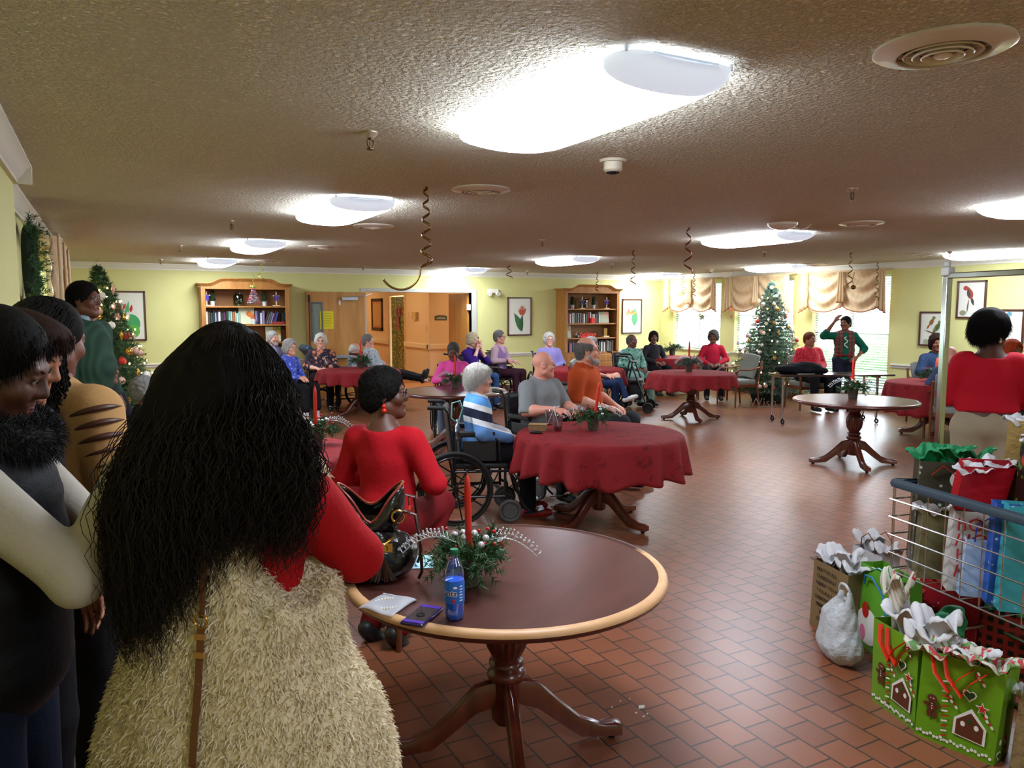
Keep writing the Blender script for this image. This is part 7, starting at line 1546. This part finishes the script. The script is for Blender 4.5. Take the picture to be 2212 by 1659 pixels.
# ------------------------------------------------------------------ rolling basket cart with hanging frame
CX = {}
A0 = at(1990, 1195, .40); ft = (cr(.27, -.963)).normalized(); bk = Vector((-ft.y, ft.x, 0))
corner = cr(1.73, 3.42); LEN = .95; WID = .52
r = thing('basket_cart', 'chrome wire basket cart with blue bumper and tall pole frame full of gift bags', 'cart', (corner.x, corner.y, 0), math.atan2(ft.y, ft.x))   # local x along the near side, y to the back
m_bump = M('bumper_blue', '#34424e', .5); ZT, ZB = .90, .50
mb = MB(); mb.tube([(0, 0, ZT), (LEN, 0, ZT), (LEN, WID, ZT), (0, WID, ZT)], .022, 8, closed=True, flat=1.0); mb.build('bumper', m_bump, r)
mb = MB()
for z in np.linspace(ZB, ZT-.075, 5): mb.tube([(-.012, -.012, z), (LEN+.012, -.012, z), (LEN+.012, WID+.012, z), (-.012, WID+.012, z)], .0042, 6, closed=True)
n = 11
for k in range(n):
    x = .01+(LEN-.02)*k/(n-1)
    for y in (-.005, WID+.005): mb.tube([(x, y, ZB), (x, y, ZT)], .0026, 5)
    mb.tube([(x, 0, ZB), (x, WID, ZB)], .0026, 5)
for k in range(6):
    y = WID*k/5
    for x in (-.005, LEN+.005): mb.tube([(x, y, ZB), (x, y, ZT)], .0026, 5)
mb.build('wire_basket', m_chrome, r)
mb = MB()
for y in (0, WID): mb.tube([(.06, y, ZB), (.03, y, .44), (.06, y, .20), (LEN-.06, y, .18), (LEN-.03, y, .44), (LEN-.06, y, ZB)], .013, 8)
mb.tube([(.06, 0, .2), (.06, WID, .2)], .013, 8); mb.tube([(LEN-.06, 0, .19), (LEN-.06, WID, .19)], .013, 8); mb.build('base_frame', m_chrome, r)
for x in (.08, LEN-.08):
    for y in (0, WID): mb = MB(); mb.torus((x, y, .055), .04, .014, 18, 6, axis=(0, 1, 0)); mb.cyl((x, y, .06), (x, y, .19), .01, n=8); mb.build('caster', m_blk, r)
m_alu = M('polished_aluminium', '#b8bcb8', .16, 1.0)
PX, PY = -.03, WID/2
mb = MB(); mb.box((PX, PY, 1.16), (.030, .030, 1.34)); mb.build('pole', m_alu, r, bevel=.004); mb = MB(); mb.box((PX+.50, PY, 1.83), (1.0, .026, .026)); mb.build('hanging_rail', m_alu, r, bevel=.004)
mb = MB(); mb.box((PX, PY, 1.85), (.045, .04, .04)); mb.cyl((PX-.005, PY, 1.87), (PX-.005, PY, 1.895), .014, n=12); mb.build('corner_bracket', M('bracket_white', '#c8c8c4', .3), r, bevel=.006); mb = MB(); mb.box((PX+1.01, PY, 1.16), (.030, .030, 1.34)); mb.build('pole', m_alu, r, bevel=.004)
MC = Matrix.Translation(corner) @ Matrix.Rotation(math.atan2(ft.y, ft.x), 4, 'Z')
def cpos(x, y, z): return MC @ Vector((x, y, z))
CRZ = math.atan2(ft.y, ft.x)

# gift bags
def bagmesh(w, d, h, lean=.02, seed=0, flare=1.04):
    rr = random.Random(seed); mb = MB(); nz = 5; rows = []
    for k in range(nz+1):
        t = k/nz; W, D_ = w/2*(1+(flare-1)*t), d/2*(1+(flare-1)*t)*(1-.12*t); gx = D_*.35*t*.4
        rows.append([(-W, -D_), (0, -D_-.004*math.sin(t*6+seed)), (W, -D_), (W-gx, 0), (W, D_), (0, D_), (-W, D_), (-W+gx, 0)])
    vs = [(x+lean*(k/nz), y, h*k/nz) for k, rw in enumerate(rows) for x, y in rw]
    fs = [(k*8+i, k*8+(i+1) % 8, (k+1)*8+(i+1) % 8, (k+1)*8+i) for k in range(nz) for i in range(8)]+[tuple(range(7, -1, -1))]
    mb.add(vs, fs); return mb
def tissue(r, w, d, h, mat, seed, up=.10, nm='tissue_paper', n=3, off=(0, 0)):
    rr = random.Random(seed)
    for q in range(n):
        cx, cy = (q-(n-1)/2)*w*.5/max(1, n-1)*1.3+off[0], rr.uniform(-.2, .2)*d+off[1]; a0 = rr.uniform(0, 6); lob = rr.choice([3, 4]); U = up*rr.uniform(.75, 1.2)
        def fn(u, v, cx=cx, cy=cy, a0=a0, lob=lob, U=U):
            a = 2*PI*u; q_ = (.02+w*.36*v)*(1+.22*math.sin(lob*a+a0)*v+.05*math.sin(9*a)*v); fold = .010*math.sin(6*a+a0*2+5*v)*v+.005*math.sin(15*a+a0+9*v)*v
            return Vector((cx+q_*math.cos(a)*.85, cy+q_*.75*math.sin(a)*min(1, d/w+.35), h-.05+U*math.sin(v*2.0)*(1+.22*math.sin(lob*a+a0+1))+fold))
        o = MB().grid(fn, 60, 12, cu=True).build(nm, mat, r, ang=28)
        so = o.modifiers.new('t', 'SOLIDIFY'); so.thickness = .0008
m_tis = M('white_tissue', '#d0ced2', .75); m_tisg = M('green_tissue', '#12804c', .6); m_tisr = M('red_tissue', '#b01c1c', .6)
def loop(r, x, y, h, mat, hh=.10, w=.06, th=.0028, ax=0):
    mb = MB(); mb.tube([(x-w*math.cos(ax), y-w*math.sin(ax), h-.01), (x-w*.9*math.cos(ax), y-w*.9*math.sin(ax), h+hh*.6), (x, y, h+hh), (x+w*.9*math.cos(ax), y+w*.9*math.sin(ax), h+hh*.6), (x+w*math.cos(ax), y+w*math.sin(ax), h-.01)], th, 6); mb.build('handle', mat, r)
def giftbag(lb, p, rz, w, d, h, mat, tis=m_tis, seed=0, handle=None, up=.10, nt=3, lean=.02, z=0.0, cat='gift bag', grp='gift bags on the floor', rot=None):
    r = thing('gift_bag', lb, cat, (p[0], p[1], z), rz, grp, rot=rot); o = bagmesh(w, d, h, lean, seed).build('paper_bag', mat, r, smooth=False); so = o.modifiers.new('t', 'SOLIDIFY'); so.thickness = .0015
    if tis: tissue(r, w, d, h, tis, seed, up, n=nt, off=(lean, 0))
    if handle:
        for y in (-d*.45, d*.45): loop(r, lean, y, h, handle, ax=0)
    return r
def deco(r, poly, x, z, d, mat, nm, rot=0, k=0, face_='front', w=0):
    mb = MB()
    if face_ == 'front': mb.M = Matrix.Translation((x, -d/2-.004-.001*k, z)) @ Matrix.Rotation(PI/2, 4, 'X') @ Matrix.Rotation(rot, 4, 'Z')
    else: mb.M = Matrix.Translation((w/2+.004+.001*k, x, z)) @ Matrix.Rotation(PI/2, 4, 'Z') @ Matrix.Rotation(PI/2, 4, 'X') @ Matrix.Rotation(rot, 4, 'Z')
    mb.prism(poly, .0012); return mb.build(nm, mat, r, smooth=False)
def heart(s): return [(s*.5*math.sin(t)**3*1.1, s*(.45*math.cos(t)-.17*math.cos(2*t)-.07*math.cos(3*t)-.03*math.cos(4*t))) for t in np.linspace(0, 2*PI, 17)[:-1]]
def star(s, n=5): return [((s if i % 2 == 0 else s*.42)*math.sin(PI*i/n), (s if i % 2 == 0 else s*.42)*math.cos(PI*i/n)) for i in range(2*n)]
m_gb = M('gingerbread', '#5a2c14', .6); m_ic = M('icing', '#e0dcd4', .5); m_bred = M('bag_red', '#b82018', .5); m_dgr = M('bag_darkgreen', '#2a4a1c', .5); m_lime = M('lime_gloss', '#6a9a1c', .3, noise=(3, '#5c8a18', .5)); m_rib = M('orange_red_ribbon', '#d83418', .35)
def ginger(r, w, d, h, seed):
    rr = random.Random(seed)
    x, z = w*.20, h*.32; s = h*.26
    deco(r, [(-s*.60, -s*.55), (s*.6, -s*.55), (s*.6, s*.15), (0, s*.78), (-s*.6, s*.15)], x, z, d, m_ic, 'icing_house', rot=-.06, k=0); deco(r, [(-s*.5, -s*.5), (s*.5, -s*.5), (s*.5, s*.12), (0, s*.60), (-s*.5, s*.12)], x, z, d, m_gb, 'gingerbread_house', rot=-.06, k=1)
    for dx, dz in ((-.25, .05), (.25, .05)): deco(r, circ(s*.09, s*.11, 10), x+dx*s, z+dz*s, d, m_ic, 'icing_window', k=2)
    deco(r, circ(s*.1, s*.1, 10), x, z+.25*s, d, m_dgr, 'icing_wreath', k=2)
    x2 = -w*.28; z2 = h*.36; q = h*.07
    for px_, pz_, a, b in ((0, 1.75, .75, .7), (0, .5, .62, .95), (-.75, .75, .55, .32), (.75, .75, .55, .32), (-.42, -.65, .36, .7), (.42, -.65, .36, .7)): deco(r, circ(q*a, q*b, 12), x2+px_*q, z2+pz_*q, d, m_gb, 'gingerbread_man', k=1)
    for dz in (.2, .6, 1.0): deco(r, circ(q*.09, q*.09, 8), x2, z2+dz*q, d, m_ic, 'icing_button', k=2)
    for dx in (-.2, .2): deco(r, circ(q*.08, q*.1, 8), x2+dx*q, z2+1.85*q, d, m_ic, 'icing_button', k=2)
    deco(r, heart(h*.13), w*.18, h*.66, d, m_ic, 'heart_print', k=0); deco(r, heart(h*.10), w*.18, h*.66, d, m_dgr, 'heart_print', k=1); deco(r, star(h*.07), w*.34, h*.56, d, m_ic, 'star_print', k=0); deco(r, star(h*.052), w*.34, h*.56, d, m_bred, 'star_print', k=1)
    for i in range(22): deco(r, circ(.006, .006, 8), w*(-.46+.92*i/21), h*.075+.005*math.sin(i*2), d, m_ic, 'dot_print', k=0)
    for (px_, pz_) in ((.30, .82), (-.02, .48), (.42, .40)): 
        for i in range(5): deco(r, circ(.005, .008, 8), w*px_+.012*math.cos(i), h*pz_+.009*i, d, m_bred if i % 2 else m_ic, 'candy_cane_print', k=0, rot=.6)
    for x0_ in (-.12,): 
        for i in range(14): deco(r, [(-.011, -.004), (.011, .002), (.011, .008), (-.011, .002)], w*x0_, h*(.06+.055*i), d, m_bred if i % 2 else m_ic, 'stripe_print', k=0)
    for i in range(14):
        zz = h*(.08+.84*(i//2)/6.5); yy = d*(.18 if i % 2 else -.22)+rr.uniform(-.01, .01)
        if i % 3 == 0: deco(r, heart(.034), yy, zz, d, m_ic, 'heart_print', k=0, face_='side', w=w); deco(r, heart(.025), yy, zz, d, m_bred if i % 2 else m_dgr, 'heart_print', k=1, face_='side', w=w)
        else: deco(r, circ(.011, .011, 10), yy, zz, d, m_bred if i % 3 == 1 else m_ic, 'mint_print', k=0, face_='side', w=w)
    for sx, ln in ((-.14, .16), (.02, .19)):
        mb = MB(); mb.tube([(sx*w-.05, -d/2-.006, h*.99), (sx*w-.03, -d/2-.02, h*.8), (sx*w+.02, -d/2-.015, h*.62), (sx*w+.05, -d/2-.02, h*.8), (sx*w+.1, -d/2-.006, h*.95)], .009, 6, flat=.25); mb.build('ribbon', m_rib, r)
def along(a, b, t, off=0):
    p = a*(1-t)+b*t; n = (b-a).normalized(); return p+Vector((-n.y, n.x, 0))*off
_f1 = at(1975, 1585, 0); _f2 = at(2145, 1655, 0); rzf = math.atan2(_f2.y-_f1.y, _f2.x-_f1.x); nrm = Vector((-math.sin(rzf), math.cos(rzf), 0))
w1 = (_f2-_f1).length; c1 = (_f1+_f2)/2+nrm*.075
r = giftbag('lime gift bag with gingerbread house, nearest and rightmost of the pair', c1, rzf, w1, .15, .36, m_lime, None, 21); ginger(r, w1, .15, .36, 1)
m_ptis = M('printed_tissue', '#c8c8b8', .7, fn=lambda nd: nd.mix(nd.ramp(nd.wave(11, nd.co(1, rot=(0, .8, .5)), 3, 'X', 1), [(.62, 0.0), (.68, 1.0)]), '#cccabc', nd.mix(nd.ramp(nd.noise(35, 1), [(.5, 0.0), (.52, 1.0)]), '#b84048', '#6a9a58')))
tissue(r, w1, .15, .36, m_ptis, 31, .07, n=3); tissue(r, w1*.8, .12, .36, m_tis, 32, .10, n=2, off=(-.05, 0))
_g1 = at(1880, 1512, 0); _g2 = at(1968, 1578, 0); rzg = math.atan2(_g2.y-_g1.y, _g2.x-_g1.x); w2 = .26; c2 = (_g1+_g2)/2+Vector((-math.sin(rzg), math.cos(rzg), 0))*.075
r = giftbag('lime gingerbread gift bag tilted behind the nearest lime bag', c2, rzg, w2, .13, .36, m_lime, None, 22, lean=-.01); ginger(r, w2, .13, .36, 2); tissue(r, w2, .13, .36, m_tis, 33, .13, n=2, off=(.05, 0))
m_str = M('striped_tissue', '#c8c8b8', .7, fn=lambda nd: nd.ramp(nd.wave(9, nd.co(1, rot=(0, .3, 0)), .4, 'X', 0), [(0, '#d0cebe'), (.35, '#2a7a44'), (.5, '#d0cebe'), (.75, '#c03038'), (.85, '#d0cebe')], 'CONSTANT'))
tissue(r, w2*.6, .12, .36, m_str, 34, .20, n=1, off=(-.08, 0))
_h = c1+Vector((math.cos(rzf), math.sin(rzf), 0))*(w1/2+.09)+nrm*.03; giftbag('small brown speckled gift bag right of the lime gingerbread bag', _h, rzf+.25, .13, .12, .27, M('brown_speckle', '#6a5638', .6, noise=(60, '#a08a60', .5)), m_tis, 23, handle=kb, up=.08, nt=2)
m_green = M('apple_green', '#5a9a28', .4); _i = at(1960, 1450, 0); _iz = rzg-.10
r = giftbag('tall bright green gift bag with blue rope handle', (_i.x+.06, _i.y+.14, 0), _iz, .30, .13, .42, m_green, None, 24, lean=-.02); m_brope = M('blue_rope', '#1c78a8', .5); deco(r, circ(.10, .09, 20), -.08, .12, .13, m_ic, 'white_blob_print', k=0); deco(r, circ(.05, .06, 16), .06, .17, .13, m_ic, 'white_blob_print', k=1); deco(r, circ(.028, .04, 14), -.10, .20, .13, m_bred, 'red_print', k=2); deco(r, circ(.024, .04, 14), -.12, .08, .13, M('pink_ink', '#d87898', .5), 'pink_print', k=2)
mb = MB(); mb.tube([(-.11, -.075, .33), (-.09, -.085, .38), (-.02, -.09, .39), (.06, -.085, .33), (.09, -.08, .22)], .005, 7); mb.build('handle', m_brope, r); mb = MB(); mb.tube([(-.09, -.06, .40), (-.04, -.05, .43), (.02, -.03, .42), (.08, .0, .40)], .007, 6, flat=.3); mb.build('aqua_ribbon', M('aqua_ribbon', '#6ab8c4', .4), r)
m_kr = M('kraft_print_bag', '#7a6240', .75); _j = at(1800, 1392, 0); rzj = rzg+.02
r = giftbag('kraft paper bag printed with merry christmas lettering and white tissue, leftmost bag', (_j.x+.14, _j.y+.10, 0), rzj, .27, .13, .36, m_kr, m_tis, 25, up=.11, nt=3); ink = M('black_ink', '#1c1610', .7)
for k, tx in enumerate(['RRY * TO ALL', 'CHRISTMAS *', 'MERRY * TO A', '* TO ALL * C', 'CHRISTMAS * M', 'MERRY CHRIS', 'TO ALL *', 'CHRISTMAS']): text_obj('printed_lettering', tx, .027, ink, r, (.0, -.0685-.0*k, .315-.038*k), ext=.0006)
mb = MB(); mb.tube([(-.13, .0, .33), (-.17, -.01, .35), (-.21, -.02, .335), (-.17, -.015, .325), (-.13, 0, .31)], .006, 6, flat=.4); mb.build('black_ribbon_handle', m_blk, r)
# white plastic grocery bag
_k = at(1838, 1446, 0); r = thing('plastic_bag', 'knotted white plastic grocery bag between the kraft and green bags', 'bag', (_k.x+.03, _k.y+.09, .001), rzg, scale=1.12); S = SDF().ell((0, 0, .075), (.125, .075, .085), .03).ell((-.01, 0, .15), (.105, .06, .09), .03).cone((-.04, 0, .20), (.0, 0, .30), .045, .012, .03).cone((.05, 0, .2), (.05, 0, .31), .035, .010, .03).half((0, 0, .004), (0, 0, -1)); V, F = S.mesh(.006, noise=(.006, 60, 60, 30))
np_mesh('bag_film', V, F, M('thin_white_plastic', '#c4c8cc', .35, alpha=.85, bump=(24, .8, .02)), r); mb = MB(); mb.torus((.02, 0, .31), .035, .006, 18, 6, axis=(0, 1, .2)); mb.build('loop_handles', M('thin_white_plastic2', '#b4b8bc', .35), r)
_l = at(1915, 1330, 0); giftbag('white paper bag with brown twisted handle behind the kraft bag', (_l.x+.03, _l.y+.12, 0), rzg, .24, .12, .34, M('white_paper_bag', '#bcbabc', .6), m_tis, 26, handle=M('twine', '#6a3c28', .7), up=.12, nt=2)
m_rdot = M('red_dotted', '#a01420', .5, fn=lambda nd: nd.mix(nd.ramp(nd.vor(38, rnd=.6).outputs['Distance'], [(.14, 1.0), (.18, 0.0)]), '#9c1420', '#d8c8c8'))
_m = at(2080, 1440, 0); giftbag('tall red gift bag with white dots under the cart', (_m.x+.06, _m.y+.12, 0), rzf, .26, .13, .37, m_rdot, m_tisr, 27, up=.08); 
giftbag('dark red crumpled gift bag left of the dotted red bag', (_m.x-.10, _m.y+.30, 0), rzg, .2, .12, .30, M('maroon_bag', '#5a1418', .4), m_tisr, 28, up=.07)
_n = at(2160, 1465, 0); r = giftbag('black and red checked gift bag at the right edge', (_n.x+.10, _n.y+.02, 0), rzf, .24, .12, .30, M('red_check', '#2a1414', .6, fn=lambda nd: nd.mix(nd.math('MULTIPLY', nd.ramp(nd.wave(7, nd.co(), 0, 'X', 0), [(.4, 0.0), (.45, 1.0)]), nd.ramp(nd.wave(7, nd.co(), 0, 'Z', 0), [(.4, 0.0), (.45, 1.0)])), '#a02c24', '#1c1c10')), m_tisg, 29, up=.07)
_o = at(2050, 1480, 0); r = thing('loose_tissue', 'emerald tissue paper bunched behind the lime bags', 'tissue paper', (_o.x+.03, _o.y+.06, .0)); S = SDF().ell((0, 0, .15), (.14, .06, .15), .03).ell((.06, 0, .27), (.07, .05, .06), .03).half((0, 0, .003), (0, 0, -1)); V, F = S.mesh(.01, noise=(.016, 40, 40, 40)); np_mesh('bunched_paper', V, F, m_tisg, r)
# bags in the basket
CB = 'gift bags in the basket cart'
def cbag(lb, x, y, w, d, h, mat, tis, seed, rzo=0.0, z=ZB+.006, tilt=0.0, **kw):
    q = cpos(x, y, z); return giftbag(lb, q, 0, w, d, h, mat, tis, seed, z=q.z, grp=CB, rot=(tilt, 0, CRZ+rzo), **kw)
m_snow = M('snow_dark_print', '#2c3428', .4, fn=lambda nd: nd.mix(nd.ramp(nd.vor(26).outputs['Distance'], [(.16, 1.0), (.24, 0.0)]), nd.mix(nd.noise(9, 3), '#1c241c', '#4a4634'), '#b8bcb0')); m_olive = M('olive_marble', '#5a5838', .5, fn=lambda nd: nd.mix(nd.noise(7, 5, dist=1.5), '#3e3c28', '#847a50'))
FA = 1.02
cbag('olive marbled gift bag low at the left end of the basket', .15, .12, .20, .10, .30, m_olive, m_tis, 41, up=.05, nt=2, rzo=FA); r = cbag('dark snowman gift bag bulging over the left end of the cart', .06, .20, .24, .13, .50, m_snow, m_tisg, 42, up=.10, rzo=FA)
mb = MB(); mb.M = Matrix.Translation((.04, -.10, .43)) @ Matrix.Rotation(PI/2, 4, 'X'); mb.prism(circ(.034, .038, 20), .002); mb.build('round_white_tag', m_ic, r); mb = MB(); mb.tube([(-.06, -.07, .44), (-.02, -.09, .49), (.02, -.10, .46), (.05, -.10, .40)], .007, 6, flat=.3); mb.build('red_ribbon', m_rib, r); mb = MB(); mb.ell((.09, -.068, .42), (.022, .005, .026), 12, 8); mb.ell((.09, -.068, .375), (.03, .005, .03), 12, 8); mb.build('snowman_print', m_ic, r)
r = cbag('white gift bag with red HO HO lettering in the basket', .30, .10, .15, .09, .34, M('ho_white', '#c4bcb8', .5), None, 43, rzo=FA)
for k, tx in enumerate(['hO', 'HO', 'hO', 'HO']): text_obj('ho_lettering', tx, .078, m_bred, r, (0, -.052, .262-.066*k), ext=.0006, shear=.2*(k % 2))
cbag('pale blue gift bag with dark blue handles in the basket', .37, .11, .17, .09, .24, M('ice_blue', '#8aa8d0', .45, noise=(9, '#b4c8e0', .7)), None, 44, handle=M('royal_cord', '#1a3a98', .4), rzo=FA); cbag('dark red gift bag in the middle of the basket', .28, .30, .24, .12, .50, M('maroon_bag', '#7a1420', .4), m_tisr, 45, up=.06, rzo=FA)
cbag('turquoise snowflake gift bag at the right end of the basket', .54, .13, .18, .10, .42, M('turq_snow', '#3a9aa4', .4, fn=lambda nd: nd.mix(nd.ramp(nd.vor(18).outputs['Distance'], [(.10, 1.0), (.16, 0.0)]), '#3a9ca8', '#c8dce0')), None, 46, rzo=FA); cbag('deep green gift bag low in the basket', .47, .26, .18, .10, .28, M('deep_green_bag', '#1c4a30', .4), m_tisg, 47, up=.08, rzo=FA)
cbag('blue snowflake gift bag beside the turquoise one', .45, .10, .08, .08, .41, M('blue_snow', '#2a52a0', .4, fn=lambda nd: nd.mix(nd.ramp(nd.vor(30).outputs['Distance'], [(.12, 1.0), (.2, 0.0)]), '#2a52a4', '#c0cce8')), None, 48, rzo=FA)
m_goldb = M('gold_gloss_bag', '#8a7040', .22, .4, noise=(6, '#c0a468', .6), bump=(16, .8, .02)); m_poin = M('poinsettia_print', '#16120e', .35, fn=lambda nd: nd.mix(nd.ramp(nd.vor(8.5, rnd=.8).outputs['Distance'], [(.36, 1.0), (.44, 0.0)]), nd.mix(nd.ramp(nd.noise(20, 2), [(.55, 0.0), (.62, 1.0)]), '#14100c', '#5a7020'), nd.mix(nd.noise(30, 2), '#c02c10', '#e05820')))
r = cbag('tall black gift bag with orange poinsettias on top of the cart', .52, .30, .26, .12, .34, m_poin, m_tis, 49, z=ZB+.32, up=.08, rzo=FA+.1); cbag('shiny gold gift bag leaning beside the poinsettia bag', .36, .36, .20, .12, .36, m_goldb, m_tis, 50, z=ZB+.36, up=.05, rzo=FA-.5)
cbag('red gift bag with gold trim lying over the cart bumper', .27, .17, .18, .09, .20, M('crimson_bag', '#a81420', .35), m_tis, 51, z=ZB+.35, tilt=.25, up=.04, nt=2, rzo=FA)
# crumbs on the floor
for k, (px, py) in enumerate([(1385, 1527), (1374, 1540), (1390, 1548), (1398, 1542), (1340, 1515), (1322, 1528), (1360, 1510)]):
    _c = at(px, py, 0); s_ = (.020, .008, .008, .006, .006, .006, .005)[k]; o = MB().prism([(-s_, -s_*.5), (s_*.4, -s_*.7), (s_, s_*.2), (-s_*.2, s_*.6)], .0015, Matrix.Translation((0, 0, .001))).build('paper_scrap', m_ic, smooth=False); o.location = (_c.x, _c.y, .0002); tag(o, ('larger white scrap on the tiles right of the nearest table' if k == 0 else 'tiny crumb on the tiles, %s from the left near the nearest table' % ordw([0, 3, 5, 6, 2, 1, 4][k] if k else 1)), 'scrap', 'tiny scraps on the floor')
